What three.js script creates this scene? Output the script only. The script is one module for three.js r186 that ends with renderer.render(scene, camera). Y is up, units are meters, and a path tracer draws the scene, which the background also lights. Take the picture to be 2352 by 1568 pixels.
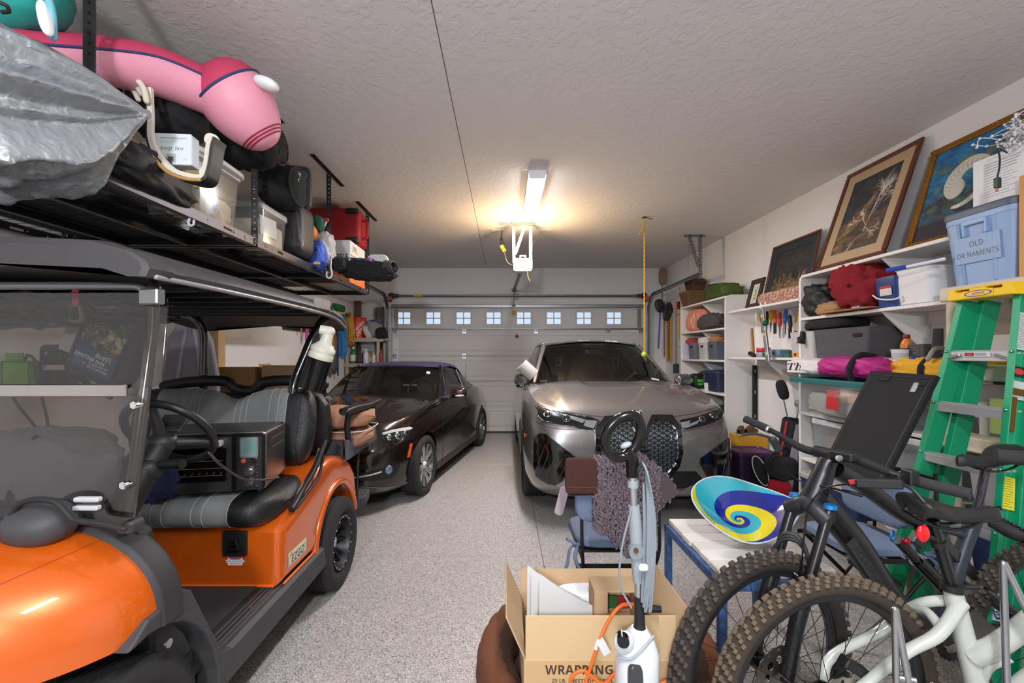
import*as THREE from 'three';
import {mergeGeometries,mergeVertices,toCreasedNormals} from 'three/addons/utils/BufferGeometryUtils.js';
import {RectAreaLightUniformsLib} from 'three/addons/lights/RectAreaLightUniformsLib.js';
import {Brush,Evaluator,SUBTRACTION} from 'three-bvh-csg';
import {MeshBVH} from 'three-mesh-bvh';
import {createNoise3D} from 'simplex-noise';

// ---------- camera, sky, lamps, exposure ----------
const F=1045,PX=1158,PY=814,EYE=1.5;         // focal length and vanishing point in pixels of a 2352 x 1568 frame, eye height
const scene=new THREE.Scene();
const camera=new THREE.PerspectiveCamera(2*Math.atan(784 / F)*180 / Math.PI,1.5,0.05,120);
camera.position.set(0,EYE,0);
camera.lookAt(0,EYE,-1);
camera.setViewOffset(2352,1568,1176 - PX,784 - PY,2352,1568);  // the lens is shifted, so uprights stay upright
const renderer=new THREE.WebGLRenderer({antialias: true});
renderer.toneMapping=THREE.LinearToneMapping;
renderer.toneMappingExposure=1.95;
renderer.shadowMap.enabled=true;
RectAreaLightUniformsLib.init();
scene.background=new THREE.Color(0.72,0.84,1.0);
scene.backgroundIntensity=0.8;
const CEIL=3.17;
const LAMP={tube: 80,tubeGlow: 14,rear: 80,opener: 2,openerGlow: 4,unseen_flash: 210};  // strengths of the lamps; each lamp's builder places its own light

// ---------- helpers ----------
const V=(x,y,z)=>new THREE.Vector3(x,y,z);
const at=(x,y,d)=>V((x - PX)*d / F,EYE - (y - PY)*d / F,-d);  // a point of the place seen at a pixel, d metres away
let seed_=7;
const rnd=(a=0,b=1)=>{seed_=(seed_ + 0x6d2b79f5) | 0;let t=Math.imul(seed_ ^ (seed_ >>> 15),1 | seed_);t=(t + Math.imul(t ^ (t >>> 7),61 | t)) ^ t;return a + (b - a)*(((t ^ (t >>> 14)) >>> 0) / 4294967296);};
const noise3=createNoise3D((()=>{let s=12345;return ()=>{s=(Math.imul(s,1664525) + 1013904223) >>> 0;return s / 4294967296;};})());
const fbm=(x,y,z,o=4)=>{let s=0,a=0.5;for (let i=0;i<o;i++){s+=a*noise3(x,y,z);x *= 2;y *= 2;z *= 2;a /= 2;} return s;};
const lerp=(a,b,t)=>a + (b - a)*t,clamp=(x,a=0,b=1)=>Math.min(b,Math.max(a,x));
const smooth=(a,b,x)=>{const t=clamp((x - a) / (b - a));return t*t*(3 - 2*t);};
const names=new Map();
function numbered(n){const k=names.get(n) ?? 0;names.set(n,k + 1);return k?n + '_' + String(k).padStart(3,'0') : n;}
function prep(g){                                       // every geometry that is merged has position, normal and uv only
if (g.index) g=g.toNonIndexed();
for (const k of Object.keys(g.attributes)) if (!['position','normal','uv'].includes(k)) g.deleteAttribute(k);
if (!g.attributes.normal) g.computeVertexNormals();
if (!g.attributes.uv) g.setAttribute('uv',new THREE.BufferAttribute(new Float32Array(g.attributes.position.count*2),2));
g.morphAttributes={};g.groups=[];
return g;
}
function boxUV(g){                                      // uv in metres, projected along the main direction of each face
const p=g.attributes.position,u=g.attributes.uv,a=V(),b=V(),c=V();
for (let i=0;i<p.count;i+=3){
a.fromBufferAttribute(p,i);b.fromBufferAttribute(p,i + 1);c.fromBufferAttribute(p,i + 2);
const n=b.clone().sub(a).cross(c.clone().sub(a)),x=Math.abs(n.x),y=Math.abs(n.y),z=Math.abs(n.z);
[a,b,c].forEach((q,k)=>{if (y>=x&&y>=z) u.setXY(i + k,q.x,-q.z);else if (x>=z) u.setXY(i + k,q.z,q.y);else u.setXY(i + k,q.x,q.y);});
}
return g;
}
const rotM=(r)=>new THREE.Matrix4().makeRotationFromEuler(new THREE.Euler(...r));
function T(g,p=[0,0,0],r){if (Array.isArray(g)) g=mergeAll(g);if (r) g.applyMatrix4(rotM(r));g.translate(...p);return g;}
function mergeAll(gs){gs=[gs].flat(3).filter(Boolean).map(prep);return gs.length>1?mergeGeometries(gs) : gs[0];}
function mesh(name,gs,mat,parent,o={}){
const g=mergeAll(gs);
if (!g){console.log('empty',name);return new THREE.Group();}
if (o.world) g.translate(-o.world.x,-o.world.y,-o.world.z);
if (!o.uv) boxUV(g);
const m=new THREE.Mesh(g,mat);
m.name=parent?name : numbered(name);m.castShadow=m.receiveShadow=true;
(parent ?? scene).add(m);
if (o.label) m.userData.label=o.label;
if (o.kind) m.userData.kind=o.kind;
return m;
}
function tag(o,label,category,group,kind){o.userData.label=label;o.userData.category=category;if (group) o.userData.group=group;if (kind) o.userData.kind=kind;return o;}
function thing(name,label,category,p=V(),turn=0,group){
const g=new THREE.Group();g.name=numbered(name);scene.add(g);p.isVector3?g.position.copy(p) : g.position.set(...p);g.rotation.y=turn;
return tag(g,label,category,group);
}
function dup(root,label,p,turn,group){
const r=root.clone();r.name=numbered(root.name.replace(/_\d\d\d$/,''));scene.add(r);
if (p) p.isVector3?r.position.copy(p) : r.position.set(...p);
if (turn !== undefined) r.rotation.y=turn;
r.userData={...root.userData};
if (label) r.userData.label=label;if (group) r.userData.group=group;
return r;
}
// parts given in room coordinates, under a thing that is not turned
const wpart=(name,gs,mat,parent,o={})=>mesh(name,gs,mat,parent,{...o,world: parent.position});

function bx(w,h,d,x=0,y=0,z=0,r,b=Math.min(0.004,w / 4,h / 4,d / 4)){    // chamfered box
const P=[],N=[w / 2,h / 2,d / 2],tri=(A,B,C)=>{const n=V().subVectors(B,A).cross(V().subVectors(C,A));n.dot(V().add(A).add(B).add(C))<0?P.push(A,C,B) : P.push(A,B,C);};
const quad=(A,B,C,D)=>{tri(A,B,C);tri(A,C,D);};
const pt=(s,ax)=>V(...[0,1,2].map((k)=>s[k]*(N[k] - (k===ax?0 : b))));
for (let ax=0;ax<3;ax++){
const [i,j]=[0,1,2].filter((k)=>k !== ax);
for (const s of [-1,1]){const c=(a,e)=>{const q=[0,0,0];q[ax]=s;q[i]=a;q[j]=e;return pt(q,ax);};quad(c(-1,-1),c(1,-1),c(1,1),c(-1,1));}
for (const a of [-1,1]) for (const e of [-1,1]){const c=(t,side)=>{const q=[0,0,0];q[ax]=t;q[i]=a;q[j]=e;return pt(q,side);};quad(c(-1,i),c(1,i),c(1,j),c(-1,j));}
}
for (const a of [-1,1]) for (const e of [-1,1]) for (const f of [-1,1]) tri(pt([a,e,f],0),pt([a,e,f],1),pt([a,e,f],2));
const g=new THREE.BufferGeometry().setFromPoints(P);g.computeVertexNormals();
return T(prep(g),[x,y,z],r);
}
const cy=(r0,r1,h,x=0,y=0,z=0,r,n=24,open=false)=>T(new THREE.CylinderGeometry(r0,r1,h,n,1,open),[x,y,z],r);
const ball=(r,x=0,y=0,z=0,sx=1,sy=1,sz=1,n=16)=>T(new THREE.SphereGeometry(r,n,Math.ceil(n*0.7)).scale(sx,sy,sz),[x,y,z]);
function rod(p,q,r0,r1=r0,n=12){
const d=V().subVectors(q,p),g=new THREE.CylinderGeometry(r1,r0,d.length(),n);
g.applyQuaternion(new THREE.Quaternion().setFromUnitVectors(V(0,1,0),d.clone().normalize()));
return g.translate((p.x + q.x) / 2,(p.y + q.y) / 2,(p.z + q.z) / 2);
}
function beam(p,q,w,h,up=V(0,1,0),b){          // box bar from p to q, w across and h along up
const d=V().subVectors(q,p),z=d.clone().normalize(),x=V().crossVectors(up,z).normalize(),y=V().crossVectors(z,x),g=bx(w,h,d.length(),0,0,0,undefined,b);
g.applyMatrix4(new THREE.Matrix4().makeBasis(x,y,z));return g.translate((p.x + q.x) / 2,(p.y + q.y) / 2,(p.z + q.z) / 2);
}
function pipe(pts,r,o={}){                          // round tube through points
const c=new THREE.CatmullRomCurve3(pts,!!o.closed,o.type ?? 'catmullrom',o.tension ?? 0.5);
const g=[new THREE.TubeGeometry(c,o.n ?? pts.length*6,r,o.m ?? 10,!!o.closed)];
if (!o.closed) for (const p of [pts[0],pts.at(-1)]) g.push(ball(r*0.99,p.x,p.y,p.z,1,1,1,8));
return g;
}
function bent(pts,r,rad=0.05,m=10){              // tube with straight runs and rounded bends
const out=[pts[0]];
for (let i=1;i<pts.length - 1;i++){
const a=pts[i - 1],b=pts[i],c=pts[i + 1],k=Math.min(rad,a.distanceTo(b) / 2.2,b.distanceTo(c) / 2.2),p=b.clone().lerp(a,k / a.distanceTo(b)),q=b.clone().lerp(c,k / b.distanceTo(c));
for (let t=0;t<=4;t++){const s=t / 4;out.push(p.clone().multiplyScalar((1 - s)**2).addScaledVector(b,2*s*(1 - s)).addScaledVector(q,s*s));}
}
out.push(pts.at(-1));
return loft(out.map((p,i)=>{
const d=V().subVectors(out[Math.min(i + 1,out.length - 1)],out[Math.max(i - 1,0)]).normalize();
return {p,d};
}).map(({p,d},i,all)=>{
const up=Math.abs(all[0].d.y)>0.9&&all.every((e)=>Math.abs(e.d.z)<0.95)?V(0,0,1) : V(0.13,0.31,0.94),x=V().crossVectors(up,d).normalize(),y=V().crossVectors(d,x);
return Array.from({length: m},(_,k)=>p.clone().addScaledVector(x,r*Math.cos(k / m*2*Math.PI)).addScaledVector(y,r*Math.sin(k / m*2*Math.PI)));
}),{caps: true});
}
function loft(rings,o={}){                           // surface through rings of equally many points
const n=rings[0].length,P=[],I=[],cl=o.open?0 : 1;
rings.forEach((r)=>r.forEach((q)=>P.push(q.x,q.y,q.z)));
for (let i=0;i<rings.length - 1;i++) for (let j=0;j<n - 1 + cl;j++){
const a=i*n + j,b=i*n + (j + 1) % n,c=a + n,d=b + n;I.push(a,b,d,a,d,c);
}
const gs=[];
let g=new THREE.BufferGeometry();g.setAttribute('position',new THREE.Float32BufferAttribute(P,3));g.setIndex(I);
if (o.flip){for (let i=0;i<I.length;i+=3) [I[i],I[i + 1]]=[I[i + 1],I[i]];g.setIndex(I);}
if (o.crease) g=toCreasedNormals(g,o.crease);else g.computeVertexNormals();
gs.push(prep(g));
if (o.caps) for (const [r,f] of [[rings[0],1],[rings.at(-1),0]]){
const c=r.reduce((s,q)=>s.add(q),V()).divideScalar(n),Q=[];
for (let j=0;j<n;j++){const a=r[j],b=r[(j + 1) % n];(f ^ (o.flip?1 : 0))?Q.push(c,b,a) : Q.push(c,a,b);}
const h=new THREE.BufferGeometry().setFromPoints(Q);h.computeVertexNormals();gs.push(prep(h));
}
return gs.length>1?mergeGeometries(gs) : gs[0];
}
const lathe=(pts,n=32,x=0,y=0,z=0,r)=>T(new THREE.LatheGeometry(pts.map((p)=>new THREE.Vector2(...p)),n),[x,y,z],r);
function shapeOf(pts,holes=[]){const s=new THREE.Shape(pts.map((p)=>new THREE.Vector2(...p)));for (const h of holes) s.holes.push(new THREE.Path(h.map((p)=>new THREE.Vector2(...p))));return s;}
function ext(pts,d,b=0.003,holes,o={}){         // outline in xy pushed along z, centred
const g=new THREE.ExtrudeGeometry(shapeOf(pts,holes),{depth: d - 2*b,bevelEnabled: b>0,bevelSize: b,bevelThickness: b,bevelOffset: -b,bevelSegments: o.seg ?? 2,curveSegments: o.curve ?? 8});
g.translate(0,0,-(d - 2*b) / 2);
if (!o.crease) return g;
g.deleteAttribute('normal');g.deleteAttribute('uv');
return toCreasedNormals(mergeVertices(g,1e-4),o.crease);
}
const rrect=(w,h,r,n=5)=>{const o=[];for (const [sx,sy,a] of [[1,1,0],[-1,1,90],[-1,-1,180],[1,-1,270]]) for (let i=0;i<=n;i++){const t=(a + 90*i / n)*Math.PI / 180;o.push([sx*(w / 2 - r) + r*Math.cos(t),sy*(h / 2 - r) + r*Math.sin(t)]);} return o;};
const ring=(n,f)=>Array.from({length: n},(_,i)=>f(i / n*2*Math.PI,i));
const sgp=(c,e)=>Math.sign(c)*Math.abs(c)**e;
function blob(rx,ry,rz,o={}){                      // soft body: superellipsoid with folds
const {e=1,e2=e,amp=0,freq=3,s=0,n=40,base,folds=0,oct=3}=o,m=Math.round(n*0.6),R=[];
for (let i=0;i<=m;i++){
const a=-Math.PI / 2 + Math.PI*i / m,c=Math.max(sgp(Math.cos(a),e),1e-4);
R.push(ring(n,(t)=>{
let x=c*sgp(Math.cos(t),e2),y=sgp(Math.sin(a),e),z=c*sgp(Math.sin(t),e2),k=1;
if (amp) k+=amp*fbm(x*freq + s,y*freq + s*1.7,z*freq - s,oct);
if (folds) k+=0.6*folds*Math.abs(noise3(x*freq*1.1 + s,y*freq + 9,z*freq*1.1 + s)) - folds*0.25;
y *= k;if (base !== undefined) y=Math.max(y,-base);
return V(x*k*rx,y*ry,z*k*rz);
}));
}
return loft(R,{flip: true});
}
// texture makers
const texs=[];
function dataTex(n,fn,srgb,size){
const d=new Uint8Array(n*n*4);
for (let j=0;j<n;j++) for (let i=0;i<n;i++){const c=fn(i / n,j / n,i,j),k=(j*n + i)*4;if (typeof c==='number') d[k]=d[k + 1]=d[k + 2]=clamp(c)*255;else for (let q=0;q<3;q++) d[k + q]=clamp(c[q])*255;d[k + 3]=255;}
const t=new THREE.DataTexture(d,n,n);t.wrapS=t.wrapT=THREE.RepeatWrapping;t.magFilter=THREE.LinearFilter;t.minFilter=THREE.LinearMipmapLinearFilter;t.generateMipmaps=true;if (srgb) t.colorSpace=THREE.SRGBColorSpace;t.repeat.set(1 / size,1 / size);t.needsUpdate=true;return t;
}
function canvasTex(w,h,draw,o={}){
const c=document.createElement('canvas');c.width=w;c.height=h;draw(c.getContext('2d'),w,h);
const t=new THREE.CanvasTexture(c);if (!o.linear) t.colorSpace=THREE.SRGBColorSpace;t.wrapS=t.wrapT=o.repeat?THREE.RepeatWrapping : THREE.ClampToEdgeWrapping;if (o.repeat) t.repeat.set(1 / o.repeat,1 / o.repeat);t.anisotropy=8;return t;
}
const resized=(t,s)=>{const c=t.clone();c.repeat.set(1 / s,1 / s);c.needsUpdate=true;return c;};
function pnoise(x,y,p,s){                             // value noise that tiles p times over 0..1
x *= p;y *= p;const xi=Math.floor(x),yi=Math.floor(y),fx=x - xi,fy=y - yi,h=(a,b)=>{let n=Math.imul(((a % p) + p) % p + 1,374761393) + Math.imul(((b % p) + p) % p + 1,668265263) + s*1442695;n=Math.imul(n ^ (n >>> 13),1274126177);return ((n ^ (n >>> 16)) >>> 0) / 4294967296;};
const u=fx*fx*(3 - 2*fx),v=fy*fy*(3 - 2*fy);return lerp(lerp(h(xi,yi),h(xi + 1,yi),u),lerp(h(xi,yi + 1),h(xi + 1,yi + 1),u),v);
}
const pf=(x,y,p,s,o=4)=>{let t=0,a=0.5;for (let i=0;i<o;i++){t+=a*pnoise(x,y,p,s + i);a /= 2;p *= 2;} return t;};
const B={                                               // shared relief maps
grain: dataTex(256,(u,v)=>pf(u,v,48,3,3),false,0.12),
cloth: dataTex(256,(u,v)=>0.5 + 0.25*Math.sin(u*2*Math.PI*64)*Math.sin(v*2*Math.PI*64) + 0.3*(pf(u,v,32,8,3) - 0.5),false,0.08),
leather: dataTex(512,(u,v)=>1 - Math.abs(pf(u,v,40,5,2) - 0.4)*2.2,false,0.12),
fleece: dataTex(512,(u,v)=>pf(u + 0.02*Math.sin(40*v),v,40,11,4),false,0.12),
knock: dataTex(1024,(u,v)=>{const a=pf(u,v,36,21,4);return smooth(0.44,0.52,a)*0.75 + 0.25*pf(u,v,90,4,2);},false,1.3),
wall: dataTex(512,(u,v)=>pf(u,v,60,31,3),false,0.9),
crumple: dataTex(512,(u,v)=>Math.abs(pf(u,v,7,41,4) - 0.47)*3.2,false,0.4),
plastic: dataTex(256,(u,v)=>pf(u,v,90,51,2),false,0.06),
scuff: dataTex(512,(u,v)=>{const a=pf(u,v,9,61,5);return 0.42 + 0.5*a;},false,0.5),
};
const mats=new Map();
function M(color,rough=0.6,o={}){
const key=JSON.stringify([color,rough,Object.entries(o).map(([k,v])=>[k,v?.uuid ?? v])]);
if (mats.has(key)) return mats.get(key);
const phys=['transmission','clearcoat','sheen','ior','iridescence','specularIntensity'].some((k)=>k in o),{bump,bs=0.0006,...rest}=o;
const m=new (phys?THREE.MeshPhysicalMaterial : THREE.MeshStandardMaterial)({color: rest.map?'#ffffff' : color,roughness: rough,side: THREE.DoubleSide,...rest});
if (bump){m.bumpMap=bump;m.bumpScale=bs;}
mats.set(key,m);return m;
}
const metal=(c,r=0.35,o)=>M(c,r,{metalness: 1,...o});
const cloth=(c,o)=>M(c,0.92,{bump: B.cloth,bs: 0.0007,sheen: 0.35,sheenColor: new THREE.Color(c),...o});
const paintM=(c,o)=>M(c,0.35,{clearcoat: 1,clearcoatRoughness: 0.04,...o});
const mottled=(n,a,b,size,p=16,s=1,o=4)=>{const A=new THREE.Color(a),C=new THREE.Color(b);A.convertLinearToSRGB();C.convertLinearToSRGB();return dataTex(n,(u,v)=>{const k=smooth(0.25,0.7,pf(u,v,p,s,o));return [lerp(A.r,C.r,k),lerp(A.g,C.g,k),lerp(A.b,C.b,k)];},true,size);};
const printMap=(w,h,draw)=>M('#ffffff',0.55,{map: canvasTex(w,h,draw)});
// a flat print of w x h metres, facing +z, uv 0..1; turned by r and moved to p
function sheet(w,h,p,r,d=0.0012){const g=prep(new THREE.BoxGeometry(w,h,d));return T(g,p.isVector3?[p.x,p.y,p.z] : p,r);}
function text(ctx,s,x,y,px,color='#222',font='bold',align='center',family='sans-serif'){ctx.fillStyle=color;ctx.font=font + ' ' + px + 'px ' + family;ctx.textAlign=align;ctx.textBaseline='middle';ctx.fillText(s,x,y);}
// ---------- the room ----------
const ROOM={x0: -2.88,x1: 3.13,zf: 2.6,zb: -8.8};
const wallM=M('#e6e5e4',0.85,{bump: B.wall,bs: 0.0012});
const ceilM=M('#e2e0de',0.9,{bump: B.knock,bs: 0.0016});
const trimM=M('#e6e3dd',0.6);
const flakeMap=canvasTex(2048,2048,(c,w,h)=>{
c.fillStyle='#a8a5a2';c.fillRect(0,0,w,h);
const cols=['#5b5650','#cfcac3','#8d867d','#e0dcd6','#3e3a37','#bcb4a8','#9a948c','#d6d1ca'];
for (let i=0;i<64000;i++){const x=rnd(0,w),y=rnd(0,h),s=rnd(3,9.5);c.fillStyle=cols[Math.floor(rnd(0,8))];c.globalAlpha=rnd(0.4,1);for (const dx of [0,-w]) for (const dy of [0,-h]) if ((!dx||x + s>w)&&(!dy||y + s>h)){c.beginPath();const a=rnd(0,6);c.moveTo(x + dx + s*Math.cos(a),y + dy + s*Math.sin(a));c.lineTo(x + dx + s*Math.cos(a + 1.7),y + dy + s*Math.sin(a + 1.7));c.lineTo(x + dx + s*Math.cos(a + 3.6),y + dy + s*Math.sin(a + 3.6));c.fill();}}
},{repeat: 1.15});
const floorM=M('#ffffff',0.42,{map: flakeMap,clearcoat: 0.25,clearcoatRoughness: 0.25,bump: B.scuff,bs: 0.0006});
{
const W=(n,w,h,d,x,y,z,m)=>{const q=mesh(n,bx(w,h,d,x,y,z,undefined,0.001),m);q.userData.kind='structure';return q;};
// floor: slabs parted by sawn control joints
const floor=new THREE.Group();floor.name='floor';floor.userData.kind='structure';scene.add(floor);
const xs=[-2.95,0.283,3.2],zs=[2.7,-3.38,-6.22,-8.9],gap=0.004;
for (let i=0;i<2;i++) for (let j=0;j<3;j++) mesh('floor_slab',bx(xs[i + 1] - xs[i] - gap,0.1,zs[j] - zs[j + 1] - gap / 2,(xs[i] + xs[i + 1]) / 2,-0.05,(zs[j] + zs[j + 1]) / 2,undefined,0.0025),floorM,floor);
mesh('joint_bed',bx(6.3,0.06,11.8,0.1,-0.038,-3.1),M('#6d6459',0.9),floor);
W('driveway',9,0.1,8,0.1,-0.06,-12.95,M('#b9b2a6',0.9));
// ceiling: two boards meeting at the long seam
const ceiling=new THREE.Group();ceiling.name='ceiling';ceiling.userData.kind='structure';scene.add(ceiling);
const sx=-0.345;
mesh('ceiling_board',bx(sx - 0.0025 + 2.98,0.1,11.7,(sx - 0.0025 - 2.98) / 2,CEIL + 0.05,-3.1,undefined,0.002),ceilM,ceiling);
mesh('ceiling_board',bx(3.23 - sx - 0.0025,0.1,11.7,(3.23 + sx + 0.0025) / 2,CEIL + 0.05,-3.1,undefined,0.002),ceilM,ceiling);
mesh('ceiling_backing',bx(0.3,0.04,11.7,sx,CEIL + 0.1,-3.1),M('#403c38',0.9),ceiling);
W('wall_left',0.12,CEIL,11.7,ROOM.x0 - 0.06,CEIL / 2,-3.1,wallM);
W('wall_right',0.12,CEIL,11.7,ROOM.x1 + 0.06,CEIL / 2,-3.1,wallM);
W('wall_front',6.2,CEIL,0.12,0.12,CEIL / 2,ROOM.zf + 0.06,wallM);
const wb=new THREE.Group();wb.name='wall_back';wb.userData.kind='structure';scene.add(wb);
const ox0=-2.1,ox1=2.62,oy=2.4;
mesh('wall_section',bx(ox0 - ROOM.x0 + 0.1,CEIL,0.16,(ox0 + ROOM.x0 - 0.1) / 2,CEIL / 2,-8.88),wallM,wb);
mesh('wall_section',bx(ROOM.x1 + 0.1 - ox1,CEIL,0.16,(ROOM.x1 + 0.1 + ox1) / 2,CEIL / 2,-8.88),wallM,wb);
mesh('wall_section',bx(ox1 - ox0,CEIL - oy,0.16,(ox0 + ox1) / 2,(CEIL + oy) / 2,-8.88),wallM,wb);
mesh('header_board',bx(5.1,0.012,0.02,0.25,2.515,-8.795),trimM,wb);
// sectional overhead door, five sections; the top one has eight four-pane windows
const door=new THREE.Group();door.name='door_1';door.userData.kind='structure';door.position.set(0.262,0,-8.76);scene.add(door);
const doorM=M('#d5d2ce',0.55),lineM=M('#aaa6a1',0.6),galv=metal('#9fa2a5',0.42),DW=4.83,SH=0.484;
for (let k=0;k<5;k++){
const y=0.02 + SH*k,top=k===4;
const sec=mesh('door_section',top?[bx(DW,0.085,0.045,0,y + 0.045,0),bx(DW,0.085,0.045,0,y + SH - 0.045,0)] : [bx(DW,SH - 0.006,0.036,0,y + SH / 2,0),bx(DW,0.07,0.012,0,y + 0.04,0.021),bx(DW,0.085,0.012,0,y + SH - 0.05,0.021),bx(0.16,SH - 0.16,0.01,-DW / 2 + 0.08,y + SH / 2 - 0.005,0.02),bx(0.16,SH - 0.16,0.01,DW / 2 - 0.08,y + SH / 2 - 0.005,0.02),bx(DW - 0.36,SH - 0.24,0.006,0,y + SH / 2,0.018)],doorM,door);
if (!top) for (const dy of [0.012,SH - 0.012,0.098,SH - 0.13]) mesh('panel_groove',bx(DW - (dy>0.05&&dy<SH - 0.05?0.34 : 0.004),0.006,0.002,0,y + dy,dy>0.05&&dy<SH - 0.05?0.0195 : 0.0275),lineM,sec);
else {
for (let i=0;i<9;i++){const x0=i?-2.198 + 0.578*i - 0.578 + 0.165 : -DW / 2,x1=i<8?-2.198 + 0.578*i - 0.165 : DW / 2;mesh('door_stile',[bx(x1 - x0,SH - 0.16,0.04,(x0 + x1) / 2,y + SH / 2,0),i&&i<8?bx(x1 - x0 - 0.09,SH - 0.26,0.006,(x0 + x1) / 2,y + SH / 2,0.021) : null],doorM,sec);}
const pane=M('#eef2f6',0.5,{transmission: 0.95,thickness: 0});
for (let i=0;i<8;i++){
const x=-2.198 + 0.578*i,yc=y + SH / 2,f=ext(rrect(0.335,0.33,0.02),0.03,0.006,[rrect(0.125,0.105,0.014).map(([a,b])=>[a - 0.071,b + 0.061]),rrect(0.125,0.105,0.014).map(([a,b])=>[a + 0.071,b + 0.061]),rrect(0.125,0.105,0.014).map(([a,b])=>[a - 0.071,b - 0.061]),rrect(0.125,0.105,0.014).map(([a,b])=>[a + 0.071,b - 0.061])]);
const win=mesh('window_' + (i + 1),T(f,[x,yc,0.018]),M('#cfccc8',0.5),door);
for (const sx2 of [-1,1]) for (const sy of [-1,1]) mesh('pane',bx(0.13,0.11,0.003,x + sx2*0.071,yc + sy*0.061,0.008,undefined,0.0005),pane,win);
}
}
for (const x of [-2.36,-1.03,0.35,1.73,2.36]) if (k) mesh('hinge',[bx(0.075,0.03,0.006,x,y + 0.03,0.03),bx(0.075,0.03,0.006,x,y - 0.035,0.03),cy(0.008,0.008,0.09,x,y,0.036,[0,0,Math.PI / 2],8),bx(0.02,0.05,0.012,x - 0.024,y,0.034),bx(0.02,0.05,0.012,x + 0.024,y,0.034)],metal('#c9cbcc',0.35),door);
}
mesh('bottom_seal',bx(DW,0.025,0.05,0,0.012,0),M('#2c2a29',0.8),door);
mesh('strut',[bx(DW,0.05,0.03,0,0.02 + SH*5 - 0.015,0.05),bx(DW,0.006,0.07,0,0.02 + SH*5 + 0.012,0.06),bx(DW,0.006,0.07,0,0.02 + SH*5 - 0.04,0.06)],galv,door);
mesh('strut',[bx(DW,0.02,0.03,0,0.02 + SH*4 + 0.035,0.05),bx(DW,0.005,0.05,0,0.02 + SH*4 + 0.047,0.05)],galv,door);
mesh('door_label',[bx(0.1,0.2,0.002,-2.34,1.71,0.03),bx(0.1,0.24,0.002,-2.34,1.45,0.03)],M('#e4e8ec',0.5),door);
mesh('side_bracket',[bx(0.07,0.36,0.008,-2.33,2.2,0.032),bx(0.07,0.36,0.008,2.33,2.2,0.032)],galv,door);
const rope=mesh('release_cord',[rod(V(-0.02,2.3,0.1),V(-0.02,1.88,0.1),0.006,0.006,6)],M('#e8e6e4',0.8),door);
mesh('release_handle',cy(0.008,0.04,0.06,-0.02,1.86,0.1,undefined,10),M('#a3242c',0.5),door);
mesh('warning_tag',bx(0.09,0.07,0.01,-0.07,2.3,0.1),M('#caa417',0.6),door);
// tracks, torsion shaft
const track=thing('door_track','galvanised door track curving from beside the garage door to level, right of the car','track',[2.74,0,-8.62]);
const tr=(s)=>{const P=[];for (const [y,z] of [[0.02,0],[1.2,0],[2.25,0]]) P.push(V(0,y,z));for (let a=1;a<=8;a++){const t=a / 8*Math.PI / 2;P.push(V(0,2.25 + 0.36*Math.sin(t),0.36 - 0.36*Math.cos(t)));} P.push(V(0,2.62,2.3));return P.map((p,i)=>{const q=P[Math.min(i + 1,P.length - 1)],o=P[Math.max(i - 1,0)],d=V().subVectors(q,o).normalize(),nrm=V(0,-d.z,d.y);return [[-0.03,0.028],[0.012,0.028],[0.02,0.01],[0.02,-0.02],[-0.03,-0.028],[-0.026,-0.02],[0.012,-0.014],[0.012,0.014],[-0.026,0.022]].map(([a,b])=>p.clone().add(V(a*s,0,0)).addScaledVector(nrm,b));});};
mesh('rail',loft(tr(1),{caps: true,crease: 0.6}),metal('#a8adb4',0.3),track);
const perf=(p,q,w=0.035)=>{const L=p.distanceTo(q),nn=Math.max(2,Math.floor(L / 0.045)),ho=Array.from({length: nn},(_,i)=>ring(6,(t)=>[0.008*Math.cos(t),(i + 0.5) / nn*L - L / 2 + 0.008*Math.sin(t)])),g=[ext([[-w / 2,-L / 2],[w / 2,-L / 2],[w / 2,L / 2],[-w / 2,L / 2]],0.003,0,ho),bx(0.003,L,w*0.8,-w / 2,0,-w*0.4)],d=V().subVectors(q,p).normalize();const gg=mergeAll(g);gg.applyQuaternion(new THREE.Quaternion().setFromUnitVectors(V(0,1,0),d));return gg.translate((p.x + q.x) / 2,(p.y + q.y) / 2,(p.z + q.z) / 2);};
const darkG=metal('#7c7f83',0.5);
mesh('hanger',[perf(V(0.0,2.56,2.28),V(0.0,CEIL,2.28)),perf(V(-0.02,2.72,2.28),V(-0.16,CEIL,2.28)),perf(V(-0.24,CEIL - 0.012,2.28),V(0.06,CEIL - 0.012,2.28),0.04)],darkG,track);
mesh('upright_brace',rod(V(0.06,2.6,1.7),V(0.06,CEIL,1.7),0.008,0.008,6),galv,track);
mesh('top_roller_bracket',bx(0.1,0.07,0.05,-0.04,2.56,0.02),M('#d9542a',0.5),track);
const tl=track.clone();tl.name=numbered('door_track');tl.position.set(-2.215,0,-8.62);tl.scale.set(-1,1,1);scene.add(tl);
tag(tl,'galvanised door track bending under the loaded ceiling rack, left side of the garage door','track');
const ts=thing('torsion_shaft','long steel torsion shaft on brackets across the wall above the garage door','shaft',[0.262,2.62,-8.66]);
mesh('shaft',cy(0.02,0.02,4.86,0,0,0,[0,0,Math.PI / 2],16),metal('#85888b',0.4),ts);
for (const s of [-1,1]){mesh('cable_drum',[cy(0.055,0.055,0.06,s*2.4,0,0,[0,0,Math.PI / 2]),cy(0.035,0.035,0.1,s*2.32,0,0,[0,0,Math.PI / 2])],M('#5a5450',0.5,{metalness: 0.7}),ts);mesh('end_bracket',[bx(0.01,0.16,0.12,s*2.44,-0.02,-0.06),bx(0.06,0.16,0.01,s*2.46,-0.02,-0.12)],M('#4a4746',0.5,{metalness: 0.6}),ts);}
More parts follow.
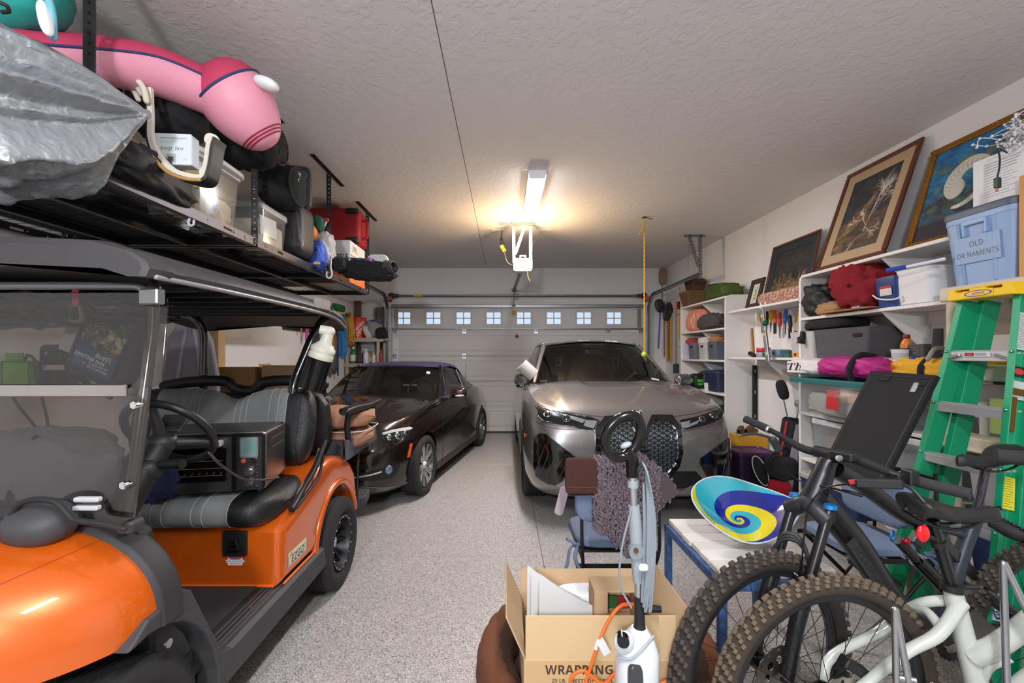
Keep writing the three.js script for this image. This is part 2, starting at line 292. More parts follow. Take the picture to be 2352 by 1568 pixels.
mesh('centre_bracket',[bx(0.05,0.16,0.02,-0.02,0.02,-0.05),bx(0.03,0.05,0.1,-0.02,0,-0.04)],darkG,ts);
mesh('warning_tag',cy(0.0225,0.0225,0.15,-1.9,0,0,[0,0,Math.PI / 2],16),M('#cdb51e',0.6),ts);
// opener
const op=thing('garage_door_opener','white door opener with a lit lamp cover hanging on perforated angle irons','door opener',[0.235,2.63,-5.74]);
mesh('motor_box',bx(0.22,0.12,0.3,0,0.01,-0.18,undefined,0.02),M('#d9d6d0',0.4),op);
mesh('lamp_cover',T(ext(rrect(0.235,0.145,0.03),0.11,0.018),[0,0,0.02]),M('#fff0cf',0.4,{emissive: '#ffd9a0',emissiveIntensity: LAMP.openerGlow}),op);
mesh('cover_vent',Array.from({length: 10},(_,i)=>bx(0.007,0.022,0.004,-0.068 + i*0.015,-0.045,0.0765)),M('#c0954d',0.5),op);
mesh('top_clip',ext(rrect(0.085,0.06,0.01),0.02,0.003,[rrect(0.05,0.028,0.006)]),M('#d8d2c4',0.4),op).position.set(0,0.09,0.02);
const hang=metal('#d7d8d9',0.4);
mesh('hanger_strap',perf(V(-0.11,0.03,-0.02),V(-0.115,CEIL - 2.63,-0.02)),hang,op);mesh('hanger_strap',perf(V(0.1,0.03,-0.02),V(0.1,CEIL - 2.63,-0.02)),hang,op);
mesh('diagonal_strap',perf(V(-0.095,0.14,-0.01),V(0.04,CEIL - 2.64,-0.01)),hang,op);mesh('ceiling_strap',perf(V(-0.3,CEIL - 2.642,0),V(0.16,CEIL - 2.642,0),0.05),galv,op);
mesh('rail',[beam(V(-0.015,-0.03,-0.3),V(-0.045,0.11,-2.95),0.05,0.03),beam(V(-0.015,-0.055,-0.3),V(-0.045,0.085,-2.95),0.012,0.02)],metal('#6f7378',0.35),op);
mesh('door_arm',[beam(V(-0.045,0.08,-2.92),V(-0.05,-0.19,-2.95),0.03,0.012,V(1,0,0)),bx(0.09,0.06,0.04,-0.045,0.11,-2.98),bx(0.07,0.03,0.05,-0.05,-0.2,-2.95)],metal('#5c5e61',0.45),op);
mesh('power_cord',pipe([V(-0.11,-0.01,0),V(-0.19,0.02,0.05),V(-0.225,0.1,0.1),V(-0.235,0.22,0.0),V(-0.23,0.3,-0.2)],0.004),M('#5d4128',0.6),op);
mesh('coiled_cord',[pipe([V(-0.23,0.3,-0.2),V(-0.27,0.42,-0.28),V(-0.29,0.36,-0.3),V(-0.23,0.28,-0.28),V(-0.21,0.22,-0.26),V(-0.25,0.3,-0.3),V(-0.275,0.4,-0.33),V(-0.26,0.53,-0.36)],0.006)],M('#2a2725',0.6),op);
mesh('plug_tag',[bx(0.05,0.1,0.03,-0.25,0.27,-0.27,[0,0,0.5])],M('#d8bd1c',0.5),op);
mesh('signal_wire',[pipe([V(0.11,0.12,0),V(0.14,0.3,-0.1),V(0.26,CEIL - 2.66,-0.36)],0.003),pipe([V(0.06,-0.07,0.02),V(0.065,-0.15,0.02),V(0.09,-0.21,0.02)],0.003)],M('#8c5a3e',0.6),op);
const ol=new THREE.PointLight('#ffd6a0',LAMP.opener);ol.position.set(0,0.005,0.17);ol.castShadow=true;ol.shadow.radius=3;ol.name='opener_lamp';op.add(ol);
for (const [x,lb] of [[-0.09,'small white ceiling plate left of the hanging door opener, black cord plugged in'],[0.55,'small white ceiling plate right of the hanging door opener, thin red wire']]){const o=thing('ceiling_outlet',lb,'outlet',[x,CEIL,-6.1]);mesh('plate',bx(0.16,0.008,0.09,0,-0.004,0,undefined,0.003),M('#e9e6e0',0.5),o);mesh('socket',bx(0.04,0.006,0.03,0,-0.01,0),M('#d0ccc5',0.5),o);}
// tube fixtures: one in view, an unseen twin overhead placed to light the foreground
const lensM=M('#ffffff',0.5,{emissive: '#fdfcff',emissiveIntensity: LAMP.tubeGlow});
const tube=(z,label,power)=>{
const t=thing('tube_light',label,'ceiling light',[0.3,CEIL,z]);
mesh('housing',T(ext([[-0.085,0],[-0.062,-0.03],[0.062,-0.03],[0.085,0]],1.24,0.002),[0,0,0]),M('#e9e9ea',0.4),t);
for (const s of [-1,1]) mesh('end_cap',T(ext([[-0.088,0],[-0.07,-0.075],[0.07,-0.075],[0.088,0]],0.012,0.003),[0,0,s*0.618]),M('#f0f0f0',0.4),t);
mesh('side_lens',[-1,1].map((s)=>beam(V(s*0.0815,-0.03,-0.61),V(s*0.0815,-0.03,0.61),0.004,0.055)),M('#efeae6',0.4),t);
mesh('lens',bx(0.135,0.012,1.22,0,-0.072,0,undefined,0.004),lensM,t);
const l=new THREE.RectAreaLight('#f6f6ff',power,0.13,1.2);l.position.set(0,-0.082,0);l.rotation.x=-Math.PI / 2;l.castShadow=true;l.name='tube_glow';t.add(l);
};
tube(-4.74,'white lit fluorescent tube fixture on the ceiling above the door opener',LAMP.tube);
tube(0.2,'unseen lit fluorescent tube fixture straight above the viewer, lighting the foreground',LAMP.rear);
// unseen lamp behind the viewer, in place of the camera flash
const wl=thing('unseen_flash_lamp','unseen square lamp behind the viewer standing in for the camera flash, lighting the room','work lamp',[-0.55,2.25,1.6]);
mesh('lamp_body',[bx(0.34,0.26,0.09,0,0,0.05,undefined,0.02)],M('#c9a616',0.5),wl);
mesh('wall_arm',[beam(V(0,-0.14,0.05),V(0,-0.2,0.95),0.04,0.03),bx(0.14,0.2,0.02,0,-0.2,0.98)],M('#2a2a2a',0.5),wl);
mesh('lamp_face',bx(0.3,0.22,0.006,0,0,0.0),M('#ffffff',0.5,{emissive: '#fbfbff',emissiveIntensity: 14}),wl);
const ll=new THREE.RectAreaLight('#f4f5ff',LAMP.unseen_flash,0.3,0.22);ll.position.set(0,0,-0.02);ll.castShadow=true;ll.name='unseen_flash_glow';wl.add(ll);
// outside, seen through the door's panes
const hedge=mesh('hedge',Array.from({length: 14},(_,i)=>T(blob(0.7,0.8,0.5,{amp: 0.5,freq: 3,s: i,n: 24}),[-3.6 + i*0.55 + rnd(-0.1,0.1),rnd(0.6,1.0),-15.5])),M('#7d9160',0.9));tag(hedge,'green hedge across the driveway seen through the garage door windows','hedge',undefined,'stuff');
const gw=mesh('garden_wall',bx(9,2.4,0.3,0.1,1.2,-16.6),M('#c9bfae',0.9));tag(gw,'pale stone garden wall beyond the driveway behind the hedge','wall',undefined,'structure');
}
// ---------- builders shared by many things ----------
const rr3=(w,d,r,y,n=5)=>rrect(w,d,Math.min(r,w / 2.01,d / 2.01),n).map(([a,b])=>V(a,y,b));
const clearM=M('#f3f6f7',0.16,{transmission: 0.93,thickness: 0});
const cardM=M('#c0a27c',0.88,{bump: B.grain,bs: 0.0004}),cardDark=M('#a67f52',0.9,{bump: B.grain,bs: 0.0004});
const blackPl=M('#161617',0.5,{bump: B.plastic,bs: 0.0002}),blackMatte=M('#1b1b1c',0.8,{bump: B.plastic,bs: 0.0003}),blackGloss=M('#0c0c0d',0.16);
const steel=metal('#b9bcbf',0.3),alu=metal('#c9cbcd',0.38),darkSteel=metal('#4b4c4f',0.42);
const blackCloth=cloth('#1c1c1e'),whitePaint=M('#e9e7e2',0.45),chromeM=metal('#e4e6e8',0.12);
function tote(name,label,cat,p,turn,[w,h,d],body,lid,o={}){
const t=thing(name,label,cat,p,turn,o.group),k=o.taper ?? 0.86,r=o.r ?? 0.05;
const wall=[[k,0.006],[k*1.005,h*0.05],[0.985,h*0.86],[1,h*0.87],[1,h],[0.965,h],[0.955,h*0.86],[k*0.96,0.03],[k*0.9,0.02]].slice(0,body.transmission>0.5?5 : 9).map(([s,y])=>rr3(w*s,d*s - (1 - s)*0.0,r,y));
mesh('tub',[loft([rr3(w*k*0.9,d*k*0.9,r,0),...wall],{caps: !body.transmission,crease: 0.5})],body,t);
if (lid) mesh('lid',[loft([rr3(w*1.02,d*1.02,r,h - 0.025),rr3(w*1.03,d*1.03,r,h - 0.024),rr3(w*1.03,d*1.03,r,h + 0.006),rr3(w*1.0,d*1.0,r,h + 0.016),rr3(w*0.9,d*0.9,r,h + 0.016),rr3(w*0.88,d*0.88,r,h + 0.006)],{caps: true,crease: 0.5})],lid,t);
if (o.handles) for (const s of [-1,1]) mesh('handle',[bx(w*0.3,0.03,0.03,0,h*0.84,s*d*0.5),bx(0.012,h*0.2,0.03,-w*0.15,h*0.76,s*d*0.49),bx(0.012,h*0.2,0.03,w*0.15,h*0.76,s*d*0.49)],body,t);
if (o.ribs) for (const s of [-1,1]) mesh('ribs',[-0.25,0.25].map((q)=>beam(V(q*w*k,0.01,s*d*k / 2*1.01),V(q*w,h*0.86,s*d*0.985 / 2*1.01),0.018,0.008)),body,t);
return t;
}
function carton(name,label,p,turn,[w,h,d],m=cardM,o={}){
const t=thing(name,label,'box',p,turn,o.group);
mesh('shell',[bx(w,h - 0.004,d,0,h / 2 - 0.002,0,undefined,0.003)],m,t);
if (!o.plain){mesh('flap',bx(w - 0.002,0.004,d / 2 - 0.002,0,h - 0.001,-d / 4,undefined,0.001),m,t);mesh('flap',bx(w - 0.002,0.004,d / 2 - 0.002,0,h - 0.001,d / 4,undefined,0.001),m,t);mesh('tape',bx(w + 0.001,0.0015,0.05,0,h + 0.0015,0,undefined,0.0004),M('#c8a878',0.35),t);}
for (const [face,pm,fw=0.96,fh=0.96] of o.prints ?? []){
const q={front: [[0,h / 2,d / 2 + 0.001],[0,0,0],w,h],back: [[0,h / 2,-d / 2 - 0.001],[0,Math.PI,0],w,h],right: [[w / 2 + 0.001,h / 2,0],[0,Math.PI / 2,0],d,h],left: [[-w / 2 - 0.001,h / 2,0],[0,-Math.PI / 2,0],d,h],top: [[0,h + 0.003,0],[-Math.PI / 2,0,0],w,d]}[face];
mesh('print',sheet(q[2]*fw,q[3]*fh,q[0],q[1],0.0008),pm,t,{uv: true});
}
return t;
}
function softBag(name,label,cat,p,turn,[rx,ry,rz],m,o={}){
const t=thing(name,label,cat,p,turn,o.group);
mesh('body',T(blob(rx,ry,rz,{e: 0.75,amp: 0.12,freq: 2,folds: 0.12,base: 0.9,...o}),[0,ry*0.9,0]),m,t);
return t;
}
// shoe, basket, picture and bottle makers
function picture(name,label,p,turn,lean,[w,h],frameM,fw,mat,matW,art){  // base at p, leaning back by lean
const t=thing(name,label,'picture',p,turn),g=new THREE.Group();t.rotation.order='YXZ';t.rotation.x=-lean;
const prof=(x,y,L,vert)=>vert?bx(fw,L,0.028,x,y,0,undefined,0.008) : bx(L,fw,0.028,x,y,0,undefined,0.008);
for (const s of [-1,1]) mesh('frame_rail',prof(0,h / 2 + s*(h - fw) / 2,w,false),frameM,t);
for (const s of [-1,1]) mesh('frame_stile',prof(s*(w - fw) / 2,h / 2,h - 2*fw,true),frameM,t);
mesh('backing',bx(w - fw,h - fw,0.006,0,h / 2,-0.009),M('#6b5136',0.9),t);
if (matW) mesh('mount',T(ext([[-w / 2 + fw,-h / 2 + fw],[w / 2 - fw,-h / 2 + fw],[w / 2 - fw,h / 2 - fw],[-w / 2 + fw,h / 2 - fw]],0.004,0.0008,[[[-w / 2 + fw + matW,-h / 2 + fw + matW],[-w / 2 + fw + matW,h / 2 - fw - matW],[w / 2 - fw - matW,h / 2 - fw - matW],[w / 2 - fw - matW,-h / 2 + fw + matW]]]),[0,h / 2,-0.001]),mat,t);
mesh('artwork',sheet(w - 2*fw - matW*1.9,h - 2*fw - matW*1.9,[0,h / 2,-0.004]),art,t,{uv: true});
return t;
}
function bottle(name,label,p,[r,h],m,cap,o={}){
const t=thing(name,label,o.cat ?? 'bottle',p,o.turn ?? 0,o.group),nk=o.neck ?? 0.35;
mesh('bottle_body',lathe([[0,0],[r*0.9,0],[r,0.006],[r,h*(o.shoulder ?? 0.62)],[r*0.8,h*0.74],[r*nk,h*0.82],[r*nk,h*0.88],[0,h*0.88]],20),m,t);
mesh('cap',o.spray?[cy(r*nk*1.2,r*nk*1.2,h*0.08,0,h*0.9,0,undefined,12),bx(r*1.7,h*0.07,r*0.5,-r*0.3,h*0.97,0),bx(0.008,h*0.13,0.01,-r*0.75,h*0.9,0,[0,0,-0.3])] : [lathe([[0,h*0.86],[r*nk*1.25,h*0.86],[r*nk*1.15,h],[0,h]],16)],cap,t);
if (o.label2) mesh('paper_label',lathe([[r*1.01,h*0.14],[r*1.012,h*0.15],[r*1.012,h*0.5],[r*1.01,h*0.51]],20),o.label2,t);
return t;
}
// ---------- ceiling rack and what lies on it ----------
const RX0=-2.82,RX1=-1.6,RY=2.226;
{
const rackM=M('#262527',0.42,{metalness: 0.55,bump: B.plastic,bs: 0.0001}),hamm=M('#4b474a',0.4,{metalness: 0.6});
const wires=(x0,x1,z0,z1,y)=>{const g=[],s=0.075;for (let x=x0 + s;x<x1;x+=s) g.push(rod(V(x,y,z0),V(x,y,z1),0.0015,0.0015,4));for (let z=z0 + s;z<z1;z+=s) g.push(rod(V(x0,y + 0.003,z),V(x1,y + 0.003,z),0.0015,0.0015,4));return g;};
const slot=(L,hs)=>hs.map(([x,w,h])=>rrect(w,h,h / 2.1,3).map(([a,b])=>[a + x,b]));
const rack=(zn,zf,posts,label)=>{  // depths of near and far end
const t=thing('ceiling_rack',label,'storage rack',[(RX0 + RX1) / 2,RY,-(zn + zf) / 2]),L=zf - zn,xh=(RX1 - RX0) / 2;
const hs=[];for (let i=0;i<4;i++){hs.push([-L / 2 + L*(i + 0.5) / 4,0.08,0.014]);hs.push([-L / 2 + L*(i + 0.2) / 4,0.009,0.009]);}
for (const s of [-1,1]){mesh('side_beam',[T(ext([[-L / 2,-0.026],[L / 2,-0.026],[L / 2,0.026],[-L / 2,0.026]],0.003,0,slot(L,hs)),[s*xh,0,0],[0,Math.PI / 2,0]),bx(0.035,0.003,L,s*(xh - 0.017),-0.0255,0)],hamm,t);for (const z of [-0.45,-0.4,0.02,0.06,0.42,0.46]) mesh('bolt',ball(0.008,s*(xh + 0.002),0,z*L,1,1,1,8),steel,t);}
for (const q of [-0.5,0,0.5]) mesh('cross_beam',bx(2*xh - 0.02,0.05,0.035,0,-0.004,q*(L - 0.04),undefined,0.003),rackM,t);
for (const x of [-0.2,0.2]) mesh('long_beam',bx(0.035,0.04,L - 0.06,x,-0.014,0,undefined,0.003),rackM,t);
mesh('wire_deck',wires(-xh,xh,-L / 2,L / 2,0.008),M('#1c1b1c',0.45,{metalness: 0.4}),t);
for (const pz of posts) for (const s of [1,-1]){
const z=-pz + (zn + zf) / 2,H=CEIL - RY,n=24,ho=(d)=>Array.from({length: n},(_,i)=>rrect(0.012,0.012,0.002,1).map(([a,b])=>[a + d,b - H / 2 + (i + 0.5)*H / n + 0.0]));
mesh('post',[T(ext([[-0.02,-H / 2],[0.02,-H / 2],[0.02,H / 2],[-0.02,H / 2]],0.003,0,ho(0)),[s*xh,H / 2 - 0.02,z],[0,s>0?0.35 : -0.35,0]),bx(0.003,H,0.036,s*xh + (s>0?-0.02 : 0.02),H / 2 - 0.02,z - 0.022)],rackM,t);
mesh('ceiling_strip',T(ext([[-0.36,-0.02],[0.36,-0.02],[0.36,0.02],[-0.36,0.02]],0.004,0,Array.from({length: 13},(_,i)=>ring(6,(a)=>[-0.33 + i*0.055 + 0.008*Math.cos(a),0.008*Math.sin(a)]))),[s*xh,H - 0.004,z],[Math.PI / 2,0,Math.PI / 2]),rackM,t);
for (const y of [0.02,0.27,0.33]) mesh('bolt',ball(0.009,s*xh,y,z + 0.006,1,1,1,8),steel,t);
}
return t;
};
rack(0.55,2.93,[1.755,2.915],'black wire deck ceiling rack over the golf cart carrying the silver cover and pink float');
rack(2.95,5.34,[4.15,5.32],'black wire deck ceiling rack nearer the garage door carrying the red suitcase');
// silver cover, gathered at its neck
const N=at(333,262,1.86),C=at(-150,235,1.45),ax=V().subVectors(C,N),L=ax.length();ax.normalize();
const up=V(0,1,0),e1=V().crossVectors(ax,up).normalize(),e2=V().crossVectors(e1,ax);
const sc=thing('silver_cover','crinkled silver vehicle cover gathered to a point, hanging over the ceiling rack edge','cover',[-1.75,RY,-1.6]);
const rings=[];
for (let i=0;i<=60;i++){
const s=i / 60,R=0.02 + 0.275*Math.min(1,Math.pow(s*1.15,0.8))*(s>0.9?Math.sqrt(Math.max(0,1 - ((s - 0.9) / 0.101)**2)) : 1);
rings.push(ring(120,(t)=>{
const tt=t + 0.25*s*Math.sin(t*2 + 1),f1=1 - Math.abs(Math.sin(tt*4.5 + 0.7)),f2=1 - Math.abs(Math.sin(tt*8 + 2.1));
const k=1 + (0.5*(f1 - 0.4) + 0.22*(f2 - 0.4))*smooth(0.0,0.2,s)*(1 - 0.4*smooth(0.4,1,s)) + 0.08*fbm(Math.cos(t)*2.2,Math.sin(t)*2.2,s*3,3) + 0.06*Math.abs(noise3(Math.cos(t)*3 + 5,Math.sin(t)*3,s*9))*s;
const dn=Math.sin(t)<0?1 + 0.38*Math.exp(-(((s - 0.42) / 0.2)**2))*Math.abs(Math.sin(t)) : 1;
return N.clone().addScaledVector(ax,s*L).addScaledVector(e1,R*k*Math.cos(t)*1.0).addScaledVector(e2,R*k*dn*Math.sin(t)*0.92 - 0.01*s);
}));
}
wpart('fabric',loft(rings,{caps: true}),M('#a4a9ac',0.42,{metalness: 0.42,bump: B.crumple,bs: 0.005}),sc);
wpart('neck_tie',[cy(0.018,0.018,0.03,N.x,N.y,N.z,[0,0,Math.PI / 2],12)],M('#8d9296',0.5),sc);
// teal float
const tf=thing('teal_float','teal inflatable float with white panel at the top left under the ceiling','pool float',[-1.75,RY + 0.4,-1.5]);
const tc=at(-40,-30,1.66);
wpart('shell',T(blob(0.25,0.17,0.16,{e: 0.7,amp: 0.04,s: 3}),[tc.x,tc.y,tc.z],[0.3,0.3,0.3]),M('#27a79a',0.5,{bump: B.cloth,bs: 0.001}),tf);
wpart('white_panel',T(blob(0.017,0.06,0.02,{e: 0.8}),at(104,42,1.52).toArray(),[0,0,0.2]),M('#e9ecec',0.5),tf);
wpart('seam',pipe([at(106,-20,1.52),at(119,30,1.53),at(122,86,1.55)],0.012),M('#74b9c4',0.5),tf);
wpart('valve',pipe([at(0,6,1.4),at(16,14,1.41),at(20,26,1.42),at(6,28,1.42)],0.006),blackPl,tf);
// pink inflatable: long neck, drooping head
const pf1=thing('pink_float','pink inflatable bird float, deep rose on top and pale below with navy piping','pool float',[-1.7,RY + 0.5,-2.2]);
const NP=[at(-60,112,1.6),at(230,140,1.93),at(350,162,2.08),at(450,200,2.2),at(525,238,2.28)],NR=[0.075,0.098,0.11,0.11,0.1];
const nc=new THREE.CatmullRomCurve3(NP),upper=M('#d24266',0.62,{bump: B.cloth,bs: 0.0012}),lowerM=M('#ef9fb2',0.5);
const half=(a0,a1)=>Array.from({length: 41},(_,i)=>{const u=i / 40,p=nc.getPoint(u),d=nc.getTangent(u),x=V().crossVectors(d,up).normalize(),y=V().crossVectors(x,d),k=u*4,r=lerp(NR[Math.floor(Math.min(k,3.999))],NR[Math.min(4,Math.floor(Math.min(k,3.999)) + 1)],k - Math.floor(Math.min(k,3.999)));return Array.from({length: 17},(_,j)=>{const a=lerp(a0,a1,j / 16);return p.clone().addScaledVector(x,r*Math.cos(a)).addScaledVector(y,r*Math.sin(a)*0.95);});});
const s0=0.15;
wpart('neck_top',loft(half(s0,Math.PI - s0),{open: true}),upper,pf1);wpart('neck_bottom',loft(half(-Math.PI - s0,s0),{open: true}),lowerM,pf1);
const hc=at(555,246,2.3),hd=V(0.5,-0.78,-0.38).normalize(),hx=V().crossVectors(hd,V(0,0,1)).normalize().negate(),hz=V().crossVectors(hx,hd);
const head=(lo)=>{const R=[];for (let i=0;i<=30;i++){const b=-1 + 2*i / 30,w=Math.sqrt(Math.max(0,1 - b*b))**0.85;R.push(Array.from({length: 25},(_,j)=>{const a=Math.PI*(j / 24)*2*(lo?0.68 : 0.32) + (lo?-1.36 : 1)*Math.PI*0.32 + (lo?1.6 : 0)*0 + 0.9;return hc.clone().addScaledVector(hd,b*0.235).addScaledVector(hx,w*0.15*Math.cos(a)).addScaledVector(hz,w*0.155*Math.sin(a));}));} return R;};
const headRings=(f)=>{const R=[];for (let i=0;i<=34;i++){const b=-1 + 2*i / 34,w=Math.pow(Math.max(0,1 - b*b),0.45),sh=0.168*(1 - 0.16*b);R.push(ring(40,(a)=>hc.clone().addScaledVector(hd,b*0.215 - 0.0).addScaledVector(hx,w*sh*f*Math.cos(a)).addScaledVector(hz,w*sh*f*Math.sin(a))));} return R;};
const HR=headRings(1);
wpart('head_bottom',loft(HR.slice(10)),lowerM,pf1);wpart('head_top',loft(HR.slice(0,11),{caps: true}),upper,pf1);
const HP=headRings(1.012)[10];
wpart('piping',[pipe(Array.from({length: 30},(_,i)=>{const r=half(s0,s0 + 0.01)[Math.round(i / 29*38)][0];return r;}),0.006,{n: 120,m: 6}),pipe(HP.filter((_,i)=>i % 2===0),0.006,{closed: true,n: 80,m: 6})],M('#35406f',0.7),pf1);
const zp=headRings(1.008);
wpart('zip',[29,30,31].map((i)=>pipe(zp[i].filter((_,k)=>k % 2===0),0.004,{closed: true,n: 60,m: 5})),M('#a3213f',0.6),pf1);
wpart('beak',T(blob(0.062,0.028,0.04,{e: 0.9,n: 20}),at(612,192,2.2).toArray(),[0,0,-0.35]),M('#eef0f1',0.5),pf1);
wpart('loose_threads',[pipe([at(612,205,2.32),at(628,212,2.31),at(633,224,2.31)],0.0012,{m: 4}),pipe([at(618,205,2.32),at(636,200,2.31),at(638,208,2.31)],0.0012,{m: 4})],M('#e8e6e6',0.8),pf1);
// cream shell of a child carrier, with a box standing in it
const cs=thing('carrier_shell','cream lined black plastic carrier shell open at the top, holding a white box','carrier',[-1.62,RY,-2.1]);
const U=[[336,200],[338,270],[339,318],[352,352],[384,388],[420,404],[462,408],[474,380],[482,330],[488,312]].map(([x,y])=>at(x,y,2.02));
const band=(out,wd,off)=>{const c=new THREE.CatmullRomCurve3(U.map((p)=>p.clone().add(V(0,0,off)))),R=[];for (let i=0;i<=60;i++){const p=c.getPoint(i / 60),d=c.getTangent(i / 60),n=V(d.y,-d.x,0).normalize();R.push([[0,0],[0.003,out],[wd - 0.003,out],[wd,0]].map(([z,o2])=>[z*(0.25 + 0.75*smooth(10,40,i)),o2]).map(([z,o2])=>p.clone().add(V(0,0,-z)).addScaledVector(n,-o2)));} return loft(R,{caps: true,crease: 0.6});};
wpart('rim',[band(0.02,0.075,0.0)],M('#e2ddcb',0.5),cs);wpart('outer_shell',[band(-0.012,0.085,-0.004)],blackPl,cs);
wpart('base_lip',pipe([at(346,356,2.0),at(384,394,1.99),at(424,410,1.99),at(458,413,2.0)],0.008),M('#b98d50',0.5),cs);
const lid=[pipe([at(236,160,2.0),at(270,160,2.0),at(305,176,2.0),at(328,200,2.0),at(337,232,2.0)],0.013),pipe([at(240,168,2.03),at(275,172,2.03),at(308,190,2.03),at(326,215,2.03)],0.013),pipe([at(245,180,2.05),at(275,188,2.05),at(305,206,2.05),at(318,228,2.05)],0.012)];
wpart('hood_arch',[lid],M('#ddd8c6',0.5),cs);wpart('side_clip',[T(ext(rrect(0.06,0.055,0.024),0.03,0.008),at(487,322,2.08).toArray(),[0,0.2,-0.3])],M('#e2ddcb',0.5),cs);
const kb=carton('white_carton','white printed box with handwritten note standing in the cream carrier shell',at(398,384,2.13),0.08,[0.2,0.145,0.06],M('#dfe9ea',0.5),{plain: true,prints: [['front',printMap(512,380,(c,w,h)=>{c.fillStyle='#e3eeee';c.fillRect(0,0,w,h);for (let i=0;i<5;i++){c.fillStyle=i?'#b9c8c8' : '#93a0a3';c.fillRect(w*0.3,50 + i*16,w*(0.6 - i*0.07),i?4 : 9);} c.fillStyle='#7d9ea2';c.fillRect(30,40,62,170);text(c,'Keep  Box',w*0.56,h*0.48,58,'#33336a','italic','center','serif');c.fillStyle='#b9bfb6';c.fillRect(w*0.44,h*0.66,110,110);c.fillStyle='#4a5552';c.fillRect(w*0.48,h*0.75,62,60);c.fillStyle='#a7b7b9';c.fillRect(w*0.3,h*0.8,40,6);c.fillRect(w*0.8,h*0.84,60,6);}),0.98,0.97]]});
// black bags around it
const bag=(n,lb,px,py,d,r,m,o={})=>softBag(n,lb,o.cat ?? 'bag',at(px,py,d),o.turn ?? 0,r,m,o);
const b1=bag('black_bag','limp black padded bag lying on the rack edge below the cream carrier shell',330,448,2.08,[0.12,0.1,0.3],M('#222224',0.55,{bump: B.leather,bs: 0.0006}),{turn: 0.12,s: 4,amp: 0.2});
mesh('seam',pipe(ring(20,(t)=>V(0.11*Math.cos(t),0.1 + 0.02*Math.sin(t*2),0.27*Math.sin(t))),0.004,{closed: true,n: 80,m: 5}),blackGloss,b1);
const b2=bag('black_backpack','black backpack with straps piled under the pink float',385,318,2.3,[0.17,0.12,0.15],blackCloth,{s: 7});
mesh('strap',[pipe([V(-0.12,0.2,0.12),V(-0.03,0.24,0.16),V(0.06,0.17,0.17),V(0.1,0.05,0.17)],0.012),pipe([V(-0.16,0.17,0.1),V(-0.14,0.25,0.12),V(-0.06,0.27,0.12),V(-0.03,0.2,0.14)],0.014)],M('#0f0f10',0.6),b2);mesh('trim',pipe([V(-0.08,0.2,0.15),V(0.02,0.19,0.17),V(0.06,0.12,0.18)],0.003),M('#d9d9d6',0.4),b2);
mesh('buckle',[T(blob(0.02,0.05,0.01,{n: 16}),[0.1,0.19,0.14],[0,0,0.3])],M('#77787a',0.5),b2);
const b3=bag('black_duffel','big black duffel bag right below the pink float head',560,378,2.85,[0.2,0.13,0.16],blackCloth,{s: 11,cat: 'duffel bag'});
mesh('strap',pipe([V(-0.19,0.1,0.13),V(-0.14,0.24,0.13),V(-0.1,0.14,0.16),V(-0.03,0.03,0.17)],0.014),blackMatte,b3);
const b4=bag('black_duffel','small black duffel with a white tag behind the rack post',612,373,2.95,[0.11,0.12,0.12],blackCloth,{s: 15,cat: 'duffel bag'});
mesh('tag',bx(0.05,0.04,0.002,0.085,0.2,0.06,[0.2,0.9,0]),M('#d8d8d6',0.5),b4);mesh('band',pipe(ring(16,(t)=>V(0.08,0.108 + 0.115*Math.cos(t),0.118*Math.sin(t))),0.008,{closed: true,n: 50}),blackMatte,b4);
const b5=thing('round_duffel','black round ended duffel bag with a white logo patch, stuffed tight','duffel bag',at(648,474,3.3));
mesh('body',T(blob(0.15,0.145,0.17,{e: 0.6,e2: 0.8,amp: 0.05,folds: 0.06,s: 20}),[0,0.142,0]),cloth('#242527'),b5);
mesh('end_band',pipe(ring(24,(t)=>V(0.115,0.142 + 0.128*Math.cos(t),0.145*Math.sin(t))),0.012,{closed: true,n: 70}),blackMatte,b5);
mesh('logo_patch',[bx(0.055,0.075,0.003,0.128,0.2,0.06,[-0.35,0.75,-0.1])],M('#dcdcda',0.5),b5);mesh('logo_mark',[bx(0.012,0.05,0.002,0.132,0.2,0.063,[-0.35,0.75,0.5])],blackMatte,b5);
const b6=thing('tall_black_bag','tall black gear bag standing on the rack behind the second clear bin','bag',at(668,590,3.6));
mesh('body',T(blob(0.14,0.21,0.16,{e: 0.45,amp: 0.05,folds: 0.06,s: 23}),[0,0.205,0]),M('#29292b',0.5,{bump: B.leather,bs: 0.0005}),b6);mesh('tag',bx(0.016,0.045,0.004,0.13,0.09,0.09,[0,0.7,0]),M('#d8d8d6',0.5),b6);
const b7=thing('grey_case','dark grey hard case edge standing behind the round duffel','case',at(690,480,3.6));mesh('shell',T(ext(rrect(0.2,0.33,0.05),0.1,0.02,undefined,{crease: 0.7}),[-0.02,0.165,0],[0,0.3,0]),M('#3a3c3e',0.5),b7);mesh('panel_rib',T(ext(rrect(0.1,0.06,0.02),0.02,0.004),[0.02,0.25,0.055],[0,0.3,0]),M('#54575a',0.45),b7);
// clear bins
const c1=tote('clear_bin','clear plastic bin with a white lid, mixed craft things showing inside, by the near post','storage bin',V(-1.76,RY + 0.012,-2.58),0,[0.3,0.335,0.44],clearM,M('#dcdcd8',0.45),{taper: 0.88});
mesh('lid_overhang',T(blob(0.17,0.02,0.24,{e: 0.4,n: 24}),[0.02,0.35,0],[0,0,-0.06]),M('#dad9d4',0.45),c1);
